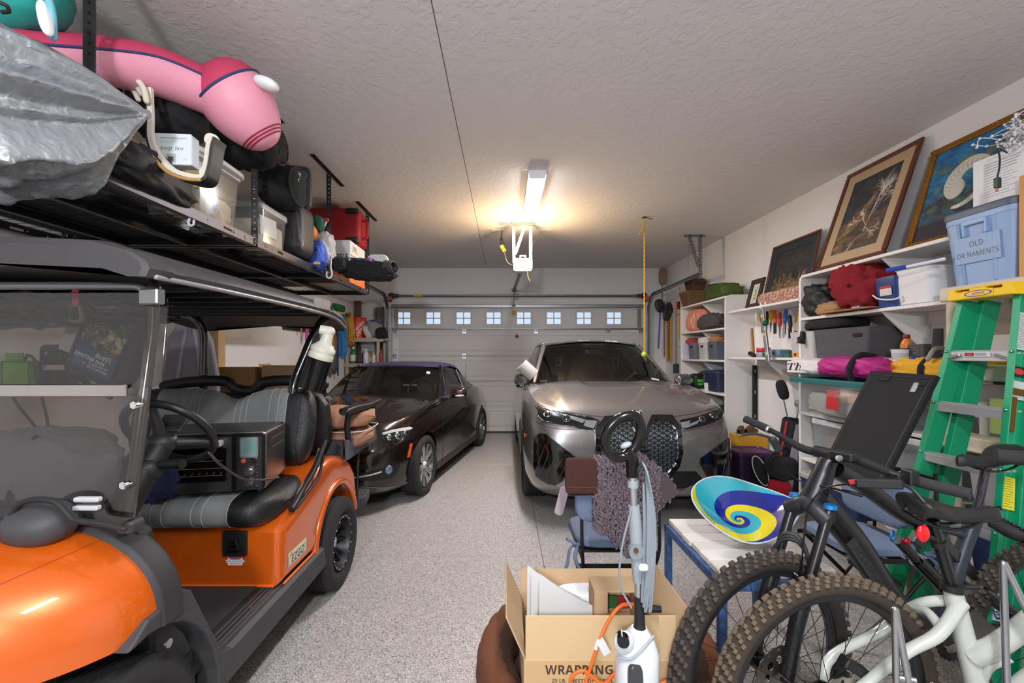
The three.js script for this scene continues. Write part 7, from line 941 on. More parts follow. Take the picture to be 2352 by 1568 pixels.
// ---------- pictures, plastic shelf, ladder and what stands round them ----------
{
const art=(w,h,sky,far,near,n,ex)=>printMap(w,h,(c)=>{c.fillStyle=sky;c.fillRect(0,0,w,h);for (let i=0;i<n;i++){const y=Math.pow(rnd(),0.7)*h,k=y / h,col=(k>0.55?near : far);c.fillStyle=col[Math.floor(rnd(0,col.length))];c.globalAlpha=rnd(0.15,0.6);c.beginPath();c.ellipse(rnd(0,w),y,rnd(8,w*0.13),rnd(5,h*0.05),rnd(-0.5,0.5),0,7);c.fill();} c.globalAlpha=1;ex?.(c,w,h);});
const mahog=M('#5a2b18',0.35,{clearcoat: 0.5}),dkwood=M('#3d2a1c',0.5),T90=-Math.PI / 2;
picture('framed_picture','framed print of a bare pale tree, brown frame and tan mat, on the top shelf',V(2.8,2.237,-3.72),T90,0.33,[0.74,0.92],mahog,0.04,M('#b79f7d',0.8),0.085,art(512,680,'#2c2f3a',['#232735','#3a3d48','#4d4038'],['#7a5a3e','#5d4a38','#3f4430','#8d6d4c','#4a3a30'],700,(c,w,h)=>{for (let i=0;i<160;i++){c.fillStyle=['#a8804f','#8a6238','#c29a66','#6b4d33'][i % 4];c.globalAlpha=0.4;const t=rnd();c.beginPath();c.ellipse(w*lerp(0.1,0.62,t) + rnd(-60,60),h*lerp(0.8,0.32,t) + rnd(-70,90),rnd(8,40),rnd(4,14),-0.6,0,7);c.fill();} c.globalAlpha=0.9;c.strokeStyle='#d5cdc0';const br=(x,y,a,l,k)=>{if (k<0) return;const x2=x + Math.cos(a)*l,y2=y + Math.sin(a)*l;c.lineWidth=k + 0.7;c.beginPath();c.moveTo(x,y);c.lineTo(x2,y2);c.stroke();for (let i=0;i<3;i++) br(lerp(x,x2,rnd(0.5,1)),lerp(y,y2,rnd(0.5,1)),a + rnd(-0.8,0.8),l*rnd(0.5,0.8),k - 1);};br(w*0.6,h*0.78,-1.4,240,5);br(w*0.63,h*0.6,-1.2,150,5);br(w*0.62,h*0.7,-2.3,100,5);br(w*0.6,h*0.72,0.6,90,4);br(w*0.6,h*0.8,2.6,150,4);}));
const gold=M('#9a6a24',0.35,{metalness: 0.75,bump: B.leather,bs: 0.003});
const gp=picture('framed_painting','painting in blue and ochre with a pale swirl in an ornate gold frame',V(2.86,2.237,-2.94),T90,0.28,[0.62,0.74],gold,0.045,gold,0,art(512,620,'#1f6d9c',['#2a84b4','#1c557f','#17405f','#8a7a3e'],['#5e6a3a','#33383f','#26242f','#2d2738'],500,(c,w,h)=>{c.globalAlpha=0.85;c.strokeStyle='#cfc9b6';c.lineCap='round';for (let i=0;i<70;i++){const a=i / 70*5.5;c.lineWidth=120 - i*1.4;c.strokeStyle=i % 3?'#b9b8ab' : '#d9d5c6';c.beginPath();c.arc(w*0.5,h*0.44,66 + i*1.5,a + 2.4,a + 2.62);c.stroke();} c.fillStyle='#241f2c';c.globalAlpha=1;c.fillRect(0,h*0.82,w,h*0.18);}));
mesh('carved_beads',[[0.045,0.37,1],[0.575,0.37,1]].map(([y],k)=>Array.from({length: 26},(_,i)=>ball(0.015,-0.3 + i*0.024,k?0.722 : 0.02,0.01,1,0.8,0.7,8))),gold,gp);mesh('carved_beads',[-0.29,0.29].map((x)=>Array.from({length: 30},(_,i)=>ball(0.015,x,0.02 + i*0.0242,0.01,0.8,1,0.7,8))),gold,gp);
picture('framed_picture','dark framed landscape print with a green mat behind the rolled rug',V(2.94,2.034,-4.8),T90,0.2,[0.78,0.7],mahog,0.03,M('#26333a',0.8),0.075,art(512,440,'#2b2a26',['#3a3830','#2b2b28','#4a453a'],['#8d6f45','#a88452','#5d4a34'],420,(c,w,h)=>{for (let i=0;i<26;i++){c.fillStyle='#171513';c.fillRect(rnd(60,w - 60),h*rnd(0.52,0.6),rnd(5,16),rnd(40,80));}}));
picture('small_picture','small picture in a rough brown frame left of the rolled rug',V(2.88,2.034,-5.3),T90,0.25,[0.27,0.36],M('#3b2c1f',0.8,{bump: B.grain,bs: 0.002}),0.06,dkwood,0,art(200,280,'#c6d3bd',['#b8c9b4','#d8d6bf'],['#c9b08a','#a9bfae'],60,(c,w,h)=>{for (let i=0;i<14;i++){c.fillStyle=['#c4682e','#2f4d6b','#e2a13c','#39312c'][i % 4];c.fillRect(w*0.3 + rnd(0,60),40 + i*14,rnd(10,34),16);}}));
// plastic shelving unit
const bM=M('#cfc5ad',0.55),D=thing('resin_shelf','beige plastic shelving unit behind the green ladder with the blue bin on top','shelving unit',[2.89,0,-2.3]);
for (const y of [1.9,1.44,1.03,0.6,0.15]) mesh('shelf',[bx(0.48,0.06,0.92,0,y - 0.03,0,undefined,0.008),bx(0.02,0.085,0.94,-0.235,y - 0.042,0,undefined,0.008)],bM,D);for (const x of [-0.2,0.2]) for (const z of [-0.42,0.42]) mesh('post',cy(0.035,0.035,1.86,x,0.93,z,undefined,14),bM,D);
const ob=tote('blue_bin','pale blue storage bin with grey lid and handwritten words about old ornaments','storage bin',V(2.87,1.902,-2.58),T90,[0.4,0.42,0.4],M('#8fabd0',0.45),M('#56606e',0.5),{taper: 0.84,handles: true,ribs: true});
const hw=canvasTex(512,300,(c,w,h)=>{c.fillStyle='#8fabd0';c.fillRect(0,0,w,h);c.save();c.translate(w / 2,90);c.rotate(-0.03);text(c,'OLD',0,0,84,'#34363c','normal');c.restore();text(c,'OR NAMENTS',w / 2,205,78,'#34363c','normal');});mesh('handwriting',sheet(0.25,0.15,[0,0.2,0.1915],[0.075,0,0]),M('#ffffff',0.45,{map: hw}),ob,{uv: true});
carton('white_foam_box','white box with printed lines standing on the blue bin under silver tinsel',V(2.86,2.345,-2.5),0,[0.26,0.27,0.3],M('#e2e2e4',0.6),{plain: true,prints: [['left',printMap(300,260,(c,w,h)=>{c.fillStyle='#e2e2e4';c.fillRect(0,0,w,h);for (let i=0;i<13;i++){c.fillStyle='#9a9ba2';c.fillRect(60,40 + i*15,rnd(120,190),i<4?5 : 3);}}),0.98,0.98]]});
carton('produce_carton','tall tan carton with green logo and arrow at the right edge on the plastic shelf',V(2.87,1.902,-2.13),0,[0.4,0.52,0.46],M('#c88f4e',0.85),{prints: [['left',printMap(420,480,(c,w,h)=>{c.fillStyle='#c88f4e';c.fillRect(0,0,w,h);c.strokeStyle='#1f6a3c';c.lineWidth=12;c.beginPath();c.roundRect(110,20,250,130,26);c.stroke();text(c,'T',200,74,100,'#1f6a3c','bold','center','serif');c.fillStyle='#d4502a';c.fillRect(135,112,200,24);text(c,'S',190,186,66,'#1f6a3c');c.fillStyle='#1f6a3c';c.fillRect(190,260,34,120);c.beginPath();c.moveTo(140,270);c.lineTo(207,216);c.lineTo(274,270);c.fill();text(c,'In a',170,410,26,'#1f6a3c','bold italic');text(c,'desert',190,442,26,'#1f6a3c','bold italic');}),0.99,0.99]]});
const ti=thing('silver_tinsel','tangle of silver tinsel and beads heaped on the white box and tan carton','tinsel',[2.8,2.62,-2.42]);tag(ti,ti.userData.label,'tinsel',undefined,'stuff');
const tg=[];for (let i=0;i<330;i++){const c=V(rnd(-0.1,0.18),rnd(-0.02,0.12),rnd(-0.08,0.5)),p=[c];for (let k=0;k<4;k++) p.push(p.at(-1).clone().add(V(rnd(-0.06,0.05),rnd(-0.05,0.05),rnd(-0.06,0.06))));tg.push(new THREE.TubeGeometry(new THREE.CatmullRomCurve3(p),14,0.0022,4));for (const q of p) tg.push(ball(rnd(0.004,0.009),q.x,q.y,q.z,1,1,1,6));}
mesh('strands',tg,M('#eef0f2',0.2,{metalness: 0.25}),ti,{kind: 'stuff'});const plug=thing('string_light_plug','dark green light string plug dangling in front of the white box','plug',at(2291,420,2.34));mesh('plug',bx(0.03,0.055,0.02,0,0,0,undefined,0.005),M('#1f3f30',0.5),plug);mesh('prong',bx(0.012,0.02,0.01,-0.004,-0.035,0),M('#a0643c',0.4),plug);mesh('wire',pipe([V(0,0.03,0),V(0.01,0.08,0),V(-0.01,0.12,0.02),V(0.06,0.2,-0.05),V(0.16,0.2,-0.1)],0.004),M('#2a3530',0.6),plug);
const lb=tote('lime_bin','clear bin with lime green contents and black latch on the plastic shelf behind the ladder','storage bin',V(2.87,1.032,-2.4),T90,[0.5,0.33,0.36],clearM,M('#b9b6b8',0.5),{taper: 0.88});mesh('latch',bx(0.16,0.05,0.02,0,0.33,0.2),M('#232324',0.5),lb);mesh('contents',bx(0.2,0.2,0.2,-0.1,0.12,0),M('#b9c657',0.7),lb);mesh('contents',[0,1,2].map((i)=>T(new THREE.TorusGeometry(0.08 - i*0.015,0.01,8,24),[0.1,0.13,0.1 + i*0.02],[0.3,0.4,0])),M('#6d6f72',0.6),lb);
tote('grey_bin','grey plastic bin with lid low on the plastic shelf behind the ladder','storage bin',V(2.87,0.602,-2.42),T90,[0.5,0.3,0.36],M('#a3a0a4',0.5),M('#b5b2b4',0.5),{taper: 0.9});tote('dark_blue_bin','dark blue bin on the lowest plastic shelf behind the ladder','storage bin',V(2.87,0.152,-2.3),T90,[0.7,0.34,0.4],M('#27375f',0.5),M('#2d3f6b',0.5),{taper: 0.9});
carton('bulb_carton','white carton with a small blue round mark on the upper plastic shelf',V(2.88,1.442,-2.12),0,[0.2,0.3,0.16],M('#d8dade',0.6),{plain: true,prints: [['left',printMap(128,240,(c,w,h)=>{c.fillStyle='#d8dade';c.fillRect(0,0,w,h);c.fillStyle='#3a5fa8';c.beginPath();c.arc(60,40,22,0,7);c.fill();c.fillRect(30,90,40,6);c.fillRect(30,110,40,6);})]]});
// ladder
const gr=M('#0f9b6b',0.5,{bump: B.grain,bs: 0.0005}),la=thing('step_ladder','closed green fibreglass stepladder with a yellow top cap leaning on the plastic shelf','ladder',[2.32,0,-2.32]),L=(n,g,m,o)=>wpart(n,g,m,la,o);
const tl=V(2.52,1.8,-2.5),tr=V(2.52,1.8,-2.245),bl=V(2.17,0.02,-2.62),br=V(2.15,0.02,-2.06),nrm=V().crossVectors(V().subVectors(tl,bl),V().subVectors(tr,tl)).normalize();if (nrm.x>0) nrm.negate();
const rail=(a,b,s)=>{const ax=V().subVectors(b,a).normalize(),side=V().crossVectors(nrm,ax).normalize().multiplyScalar(s);const bar=(o1,w1,o2,w2)=>{const g=bx(w1,a.distanceTo(b),w2,o1,0,o2,undefined,0.0015);g.applyMatrix4(new THREE.Matrix4().makeBasis(side,ax,V().crossVectors(side,ax)));const m=a.clone().lerp(b,0.5);return g.translate(m.x,m.y,m.z);},z=V().crossVectors(side,ax).dot(nrm)>0?1 : -1;return [bar(-0.012,0.034,z*0.0,0.005),bar(0.003,0.005,-z*0.045,0.09),bar(-0.012,0.034,-z*0.09,0.005),bar(0.001,0.008,-z*0.03,0.008),bar(0.001,0.008,-z*0.06,0.008)];};
L('rail',rail(bl,tl,-1),gr);L('rail',rail(br,tr,1),gr);
const back=V(0.11,0,0);L('rear_rail',rail(bl.clone().add(back).lerp(br.clone().add(back),0.12),tl.clone().add(V(0.09,0,0)).lerp(tr.clone().add(V(0.09,0,0)),0.1),-1),gr);L('rear_rail',rail(br.clone().add(back).lerp(bl.clone().add(back),0.08),tr.clone().add(V(0.09,0,0)).lerp(tl.clone().add(V(0.09,0,0)),0.1),1),gr);
for (const y of [1.515,1.235,0.955,0.67,0.39]){const t=(y - 0.02) / 1.78,a=bl.clone().lerp(tl,t),b=br.clone().lerp(tr,t),m=nrm.clone().multiplyScalar(-0.045);a.add(m);b.add(m);L('step',[beam(a,b,0.085,0.012,V(0,1,0)),beam(a.clone().addScaledVector(nrm,0.04).add(V(0,-0.022,0)),b.clone().addScaledVector(nrm,0.04).add(V(0,-0.022,0)),0.004,0.05,V(0,1,0)),...[-0.03,-0.01,0.01,0.03].map((k)=>beam(a.clone().addScaledVector(nrm,k).add(V(0,0.008,0)),b.clone().addScaledVector(nrm,k).add(V(0,0.008,0)),0.006,0.004))],M('#c9cacb',0.42,{metalness: 0.45}));for (const q of [a,b]){const p=q.clone().addScaledVector(nrm,0.05).add(V(0,0,q===a?-0.012 : 0.012));L('rivet',ball(0.008,p.x,p.y,p.z,1,1,1,8),steel);}}
for (const [q,s] of [[bl.clone().lerp(tl,0.82),1],[br.clone().lerp(tr,0.82),-1]]) L('step_brace',beam(q.clone().addScaledVector(nrm,0.0),q.clone().add(V(0,-0.085 + 0.12,s*0.0)).lerp(s>0?br.clone().lerp(tr,0.85) : bl.clone().lerp(tl,0.85),0.22).add(V(0,-0.02,0)),0.012,0.014),metal('#aeb0b2',0.4));
L('yellow_cap',T(ext([[-0.17,0],[0.17,0],[0.155,0.062],[-0.155,0.062]],0.15,0.006,[rrect(0.075,0.011,0.005).map(([a,b])=>[a - 0.085,b + 0.047]),rrect(0.075,0.011,0.005).map(([a,b])=>[a + 0.075,b + 0.047])]),[2.545,1.795,-2.372],[0,T90,0]),M('#f0c419',0.4));
const wer=(w,h,bg)=>canvasTex(w,h,(c)=>{c.fillStyle=bg;c.fillRect(0,0,w,h);c.fillStyle='#22479c';c.beginPath();c.ellipse(w / 2,h / 2,w*0.47,h*0.46,0,0,7);c.fill();c.fillStyle=bg==='#f0c419'?'#f0c419' : '#e8e8e8';c.beginPath();c.ellipse(w / 2,h / 2,w*0.41,h*0.34,0,0,7);c.fill();text(c,'WERNER',w / 2,h / 2,h*0.44,'#2a3f86','bold italic');});
L('maker_logo',sheet(0.15,0.036,[2.4685,1.82,-2.372],[0,T90,0]),M('#ffffff',0.4,{map: wer(420,100,'#f0c419')}),{uv: true});
const rside=(t,w,h,m,off=0)=>{const p=br.clone().lerp(tr,t).addScaledVector(nrm,-0.045 + off).add(V(0,0,0.0085)),ax=V().subVectors(tr,br).normalize(),z=V(0,0.16,1).normalize(),g=sheet(w,h,[0,0,0]);const yv=ax.clone().addScaledVector(z,-ax.dot(z)).normalize();g.applyMatrix4(new THREE.Matrix4().makeBasis(V().crossVectors(yv,z),yv,z));return [g.translate(p.x,p.y,p.z),m];};
const note=(bg,fg,n,ex)=>printMap(128,256,(c,w,h)=>{c.fillStyle=bg;c.fillRect(0,0,w,h);for (let i=0;i<n;i++){c.fillStyle=fg;c.fillRect(12,14 + i*(h - 20) / n,rnd(60,104),3);} ex?.(c,w,h);});
for (const [t,h,m] of [[0.9,0.19,note('#cfd6d2','#6d7773',22)],[0.79,0.05,note('#1b1b1c','#1b1b1c',1,(c,w)=>{c.fillStyle='#c7372b';c.beginPath();c.ellipse(w / 2,128,50,80,0,0,7);c.fill();})],[0.74,0.09,note('#d2d9d5','#4a5250',9)],[0.47,0.15,note('#e6dc2a','#4a4616',12)],[0.2,0.17,M('#ffffff',0.45,{map: (()=>{const t2=wer(256,110,'#dfe2e4');t2.center.set(0.5,0.5);t2.rotation=Math.PI / 2;return t2;})()})]]){const [g,mm]=rside(t,0.062,h,mm2(m));L('label_sticker',g,mm,{uv: true});}
function mm2(m){return m;}
{const [g,m]=rside(0.675,0.03,0.17,metal('#8a6a34',0.35),0.02);L('spreader',[g,beam(br.clone().lerp(tr,0.63).addScaledVector(nrm,-0.02).add(V(0,0,0.02)),br.clone().lerp(tr,0.72).addScaledVector(nrm,-0.02).add(V(0,0,0.02)),0.03,0.006,V(0,0,1)),beam(br.clone().lerp(tr,0.735).addScaledVector(nrm,0.0).add(V(0,0,0.022)),br.clone().lerp(tr,0.735).addScaledVector(nrm,-0.1).add(V(0,0,0.022)),0.006,0.03)],m);}
{const a=bl.clone().lerp(tl,0.845),b=br.clone().lerp(tr,0.845),p=a.clone().lerp(b,0.5).addScaledVector(nrm,0.0015).add(V(0,-0.024,0));L('step_label',sheet(0.13,0.024,[p.x - 0.002,p.y,p.z],[0,T90,0]),printMap(256,48,(c,w,h)=>{c.fillStyle='#c9cac8';c.fillRect(0,0,w,h);c.fillStyle='#1b1b1c';c.fillRect(6,6,90,36);c.fillStyle='#c7372b';c.beginPath();c.ellipse(50,24,38,14,0,0,7);c.fill();for (let i=0;i<3;i++){c.fillStyle='#55585a';c.fillRect(106,10 + i*11,110,5);}}),{uv: true});}
// black board behind the handlebar
const A=V(2.226,1.397,-2.75),U2=V(0.023,-0.009,0.4),W2=V(-0.29,-0.56,0),bd=thing('black_board','thin black padded folding board leaning upright between the ladder and the shelves','board',A.clone().addScaledVector(U2,0.5).add(W2));
const slab=(u,v,w,h,d,off)=>{const x=U2.clone().normalize(),z=V().crossVectors(x,W2.clone().negate()).normalize(),y=V().crossVectors(z,x),g=bx(w,h,d,0,0,0,undefined,0.004);g.applyMatrix4(new THREE.Matrix4().makeBasis(x,y,z));const p=A.clone().addScaledVector(U2,u).addScaledVector(W2,v).addScaledVector(z,off);return g.translate(p.x,p.y,p.z);};
wpart('panel',slab(0.5,0.5,0.4,0.63,0.03,0),M('#0e0e0f',0.85,{bump: B.cloth,bs: 0.0004}),bd);wpart('border_trim',[slab(0.5,0.04,0.37,0.01,0.006,0.015),slab(0.05,0.5,0.008,0.58,0.006,0.015),slab(0.95,0.5,0.008,0.58,0.006,0.015)],M('#1d1d1f',0.6),bd);wpart('foil_label',[slab(0.8,0.13,0.03,0.06,0.002,0.0165)],M('#6f7172',0.4),bd);for (const [u,v,w,h] of [[0.3,0.07,0.07,0.035],[0.88,0.08,0.04,0.04]]) wpart('maker_patch',slab(u,v,w,h,0.002,0.0165),M('#161617',0.85),bd);
// golf bag, purple tote, shoes
const gbg=thing('golf_bag','black, red and grey golf bag with clubs leaning below the middle shelves','golf bag',V(2.78,0,-4.55),-0.5),axis=(y,r)=>V(r,y,0);
const tilt=[0,0,-0.16];mesh('bag_tube',T(loft([[0,0.13],[0.02,0.14],[0.3,0.14],[0.6,0.13],[0.84,0.135],[0.86,0.12],[0.8,0.11]].map(([y,r])=>ring(24,(a)=>V(r*Math.cos(a),y,r*0.9*Math.sin(a)))),{caps: true}),[0,0.01,0],tilt),blackCloth,gbg);mesh('grey_panel',T(bx(0.07,0.75,0.02,0.01,0.46,0.125,undefined,0.006),[0,0,0],tilt),cloth('#8a8789'),gbg);for (const x of [-0.09,0.09]) mesh('red_stripe',T(rod(V(x,0.3,0.1),V(x*1.1,0.84,0.085),0.012),[0,0,0],tilt),M('#b3202b',0.6),gbg);mesh('red_pocket',T(blob(0.1,0.12,0.05,{e: 0.5,n: 24}),[-0.03,0.16,0.15]),cloth('#b01e2c'),gbg);mesh('black_pocket',T(blob(0.12,0.11,0.06,{e: 0.5,n: 24}),[0.0,0.4,0.13]),blackCloth,gbg);mesh('side_pouch',T(blob(0.06,0.16,0.05,{e: 0.6,n: 24}),[-0.19,0.34,0.06],[0,0,0.35]),blackCloth,gbg);mesh('pouch_trim',T(pipe(ring(16,(a)=>V(0.055*Math.cos(a),0.15*Math.sin(a),0.04)),0.006,{closed: true,n: 50,m: 6}),[-0.19,0.34,0.07],[0,0,0.35]),M('#cfcac2',0.6),gbg);mesh('strap',pipe([V(0.02,0.6,0.12),V(-0.12,0.5,0.2),V(-0.14,0.38,0.21),V(0,0.3,0.2),V(0.1,0.36,0.14)],0.016),blackCloth,gbg);
[[0.08,1.0],[0.12,1.04],[0.16,0.98]].forEach(([x,y])=>mesh('club',[rod(V(x + 0.02,0.7,0),V(x + 0.06,y,0.02),0.006),T(blob(0.03,0.035,0.02,{e: 0.7,n: 14}),[x + 0.05,y + 0.02,0.03])],metal('#9a9da0',0.25),gbg));mesh('cover_shaft',rod(V(0.06,0.8,0.02),V(0.0,1.12,0.03),0.007),steel,gbg);mesh('head_cover',T(blob(0.05,0.1,0.045,{e: 0.7,n: 20}),[0.0,1.15,0.03],[0,0,0.25]),blackCloth,gbg);
tote('purple_tote','dark purple plastic tote with latching lid on the floor beside the grey car','storage bin',V(2.76,0,-5.12),0,[0.42,0.42,0.36],M('#2d1836',0.45),M('#4a2457',0.4),{taper: 0.9});
carton('yellow_carton','flat yellow and white carton under the brown shoes',V(2.92,0.0,-5.47),0,[0.36,0.54,0.24],M('#cf9a22',0.7),{});
const shoe=thing('brown_shoe','brown suede shoe on the yellow carton, left of the pair','shoe',V(2.84,0.545,-5.45),0.9,'brown suede shoes on the yellow carton');mesh('sole',loft([0,0.02].map((y)=>ring(28,(a)=>V(0.14*sgp(Math.cos(a),0.8),y,(0.045 - 0.008*Math.cos(a))*Math.sin(a)))),{caps: true}),M('#b39b74',0.7),shoe);mesh('upper',T(loft(Array.from({length: 13},(_,i)=>{const u=i / 12,x=-0.13 + 0.26*u,h=lerp(0.09,0.05,smooth(0.3,0.8,u))*Math.pow(Math.sin(Math.PI*clamp(u*0.92 + 0.06)),0.35),w=0.042*Math.pow(Math.sin(Math.PI*clamp(u*0.9 + 0.06)),0.4);return Array.from({length: 15},(_,k)=>{const a=Math.PI*k / 14;return V(x,h*Math.pow(Math.sin(a),0.7),w*Math.cos(a));});}),{open: true}),[0,0.02,0]),M('#5d432c',0.9,{bump: B.grain,bs: 0.0006}),shoe);mesh('laces',[0,1,2,3].map((i)=>rod(V(0.0 + i*0.022,0.1 - i*0.008,-0.02),V(0.01 + i*0.022,0.1 - i*0.008,0.02),0.0035)),M('#3d2b1c',0.8),shoe);
dup(shoe,'brown suede shoe on the yellow carton, right of the pair',[2.98,0.545,-5.48],0.6);
}
// ---------- foreground ----------
function bikeWheel(parent,c,axis,R,tw,tM,o={}){
const q=new THREE.Quaternion().setFromUnitVectors(V(1,0,0),axis),put=(n,g,m)=>{const k=mergeAll(g);k.applyQuaternion(q);k.translate(c.x,c.y,c.z);return mesh(n,k,m,o.under ?? parent);},Rt=R - tw / 2,knobs=[];
const n=o.n ?? 62;for (let i=0;i<n;i++) for (const [s,off] of [[-1.05,0],[1.05,0],[-0.38,0.5],[0.38,0.5],[-0.7,0.25],[0.7,0.75]]){const a=(i + off) / n*2*Math.PI,r=Rt + tw*0.55*Math.cos(s),g=bx(tw*0.19,tw*0.2,tw*0.23,0,0,0,[0,0,-s],0.001);g.translate(tw*0.54*Math.sin(s),r,0);g.rotateX(a);knobs.push(g);}
const tor=prep(new THREE.TorusGeometry(Rt,tw*0.48,16,72).rotateY(Math.PI / 2));
const w=new THREE.Group();const t=put('tyre',[tor],tM);o.under=t;put('tread_knobs',knobs,o.kM);o.under=null;
const rr=Rt - tw*0.5;const rimG=prep(new THREE.LatheGeometry([[rr - 0.018,0],[rr - 0.012,-0.014],[rr + 0.014,-0.016],[rr + 0.014,0.016],[rr - 0.012,0.014],[rr - 0.018,0]].map((p)=>new THREE.Vector2(...p)),64));rimG.rotateZ(-Math.PI / 2);put('rim',rimG,M('#1b1b1c',0.4));
put('spokes',Array.from({length: 28},(_,i)=>{const a=i / 28*2*Math.PI,b=a + (i % 4<2?0.35 : -0.35),s=i % 2?1 : -1;return rod(V(s*0.03,0.028*Math.cos(b),0.028*Math.sin(b)),V(0,rr*Math.cos(a),rr*Math.sin(a)),0.0012,0.0012,5);}),M('#2b2b2d',0.35,{metalness: 0.6}));put('hub',[cy(0.022,0.022,0.09,0,0,0,[0,0,Math.PI / 2]),cy(0.034,0.034,0.008,0.032,0,0,[0,0,Math.PI / 2]),cy(0.034,0.034,0.008,-0.032,0,0,[0,0,Math.PI / 2])],blackGloss);
if (o.rotor){const holes=Array.from({length: 8},(_,k)=>ring(8,(t2)=>[0.052*Math.cos(k*0.785) + 0.014*Math.cos(t2),0.052*Math.sin(k*0.785) + 0.014*Math.sin(t2)])),out=Array.from({length: 40},(_,k)=>{const a=k / 40*6.2832,r=o.rotor - (k % 2)*0.004;return [r*Math.cos(a),r*Math.sin(a)];});put('brake_rotor',T(ext(out,0.003,0,holes.concat(Array.from({length: 12},(_,k)=>ring(6,(t2)=>[(o.rotor - 0.016)*Math.cos(k*0.5236) + 0.006*Math.cos(t2),(o.rotor - 0.016)*Math.sin(k*0.5236) + 0.006*Math.sin(t2)])))),[o.rs ?? 0.045,0,0],[0,Math.PI / 2,0]),metal('#9a958c',0.35));}
}
function saddle(parent,c,f,L,m){                    // nose along f
const s=V(-f.z,0,f.x),R=[];for (let i=0;i<=20;i++){const u=i / 20,w=lerp(0.072,0.019,smooth(0.12,0.62,u))*(u<0.12?Math.sqrt(1 - ((0.12 - u) / 0.125)**2) : u>0.94?Math.sqrt(Math.max(0.02,1 - ((u - 0.94) / 0.061)**2)) : 1),y=0.02*Math.cos(u*4.6) + (u>0.9?-(u - 0.9)*0.15 : 0),d=lerp(0.065,0.04,u);R.push(ring(24,(a)=>c.clone().addScaledVector(f,(u - 0.45)*L).addScaledVector(s,w*sgp(Math.cos(a),0.75)).add(V(0,y + (Math.sin(a)>0?0.02*Math.sin(a) - 0.005*Math.abs(Math.cos(a))**3 : d*Math.sin(a)*Math.abs(Math.cos(a))**0.4*0.8),0))));}
mesh('saddle',loft(R,{caps: true}),m,parent,{world: parent.position});wpart('saddle_rails',[-1,1].map((k)=>pipe([c.clone().addScaledVector(f,L*0.4).addScaledVector(s,k*0.012).add(V(0,-0.025,0)),c.clone().addScaledVector(f,L*0.1).addScaledVector(s,k*0.022).add(V(0,-0.055,0)),c.clone().addScaledVector(f,-L*0.2).addScaledVector(s,k*0.022).add(V(0,-0.05,0)),c.clone().addScaledVector(f,-L*0.4).addScaledVector(s,k*0.03).add(V(0,-0.02,0))],0.0045)),blackGloss,parent);
}
const tube2=(pts,rs,n=14,k=1)=>{const c=new THREE.CatmullRomCurve3(pts),N=pts.length*5,R=[];for (let i=0;i<=N;i++){const t=i / N,p=c.getPoint(t),d=c.getTangent(t),x=V().crossVectors(V(0.1,0.2,1),d).normalize(),y=V().crossVectors(d,x),q=t*(rs.length - 1),r=lerp(rs[Math.floor(Math.min(q,rs.length - 1.001))],rs[Math.min(rs.length - 1,Math.floor(q) + 1)],q - Math.floor(Math.min(q,rs.length - 1.001)));R.push(ring(n,(a)=>p.clone().addScaledVector(x,r*Math.cos(a)).addScaledVector(y,r*k*Math.sin(a))));} return loft(R,{caps: true});};
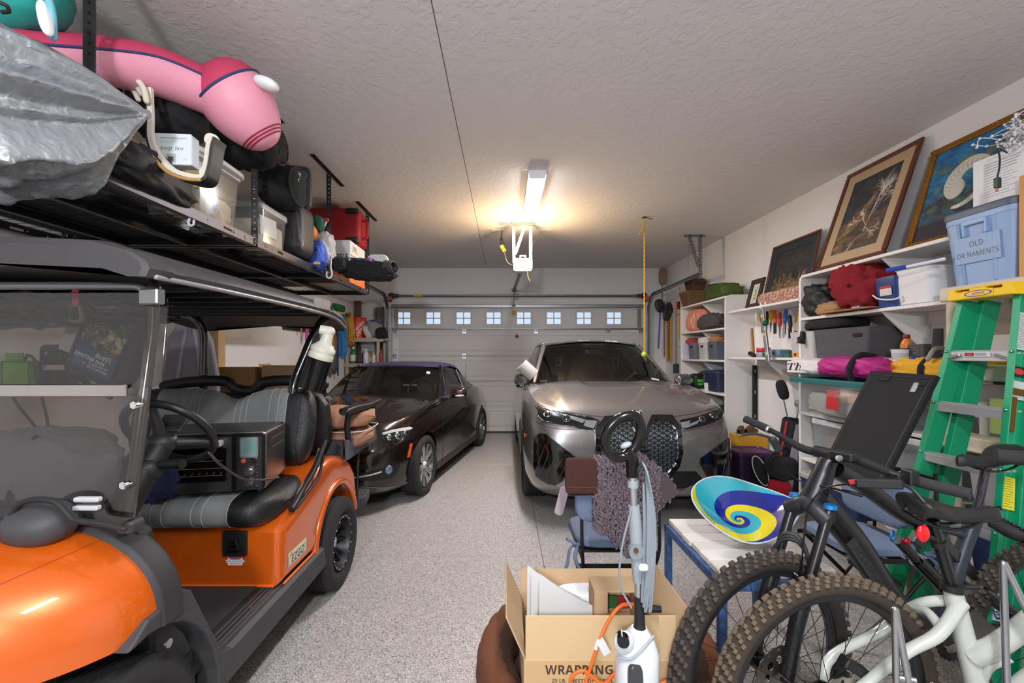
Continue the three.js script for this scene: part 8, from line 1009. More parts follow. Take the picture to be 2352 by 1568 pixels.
{
const frameB=M('#16171a',0.34,{metalness: 0.3,clearcoat: 0.4,clearcoatRoughness: 0.3}),grey=M('#3d434c',0.35,{metalness: 0.5}),gripM=M('#29292a',0.85,{bump: B.fleece,bs: 0.001}),tyreB=M('#2b2723',0.9,{bump: B.grain,bs: 0.0006}),tyreW=M('#3b3329',0.95,{bump: B.grain,bs: 0.0008}),litKnobB=M('#4a4037',0.9),litKnobW=M('#655745',0.95);  // dusty tyre browns; knobs made lighter for their lit tops, tyre darker between
const mb=thing('mountain_bike','black full-suspension mountain bike facing left with knobbly tyres and handlebar light','bicycle',[1.5,0,-1.75]),P=(n,g,m,o)=>wpart(n,g,m,mb,o);
const fw=V(-0.951,0,0.309),ax=V(0.309,0,0.951),hub=V(0.905,0.425,-1.58),rear=V(2.14,0.39,-1.8),bb=at(2160,1455,1.78),loc=(v)=>v.clone().sub(mb.position);
bikeWheel(mb,loc(hub),ax,0.385,0.064,tyreB,{rotor: 0.1,rs: 0.055,kM: litKnobB});bikeWheel(mb,loc(rear),V(0.122,0,0.992),0.375,0.062,tyreB,{rotor: 0.08,kM: litKnobB});
const HT=at(1903,1058,1.68),HB=at(1862,1160,1.66),crown=at(1855,1182,1.65),sc=at(2245,1172,1.78);
P('head_tube',tube2([HT,HT.clone().lerp(HB,0.5),HB],[0.032,0.038,0.045]),frameB);P('down_tube',tube2([HB.clone().add(V(0.01,0.04,0)),at(1955,1235,1.69),at(2060,1385,1.74),bb],[0.05,0.046,0.04,0.045],16,1.1),frameB);P('top_tube',tube2([HT.clone().add(V(0.02,-0.03,0)),at(1975,1110,1.71),at(2080,1185,1.75),at(2135,1205,1.77)],[0.032,0.03,0.026,0.03],14,1.2),frameB);P('seat_tube',tube2([sc,at(2215,1255,1.78),at(2190,1330,1.78),bb],[0.026,0.026,0.03,0.036]),grey);P('seat_brace',tube2([at(2140,1210,1.77),at(2180,1218,1.78),at(2215,1228,1.78)],[0.014,0.014,0.016]),grey);
P('shock',[rod(at(2062,1240,1.74),at(2110,1292,1.75),0.018),rod(at(2105,1285,1.75),at(2165,1345,1.76),0.026)],blackGloss);P('shock_knob',[ball(0.014,...at(2081,1243,1.7).toArray())],M('#a51c2b',0.3,{metalness: 0.6}));P('shock_collar',T(new THREE.TorusGeometry(0.019,0.004,8,20).rotateY(0.6),at(2050,1230,1.73).toArray()),M('#2f7fc4',0.3,{metalness: 0.5}));P('rocker_link',[beam(at(2130,1205,1.74),at(2100,1250,1.74),0.03,0.05),beam(at(2130,1205,1.74),at(2260,1345,1.8),0.02,0.04)],frameB);
for (const s of [-1,1]){const o=V(0.122,0,0.992).multiplyScalar(s*0.05);P('seat_stay',tube2([at(2225,1340,1.79).add(o),at(2300,1390,1.79).add(o),rear.clone().add(o)],[0.016,0.014,0.014]),frameB);P('chain_stay',tube2([bb.clone().add(o.clone().multiplyScalar(0.6)),bb.clone().lerp(rear,0.5).add(o),rear.clone().add(o)],[0.018,0.014,0.014]),frameB);}
for (const s of [-1,1]){const o=ax.clone().multiplyScalar(s*0.066),a=crown.clone().add(o).add(V(0.012,0.035,0)),d=hub.clone().add(o),m=a.clone().lerp(d,0.46);P('fork_leg',[rod(m,a,0.017,0.018,18),tube2([m.clone().lerp(a,0.04),m.clone().lerp(d,0.4),d.clone().add(V(0.02,0.0,0))],[0.026,0.025,0.021])],s>0?M('#18191a',0.3) : M('#1a1b1c',0.3));P('fork_cap',[T(cy(0.02,0.022,0.014,0,0,0,undefined,20),a.clone().lerp(d,-0.03).toArray())],M('#2b86d0',0.3,{metalness: 0.5}));}
P('fork_crown',tube2([crown.clone().addScaledVector(ax,-0.075).add(V(0.008,0.0,0)),crown.clone().add(V(0,0.04,0)),crown.clone().addScaledVector(ax,0.075).add(V(0.008,0,0))],[0.034,0.032,0.034],16,0.9),M('#3a3b3d',0.4,{metalness: 0.4}));P('mudguard',Array.from({length: 3},(_,k)=>pipe([at(1775 + k*5,1262,1.68),at(1800,1238 - k*6,1.65),at(1835,1245 - k*5,1.62),at(1858,1285,1.6),at(1862 + k*3,1335,1.6)],0.008)),M('#2b2b2d',0.5));P('axle_end',rod(hub.clone().addScaledVector(ax,0.07),hub.clone().addScaledVector(ax,0.115),0.014,0.012),blackGloss);P('fork_arch',tube2([hub.clone().addScaledVector(ax,-0.066).lerp(crown,0.6),crown.clone().lerp(hub,0.36).add(V(-0.02,0.0,0)),hub.clone().addScaledVector(ax,0.066).lerp(crown,0.6)],[0.014,0.014,0.014]),blackGloss);
const bar=[[1712,962,2.06],[1770,988,1.95],[1845,1030,1.8],[1900,1042,1.69],[1962,1054,1.58],[2080,1098,1.42],[2230,1135,1.29]].map((p)=>at(...p));P('handlebar',tube2(bar,[0.011,0.011,0.015,0.0165,0.0165,0.011,0.011]),blackMatte);const bc=new THREE.CatmullRomCurve3(bar);P('grip',tube2([bc.getPoint(0),bc.getPoint(0.075),bc.getPoint(0.15)],[0.0165,0.0165,0.017]),gripM);P('grip',tube2([bc.getPoint(0.83),bc.getPoint(0.92),bc.getPoint(1)],[0.017,0.0165,0.0165]),gripM);P('lock_ring',[bc.getPoint(0.157),bc.getPoint(0.82)].map((p)=>ball(0.018,p.x,p.y,p.z,1,1,0.5)),chromeM);P('stem',[tube2([at(1872,1035,1.74),at(1905,1044,1.69),at(1935,1052,1.63)],[0.021,0.024,0.021]),rod(HT,at(1905,1042,1.68),0.024,0.026)],blackPl);
const lvr=(p,q2,r2)=>[beam(p,q2,0.024,0.028),pipe([q2,q2.clone().lerp(r2,0.5).add(V(0,0.008,0)),r2],0.0055)];P('brake_lever',lvr(at(1790,1035,1.9),at(1772,1005,1.9),at(1708,998,2.0)),M('#3d3e40',0.35,{metalness: 0.4}));P('brake_lever',lvr(at(1965,1108,1.45),at(2075,1112,1.38),at(2122,1152,1.33)),M('#333436',0.35,{metalness: 0.4}));P('shifter',[bx(0.03,0.04,0.04,...at(2063,1100,1.41).toArray()),bx(0.028,0.045,0.04,...at(2090,1095,1.39).toArray())],blackPl);P('brake_tag',beam(at(1950,1107,1.47),at(1972,1105,1.45),0.016,0.004,V(0,0,1)),M('#c9382f',0.5));
P('cables',[[at(1792,1045,1.88),at(1812,1085,1.82),at(1860,1115,1.7),at(1905,1120,1.62),at(1980,1140,1.6)],[at(1850,1110,1.72),at(1900,1118,1.6),at(1960,1130,1.5),at(2030,1150,1.5)],[at(1960,1110,1.48),at(1900,1120,1.55),at(1860,1160,1.58),at(1846,1240,1.57),at(1838,1330,1.56),at(1825,1370,1.55)]].map((p)=>pipe(p,0.0028)),blackGloss);
const lt=P('front_light',bx(0.05,0.03,0.075,...at(1940,1046,1.55).toArray(),[0,0.35,0],0.006),blackPl);mesh('lens',T(ball(0.012,0,0,0,1.1,0.9,0.5),loc(at(1927,1052,1.5)).toArray()),M('#8b9398',0.1,{metalness: 0.5}),lt);
saddle(mb,at(2275,1046,1.78),V(-0.992,0,0.122),0.27,blackPl);P('seat_post',rod(sc,at(2268,1065,1.78),0.016),M('#232029',0.15,{clearcoat: 1}));P('seat_clamp',[cy(0.033,0.033,0.03,sc.x,sc.y,sc.z),rod(sc,sc.clone().add(V(0.06,0.02,0.03)),0.008)],blackGloss);
P('crank',[T(ext(Array.from({length: 48},(_,k)=>{const r=0.075 - (k % 2)*0.006;return [r*Math.cos(k / 48*6.283),r*Math.sin(k / 48*6.283)];}),0.004,0,[ring(16,(a)=>[0.045*Math.cos(a),0.045*Math.sin(a)])]),bb.clone().add(V(0,0,0.05)).toArray(),[0,0.12,0]),beam(bb.clone().add(V(0,0,0.07)),at(2235,1440,1.66),0.014,0.03)],blackGloss);P('pedal',[bx(0.1,0.02,0.09,...at(2240,1440,1.62).toArray(),[0.5,0.2,0.3],0.006)],M('#5d5b5a',0.3,{metalness: 0.7}));
const dtA=at(1960,1240,1.635),dtB=at(2052,1375,1.685),dd=V().subVectors(dtB,dtA),sp=sheet(dd.length()*1.05,0.06,[0,0,0]);const zx=V(-0.1,0.25,0.97),xx=dd.clone().normalize(),zz=zx.addScaledVector(xx,-zx.dot(xx)).normalize();sp.applyMatrix4(new THREE.Matrix4().makeBasis(xx,V().crossVectors(zz,xx),zz));const md=dtA.clone().lerp(dtB,0.5);P('frame_lettering',sp.translate(md.x,md.y,md.z),M('#ffffff',0.4,{map: canvasTex(768,130,(c,w,h)=>{c.fillStyle='#26272a';c.fillRect(0,0,w,h);text(c,'SPECIALIZED',w / 2,h / 2,100,'#0c0c0d','bold italic');})}),{uv: true});
// white step-through bike, rear wheel nearest
const wb=thing('white_bike','glossy white bike nearest the viewer facing right, rear wheel with dusty knobbly tyre','bicycle',[1.3,0,-1.4]),Q=(n,g,m,o)=>wpart(n,g,m,wb,o),white=M('#bcc1b7',0.22,{clearcoat: 1}),h2=V(1.035,0.405,-1.45),a2=V(0.12,0,0.993);
bikeWheel(wb,h2.clone().sub(wb.position),a2,0.388,0.06,tyreW,{rotor: 0.105,rs: 0.05,n: 70,kM: litKnobW});Q('cassette',[T(cy(0.07,0.07,0.003,0,0,0,undefined,32),h2.clone().addScaledVector(a2,0.062).toArray(),[Math.PI / 2,0,0.12]),rod(h2,h2.clone().addScaledVector(a2,0.09),0.02,0.014)],metal('#8d867b',0.4));Q('brake_caliper',beam(at(1935,1515,1.42),at(1985,1545,1.42),0.04,0.03),blackPl);
const cl=at(2187,1348,1.4);Q('seat_tube',tube2([cl,at(2215,1460,1.385),at(2252,1600,1.37),at(2280,1720,1.36)],[0.024,0.026,0.03,0.036],16),white);Q('near_stay',tube2([at(2207,1385,1.385),at(2180,1425,1.36),at(2150,1460,1.35),at(2085,1495,1.36),at(1990,1568,1.39),at(1915,1628,1.38)],[0.019,0.017,0.017,0.0155,0.014,0.014],14,1.15),white);Q('far_stay',tube2([at(2195,1378,1.42),at(2130,1382,1.46),at(2095,1395,1.5),at(2020,1450,1.53),at(1900,1520,1.52),at(1895,1590,1.49)],[0.017,0.016,0.018,0.016,0.014]),white);Q('stay_bridge',tube2([at(2098,1395,1.49),at(2130,1405,1.43),at(2160,1440,1.37)],[0.014,0.013,0.015]),white);Q('chain_stay',tube2([at(2275,1690,1.36),at(2050,1640,1.37),at(1920,1610,1.38)],[0.02,0.016,0.014]),white);Q('top_tube',tube2([at(2235,1505,1.37),at(2275,1490,1.34),at(2330,1455,1.31),at(2460,1350,1.24)],[0.032,0.029,0.028,0.028],16),white);Q('down_tube',tube2([at(2275,1700,1.36),at(2360,1600,1.31),at(2520,1480,1.22)],[0.05,0.048,0.04],16),white);Q('tube_gusset',tube2([at(2258,1560,1.36),at(2275,1530,1.34),at(2320,1510,1.32)],[0.012,0.012,0.012]),white);
Q('seat_post',rod(cl,at(2140,1195,1.4),0.0158,0.0158,18),M('#151516',0.25));Q('seat_collar',[T(cy(0.03,0.03,0.02),cl.toArray()),rod(cl,cl.clone().add(V(0.06,0.01,0.02)),0.007)],M('#1d1b1a',0.4));Q('glowing_reflector',[T(ball(0.026,0,0,0,0.75,1,0.4),at(2120,1225,1.37).toArray())],M('#d01c22',0.2,{emissive: '#400408',emissiveIntensity: 0.4}));Q('reflector_bracket',[rod(at(2125,1228,1.375),at(2150,1240,1.4),0.008),T(cy(0.02,0.02,0.018),at(2156,1248,1.4).toArray(),[0,0,0.3])],blackPl);  // the reflector is no lamp; caught light is put into its emissive colour
saddle(wb,V(1.36,1.03,-1.395),V(0.997,0,0.07),0.27,M('#1d1c1c',0.45,{bump: B.leather,bs: 0.0002}));const gt=canvasTex(512,90,(c,w,h)=>{c.fillStyle='#3a332b';c.fillRect(0,0,w,h);text(c,'GROUND CONTROL',w / 2,h / 2,58,'#e8e4da');});{const R0=0.338,seg=prep(new THREE.RingGeometry(R0 - 0.013,R0 + 0.013,24,1,-0.62,0.75)),u=seg.attributes.uv,pp=seg.attributes.position;for (let i=0;i<u.count;i++){const a=Math.atan2(pp.getY(i),pp.getX(i));u.setXY(i,(0.13 - a) / 0.75,(Math.hypot(pp.getX(i),pp.getY(i)) - R0 + 0.013) / 0.026);} seg.applyQuaternion(new THREE.Quaternion().setFromUnitVectors(V(0,0,1),a2));const cc=h2.clone().addScaledVector(a2,0.0295);Q('tyre_lettering',seg.translate(cc.x,cc.y,cc.z),M('#ffffff',0.8,{map: gt}),{uv: true});}
// rack of bent silver rods with foam arms
const rk=thing('bike_rack','silver bent rod bike rack with black foam arms at the right edge','bike rack',[1.3,0,-1.2]),K=(n,g,m)=>wpart(n,g,m,rk),silver=metal('#b9bcc0',0.3),fl=(x,z)=>V(x,0.012,z);
const p1=at(2055,1392,1.25),p2=at(2303,1287,1.25);K('hoop',bent([fl(1.09,-1.25),p1.clone().add(V(0.0,-0.0,0)),fl(1.18,-1.2)],0.0085,0.012),silver);K('hoop',bent([fl(1.40,-1.25),p2,fl(1.68,-1.1)],0.0085,0.012),silver);K('base_rail',[beam(fl(0.95,-1.22),fl(1.95,-1.22),0.02,0.02),rod(at(2062,1555,1.25),at(2105,1562,1.23),0.007)],silver);
const mast=V(2.1,0,-1.45);K('mast',rod(mast.clone().setY(0.0),mast.clone().setY(1.35),0.022),blackPl);K('mast_foot',bx(0.5,0.03,0.06,2.0,0.015,-1.45),blackPl);K('foam_arm',tube2([at(2285,1046,1.5),at(2350,1052,1.47),mast.clone().setY(1.16)],[0.023,0.023,0.02]),gripM);K('foam_arm',tube2([at(2282,1196,1.68),at(2345,1228,1.6),mast.clone().setY(0.92)],[0.026,0.026,0.02]),M('#1c1c1d',0.7));K('foam_rings',Array.from({length: 7},(_,i)=>T(new THREE.TorusGeometry(0.0265,0.0025,6,18).rotateY(1.2),at(2290 + i*9,1200 + i*4.6,1.67 - i*0.012).toArray())),blackGloss);
}
{
// small table with plank top, swirl bowl
const tb=thing('plank_table','small blue steel table with whitewashed plank top, paint flaking, under the swirl bowl','table',[1.19,0,-2.28]),bl=M('#2f4568',0.5,{map: mottled(256,'#3d6194','#34486b',0.3,14,9)}),pw=[M('#dfdbd2',0.7,{bump: B.grain,bs: 0.0006}),M('#d5d0c5',0.7,{bump: B.grain,bs: 0.0006})];
for (let i=0;i<6;i++) mesh('plank',bx(0.5 + (i % 3)*0.006,0.03,0.0995,0,0.548,-0.27 + i*0.104,[0,(i % 2)*0.01,0],0.004),pw[i % 2],tb);for (const s of [-1,1]){mesh('long_rail',bx(0.03,0.045,0.66,s*0.255,0.51,0),bl,tb);mesh('end_rail',bx(0.54,0.045,0.03,0,0.51,s*0.325),bl,tb);for (const z of [-1,1]) mesh('leg',bx(0.035,0.51,0.035,s*0.252,0.255,z*0.32),bl,tb);}
const bw=thing('swirl_bowl','wavy glass bowl with a yellow, turquoise and blue spiral standing tilted on the plank table','bowl',[1.205,0.565,-2.34]);const sw=canvasTex(1024,1024,(c,w)=>{const im=c.createImageData(w,w),cols=[[0.05,0.13,0.56],[0.20,0.68,0.74],[0.90,0.83,0.03]];for (let y=0;y<w;y++) for (let x=0;x<w;x++){const dx=(x / w - 0.5)*2,dy=(y / w - 0.5)*2,r=Math.hypot(dx,dy),a=Math.atan2(dy,dx) / 6.2832,k=((Math.log(r + 0.02)*0.62 - a + 9.32) % 1 + 1) % 1,b=k<0.36?cols[0] : k<0.72?cols[1] : cols[2],o=(y*w + x)*4;for (let q=0;q<3;q++) im.data[o + q]=b[q]*255;im.data[o + 3]=255;} c.putImageData(im,0,0);});
const BR=[],BU=[];const rb=(u,t)=>{const wv=0.03*Math.sin(t*2 + 0.7)*u**2 + 0.01*Math.sin(t*3)*u**3;return V(0.235*u*(1 + 0.05*Math.sin(t*2 + 1)*u)*Math.cos(t),0.11*u**1.6 + wv,0.205*u*Math.sin(t));};for (let i=0;i<=24;i++) BR.push(Array.from({length: 97},(_,j)=>rb(Math.max(i / 24,0.004),j / 96*6.2832)));let bg=loft(BR,{open: true});{const u=[],idx=[];for (let i=0;i<24;i++) for (let j=0;j<96;j++) for (const [a,b] of [[0,0],[0,1],[1,1],[0,0],[1,1],[1,0]]){const q=(i + a) / 24,t=(j + b) / 96*6.2832;u.push(0.5 + 0.5*q*Math.cos(t),0.5 - 0.5*q*Math.sin(t));} bg.setAttribute('uv',new THREE.Float32BufferAttribute(u,2));}
const tlt=[0.5,0,0.05];mesh('glass',T(bg,[0,0.085,0],tlt),M('#ffffff',0.06,{map: sw,clearcoat: 1,clearcoatRoughness: 0.02}),bw,{uv: true});mesh('rim',T(pipe(Array.from({length: 40},(_,j)=>rb(1,j / 40*6.2832)),0.004,{closed: true,n: 120,m: 6}),[0,0.085,0],tlt),M('#c7d6d8',0.08),bw);mesh('clear_underside',T(loft(BR.slice(4).map((r)=>r.map((p)=>p.clone().add(V(0,-0.007,0)))),{open: true}),[0,0.085,0],tlt),M('#1d3f7e',0.15),bw);
// folding chairs with cushions
const iron=M('#2b2828',0.5,{metalness: 0.4});const ch=thing('folding_chair','black folding bistro chair with brown towel and grey mat hung over its back','chair',[0.6,0,-2.42]);for (const s of [-1,1]){mesh('back_leg',[bent([V(s*0.2,0.9,0.06),V(s*0.2,0.5,0.08),V(s*0.19,0.42,0.06),V(s*0.18,0.2,-0.12),V(s*0.18,0.01,-0.36)],0.009,0.06)],iron,ch);mesh('front_leg',beam(V(s*0.17,0.46,-0.36),V(s*0.21,0.01,0.1),0.008,0.022),iron,ch);} mesh('stretcher',beam(V(-0.19,0.33,-0.1),V(0.19,0.33,-0.1),0.006,0.024),iron,ch);mesh('stretcher',beam(V(-0.21,0.05,0.09),V(0.21,0.05,0.09),0.008,0.02),iron,ch);mesh('seat_frame',[-1,1].map((s)=>beam(V(s*0.2,0.455,0.06),V(s*0.2,0.455,-0.38),0.008,0.025)).concat([-0.32,-0.22,-0.12,-0.02].map((z)=>bx(0.4,0.01,0.07,0,0.458,z))),iron,ch);mesh('back_slat',[bx(0.42,0.07,0.008,0,0.84,0.065),bx(0.42,0.07,0.008,0,0.7,0.07)],iron,ch);
const blueC=cloth('#6d7d96');const cu=thing('chair_cushion','blue tie-on seat cushion on the chair under the grey mat','cushion',[0.59,0.465,-2.6]);mesh('pad',T(blob(0.2,0.03,0.19,{e: 0.4,amp: 0.04}),[0,0.03,0]),blueC,cu);mesh('tie',[pipe([V(-0.2,0.03,0.19),V(-0.245,0.02,0.22),V(-0.26,-0.06,0.22),V(-0.29,-0.13,0.23)],0.008),pipe([V(-0.2,0.03,0.19),V(-0.22,-0.02,0.23),V(-0.2,-0.08,0.23)],0.01),pipe([V(-0.2,0.03,0.2),V(-0.26,0.07,0.22),V(-0.22,0.05,0.23)],0.008)],blueC,cu);
const bcu=thing('back_cushion','blue cushion folded over the chair back below the brown towel','cushion',[0.58,0.64,-2.345]);mesh('pad',T(blob(0.215,0.135,0.03,{e: 0.4,amp: 0.05}),[0,0.135,0]),blueC,bcu);const wc=thing('pale_strap','pale lilac strap end hanging from the left side of the chair back','strap',at(1290,1150,2.5));mesh('webbing',T(ext(rrect(0.05,0.16,0.02),0.012,0.004),[0,0,0],[0,0,-0.25]),cloth('#b3a6ad'),wc);
const ch2=dup(ch,'black folding bistro chair with blue cushions behind the bikes, turned to the left',[2.12,0,-2.5],Math.PI / 2);const cu2=dup(cu,'blue seat cushion on the chair behind the black bike',[1.94,0.465,-2.5],Math.PI / 2),bcu2=dup(bcu,'blue back cushion propping the black board behind the handlebar',[2.03,0.6,-2.5],Math.PI / 2);
const to=thing('brown_towel','folded brown plush towel hanging over the left of the chair back','towel',at(1335,1130,2.29));for (let i=0;i<3;i++) mesh('fold',T(blob(0.083 - i*0.003,0.088,0.018,{e: 0.25,amp: 0.04,s: i}),[0.002*i,0.088 - i*0.008,0.018 - i*0.016]),cloth('#47281f',{bump: B.fleece,bs: 0.003}),to);mesh('hem',bx(0.155,0.004,0.004,0,0.035,0.036),M('#6a3e30',0.9),to);
const cm=thing('chenille_mat','grey chenille bath mat with long loops draped over the chair back','mat',at(1440,1160,2.28)),out=[[1362,1052],[1400,1044],[1470,1042],[1500,1062],[1545,1105],[1558,1132],[1512,1172],[1506,1235],[1440,1280],[1392,1228],[1362,1215]],inp=(x,y)=>{let r=false;for (let i=0,j=out.length - 1;i<out.length;j=i++) if ((out[i][1]>y) !== (out[j][1]>y)&&x<(out[j][0] - out[i][0])*(y - out[i][1]) / (out[j][1] - out[i][1]) + out[i][0]) r=!r;return r;};
const dep=(x,y)=>2.27 + 0.012*Math.sin(x / 14) + (x>1490?(x - 1490)*0.0009 : 0),bkg=T(ext(out.map(([x,y])=>{const p=at(x,y,2.3).sub(cm.position);return [p.x,p.y];}).reverse(),0.02,0.004),[0,0,-0.03]);mesh('backing',bkg,cloth('#4d4345'),cm);const pts=[];for (let y=1044;y<1284;y+=6.6) for (let x=1360;x<1560;x+=6.4){const qx=x + rnd(-2,2),qy=y + rnd(-2,2);if (inp(qx,qy)) pts.push([qx,qy]);}
const im=new THREE.InstancedMesh(prep(new THREE.CapsuleGeometry(0.0064,0.024,3,6)),cloth('#70646a'),pts.length),m4=new THREE.Matrix4(),e=new THREE.Euler();pts.forEach(([x,y],i)=>{const p=at(x,y,dep(x,y)).sub(cm.position);m4.makeRotationFromEuler(e.set(rnd(-0.9,0.1),0,rnd(-0.7,0.7) - (x - 1440)*0.006));m4.setPosition(p);im.setMatrixAt(i,m4);im.setColorAt(i,new THREE.Color().setScalar(rnd(0.7,1.15)));});im.name='chenille_loops';im.castShadow=im.receiveShadow=true;im.userData.kind='stuff';cm.add(im);
// dog bed, wrapping paper carton
const dg=thing('dog_bed','round brown suede dog bed with fleecy lining under the open carton','dog bed',[0.43,0,-2.05]);mesh('bolster',loft(Array.from({length: 96},(_,i)=>{const t=i / 96*6.2832,w=1 + 0.05*Math.sin(t*34) + 0.02*Math.sin(t*9);return ring(20,(a)=>{const r=0.488 + 0.066*sgp(Math.cos(a),0.8)*w;return V(r*Math.cos(t),0.012 + 0.1 + 0.105*Math.sin(a)*w,r*Math.sin(t));});}).concat([ring(20,(a)=>V(0.488 + 0.066*sgp(Math.cos(a),0.8),0.112 + 0.105*Math.sin(a),0))])),cloth('#6b3f26',{bump: B.grain,bs: 0.001}),dg);mesh('fleece_lining',[T(blob(0.4,0.05,0.4,{e: 0.7,e2: 1,amp: 0.1}),[0,0.05,0]),loft([[0.455,0.2],[0.43,0.205],[0.4,0.17],[0.385,0.05]].map(([r,y])=>ring(60,(t)=>V(r*Math.cos(t),y,r*Math.sin(t)))))],cloth('#4a2f1d',{bump: B.fleece,bs: 0.012}),dg);
const bxm=M('#cdb085',0.88,{bump: B.grain,bs: 0.0005}),wp=thing('open_carton','open cardboard carton of wrapping paper with raised flaps standing in the dog bed','box',[0.34,0.1,-1.83]),wl=(w,h,d,x,y,z,r)=>bx(w,h,d,x,y,z,r,0.0015);
const wt=printMap(1024,624,(c,w,h)=>{c.fillStyle='#c3a273';c.fillRect(0,0,w,h);text(c,'WRAPPING PAPER',w / 2,62,88,'#3d3226');text(c,'25 LB. SHEETS OF CLEAN, WHITE PAPER',w / 2,138,36,'#4a3d2f');text(c,'25 LB. BUNDLE - APPROX. 500 SHEETS',w / 2,182,32,'#4a3d2f');c.strokeStyle='#4a3d2f';c.lineWidth=5;c.strokeRect(380,220,264,100);text(c,'U-HAUL',w / 2,272,66,'#3d3226');});
mesh('front_wall',wl(0.536,0.325,0.006,0,0.163,0.225),bxm,wp);mesh('front_print',sheet(0.53,0.32,[0,0.163,0.2288]),wt,wp,{uv: true});mesh('back_wall',wl(0.536,0.325,0.006,0,0.163,-0.225),cardM,wp);for (const s of [-1,1]){mesh('side_wall',wl(0.006,0.325,0.45,s*0.268,0.163,0),cardM,wp);mesh('side_flap',T(wl(0.005,0.16,0.44,0,0.08,0),[s*0.268,0.325,0],[0,0,-s*0.42]),cardM,wp);} mesh('front_flap',T(wl(0.53,0.157,0.005,0,0.0785,0),[0,0.325,0.225],[0.02,0,0]),bxm,wp);mesh('back_flap',T(wl(0.53,0.1,0.005,0,0.05,0),[0,0.325,-0.225],[-0.3,0,0]),cardM,wp);mesh('bottom',wl(0.53,0.006,0.45,0,0.003,0),cardM,wp);
const pa=thing('paper_sheets','fan of curled white wrapping paper sheets sticking out of the open carton','paper',[0.25,0.43,-1.86]);[[0,0.02],[-0.03,-0.02],[-0.045,-0.05]].forEach(([dx,dz],k)=>mesh('sheet',loft(Array.from({length: 13},(_,i)=>{const u=i / 12;return Array.from({length: 13},(_,j)=>{const v=j / 12;return V(-0.11 + dx + 0.33*u,-0.2 + v*(0.41 - 0.24*u),dz + 0.06*Math.sin(u*2.6 + v)*v - 0.05*u);});}),{open: true}),M('#dfe3e2',0.75),pa));const pr2=thing('paper_roll','white rolled paper lying across the back of the open carton','paper',[0.42,0.44,-1.98]);mesh('roll',T(blob(0.2,0.05,0.06,{e: 0.5,n: 30}),[0,0,0]),M('#e3e6e5',0.7),pr2);
const ic=thing('small_carton','small brown carton with torn opening standing inside the open carton','box',[0.445,0.37,-1.86]);mesh('shell',[bx(0.17,0.006,0.12,0,0.19,0),bx(0.17,0.006,0.12,0,0.045,0),bx(0.006,0.15,0.12,-0.085,0.118,0),bx(0.006,0.15,0.12,0.085,0.118,0),bx(0.17,0.15,0.006,0,0.118,-0.06),bx(0.05,0.15,0.005,-0.06,0.118,0.06)],cardM,ic);mesh('candy_print',[bx(0.06,0.05,0.02,0.0,0.1,-0.04)],M('#2f6b3a',0.6),ic);mesh('red_print',bx(0.05,0.05,0.02,0.05,0.1,-0.035),M('#a3282a',0.6),ic);const gr2=thing('gift_wrap_roll','red, green and white patterned roll lying in front inside the open carton','gift wrap',[0.4,0.42,-1.7]);mesh('roll',cy(0.028,0.028,0.3,0,0,0,[0,0,Math.PI / 2 - 0.05]),M('#ffffff',0.5,{map: mottled(64,'#b02a2e','#e6e0d4',0.1,8,3,1)}),gr2);mesh('end',cy(0.0285,0.0285,0.02,-0.13,0.006,0,[0,0,Math.PI / 2]),M('#3a8a4a',0.5),gr2);
// steam mop
const D=1.36,mo=thing('steam_mop','white and grey steam mop with a black loop handle in front of the open carton','steam mop',[0.4,0,-D]),S=(n,g,m,o)=>wpart(n,g,m,mo,o),A=(x,y,d=D)=>at(x,y,d),greyP=M('#8f989c',0.4),wht=M('#d3d7d9',0.28,{clearcoat: 0.6});
S('loop_handle',pipe([[1390,1022],[1398,985],[1426,960],[1460,957],[1472,985],[1462,1018],[1440,1045],[1410,1048]].map(([x,y])=>A(x,y)),0.0155,{closed: true,n: 70,m: 14}),blackGloss);S('trigger',T(blob(0.018,0.009,0.012,{n: 16}),A(1438,1022).toArray(),[0,0,0.4]),M('#9aa3a8',0.3));S('neck',tube2([A(1440,1035),A(1450,1052),A(1453,1094)],[0.02,0.02,0.0185]),blackGloss);S('upper_tube',rod(A(1453,1092),A(1456,1165),0.0125),alu);S('tube_clip',cy(0.0155,0.0155,0.02,...A(1454,1111).toArray()),greyP);S('grey_sleeve',tube2([A(1456,1160),A(1459,1200),A(1464,1290),A(1466,1336)],[0.016,0.019,0.019,0.015]),greyP);S('pivot_knob',[cy(0.022,0.022,0.02,...A(1461,1265,D - 0.015).toArray(),[Math.PI / 2,0,0])],M('#7c858a',0.4));S('pivot_screw',cy(0.007,0.007,0.006,...A(1461,1264,D - 0.028).toArray(),[Math.PI / 2,0,0]),metal('#8a6a3c',0.4));S('lower_tube',rod(A(1466,1334),A(1467,1375),0.0125),alu);S('black_joint',tube2([A(1467,1368),A(1468,1400),A(1469,1432),A(1469,1442)],[0.015,0.0145,0.016,0.019]),blackPl);S('cord_hook',[beam(A(1452,1100,D - 0.0),A(1478,1060,D - 0.02),0.012,0.012)],M('#2a2c2f',0.4));
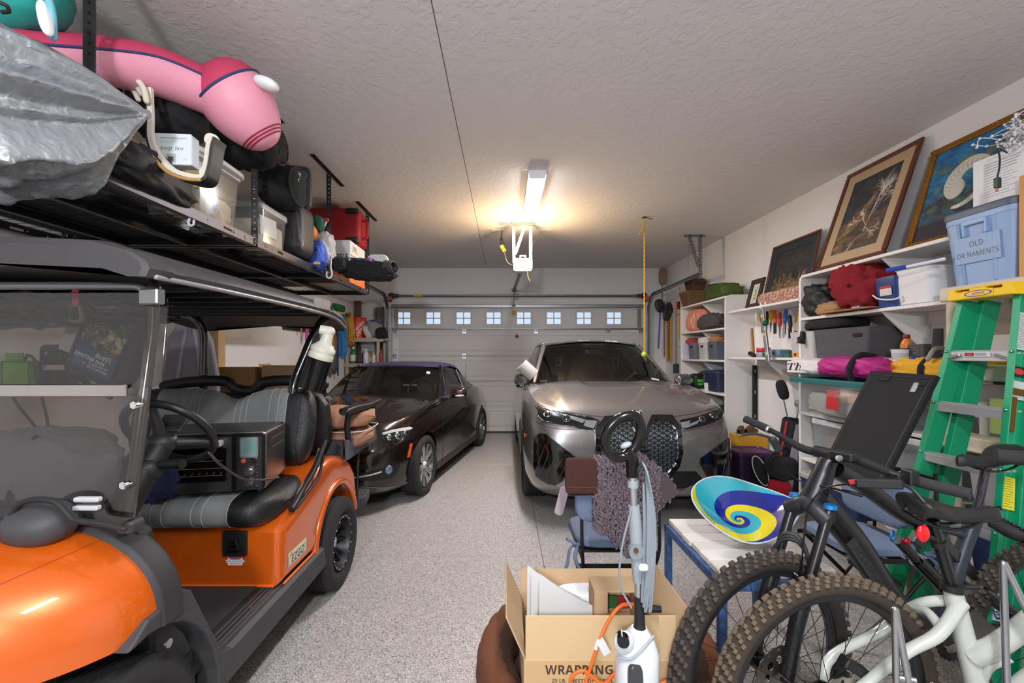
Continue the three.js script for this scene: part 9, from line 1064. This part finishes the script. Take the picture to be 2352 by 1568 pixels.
S('water_tank',loft([[1440,0.022,0.02],[1462,0.045,0.035],[1490,0.062,0.05],[1540,0.064,0.055],[1620,0.06,0.05],[1720,0.045,0.04],[1780,0.03,0.03]].map(([y,a,b],i)=>ring(28,(t)=>A(1468 - 2*i,y).add(V(a*sgp(Math.cos(t),0.8),0,b*sgp(Math.sin(t),0.8))))),{caps: true}),wht);S('dial',[cy(0.017,0.019,0.03,...A(1431,1468,D - 0.045).toArray(),[Math.PI / 2,0,0.2])],blackGloss);S('dial_seat',[T(blob(0.03,0.035,0.012,{n: 20}),A(1434,1475,D - 0.035).toArray())],M('#c9cfd1',0.4));S('trim_line',pipe([A(1420,1510,D - 0.03),A(1450,1512,D - 0.052),A(1480,1485,D - 0.05),A(1500,1462,D - 0.02)],0.004),M('#9fa8ab',0.4));S('tank_window',T(blob(0.022,0.06,0.02,{e: 0.5,n: 24}),A(1458,1570,D - 0.045).toArray()),M('#3a3b3d',0.15));S('mop_head',[bx(0.28,0.035,0.13,0.41,0.03,-D + 0.02,undefined,0.012),rod(V(0.41,0.04,-D),A(1456,1775),0.02)],greyP);
S('cord_hank',Array.from({length: 6},(_,i)=>{const o=i*3.4;return pipe([A(1476,1062,D - 0.02),A(1484 + o*0.3,1085 + i*2,D - 0.03 - i*0.003),A(1488 + o,1200,D - 0.03),A(1484 + o,1330,D - 0.03),A(1474 + o*1.1,1384 + (i % 3)*12,D - 0.02),A(1479 + o*0.5,1250,D - 0.015),A(1478,1110,D - 0.015)],0.0032,{n: 60,m: 6});}),M('#7f898f',0.5));S('loose_cord',pipe([A(1450,1170,D - 0.03),A(1428,1260,D - 0.03),A(1424,1340,D - 0.03),A(1450,1395,D - 0.03)],0.0032),M('#7f898f',0.5));S('plug',[bx(0.026,0.02,0.014,...A(1478,1303,D - 0.04).toArray(),undefined,0.005)],M('#e6e9ea',0.4));
const oc=thing('orange_cable','orange extension cable hanging over the carton front with a white tag','cable',[0.3,0.2,-1.5]),C=(x,y,d=1.52)=>at(x,y,d).sub(oc.position);mesh('lead',pipe([C(1500,1398,1.56),C(1460,1388,1.56),C(1425,1392,1.55),C(1395,1430,1.54),C(1372,1485),C(1352,1545),C(1330,1600),C(1310,1560),C(1340,1540),C(1385,1570),C(1420,1545),C(1470,1590),C(1530,1565)],0.006,{n: 160}),M('#e2681c',0.45),oc);mesh('plug',[cy(0.013,0.011,0.035,...C(1506,1398,1.56).toArray(),[0,0,1.5])],blackPl,oc);mesh('tag',T(bx(0.026,0.06,0.001,0,0,0,[0,0.2,0.5]),C(1386,1485,1.5).toArray()),M('#d9dbdb',0.6),oc);mesh('wrap_label',cy(0.0075,0.0075,0.03,...C(1372,1480).toArray(),[0,0,-0.35]),M('#dcdcd8',0.6),oc);
// hanging ball, tube on the mirror
const rp=thing('hanging_ball','yellow-green tennis ball on a yellow rope hanging from the ceiling to the windshield','parking ball',[1.7,1.5,-5.52]);mesh('ball',T(new THREE.SphereGeometry(0.034,24,16),[0,0,0]),cloth('#a9bf3a'),rp);mesh('rope',Array.from({length: 2},(_,k)=>pipe(Array.from({length: 90},(_,i)=>V(0.004*Math.cos(i*1.1 + k*Math.PI) ,0.03 + i*(CEIL - 1.53) / 89,0.004*Math.sin(i*1.1 + k*Math.PI))),0.0045,{n: 270,m: 5})),M('#cda62c',0.7),rp);mesh('rope_tail',pipe([V(0,1.6,0),V(-0.02,1.52,0.01),V(-0.06,1.46,0.01)],0.009),M('#c9a52e',0.7),rp);mesh('ceiling_hook',[cy(0.015,0.03,0.012,0,CEIL - 1.507,0),pipe([V(0.03,CEIL - 1.51,0),V(0.07,CEIL - 1.53,0.01),V(0.1,CEIL - 1.52,0)],0.004)],darkSteel,rp);
const gt2=thing('grey_tube','pale grey plastic tube resting on the left wing mirror of the grey car','tube',at(1212,850,5.35));mesh('shell',[lathe([[0.07,-0.1],[0.08,-0.095],[0.08,0.1],[0.072,0.1],[0.07,-0.09]],28,0,0,0,[0,0,0.85])],M('#aaa79f',0.45),gt2);mesh('cable',pipe([V(-0.03,-0.08,0.02),V(-0.06,-0.22,0.05),V(-0.05,-0.5,0.1),V(-0.05,-0.62,0.12)],0.009),M('#55565a',0.5),gt2);
}
renderer.render(scene,camera);
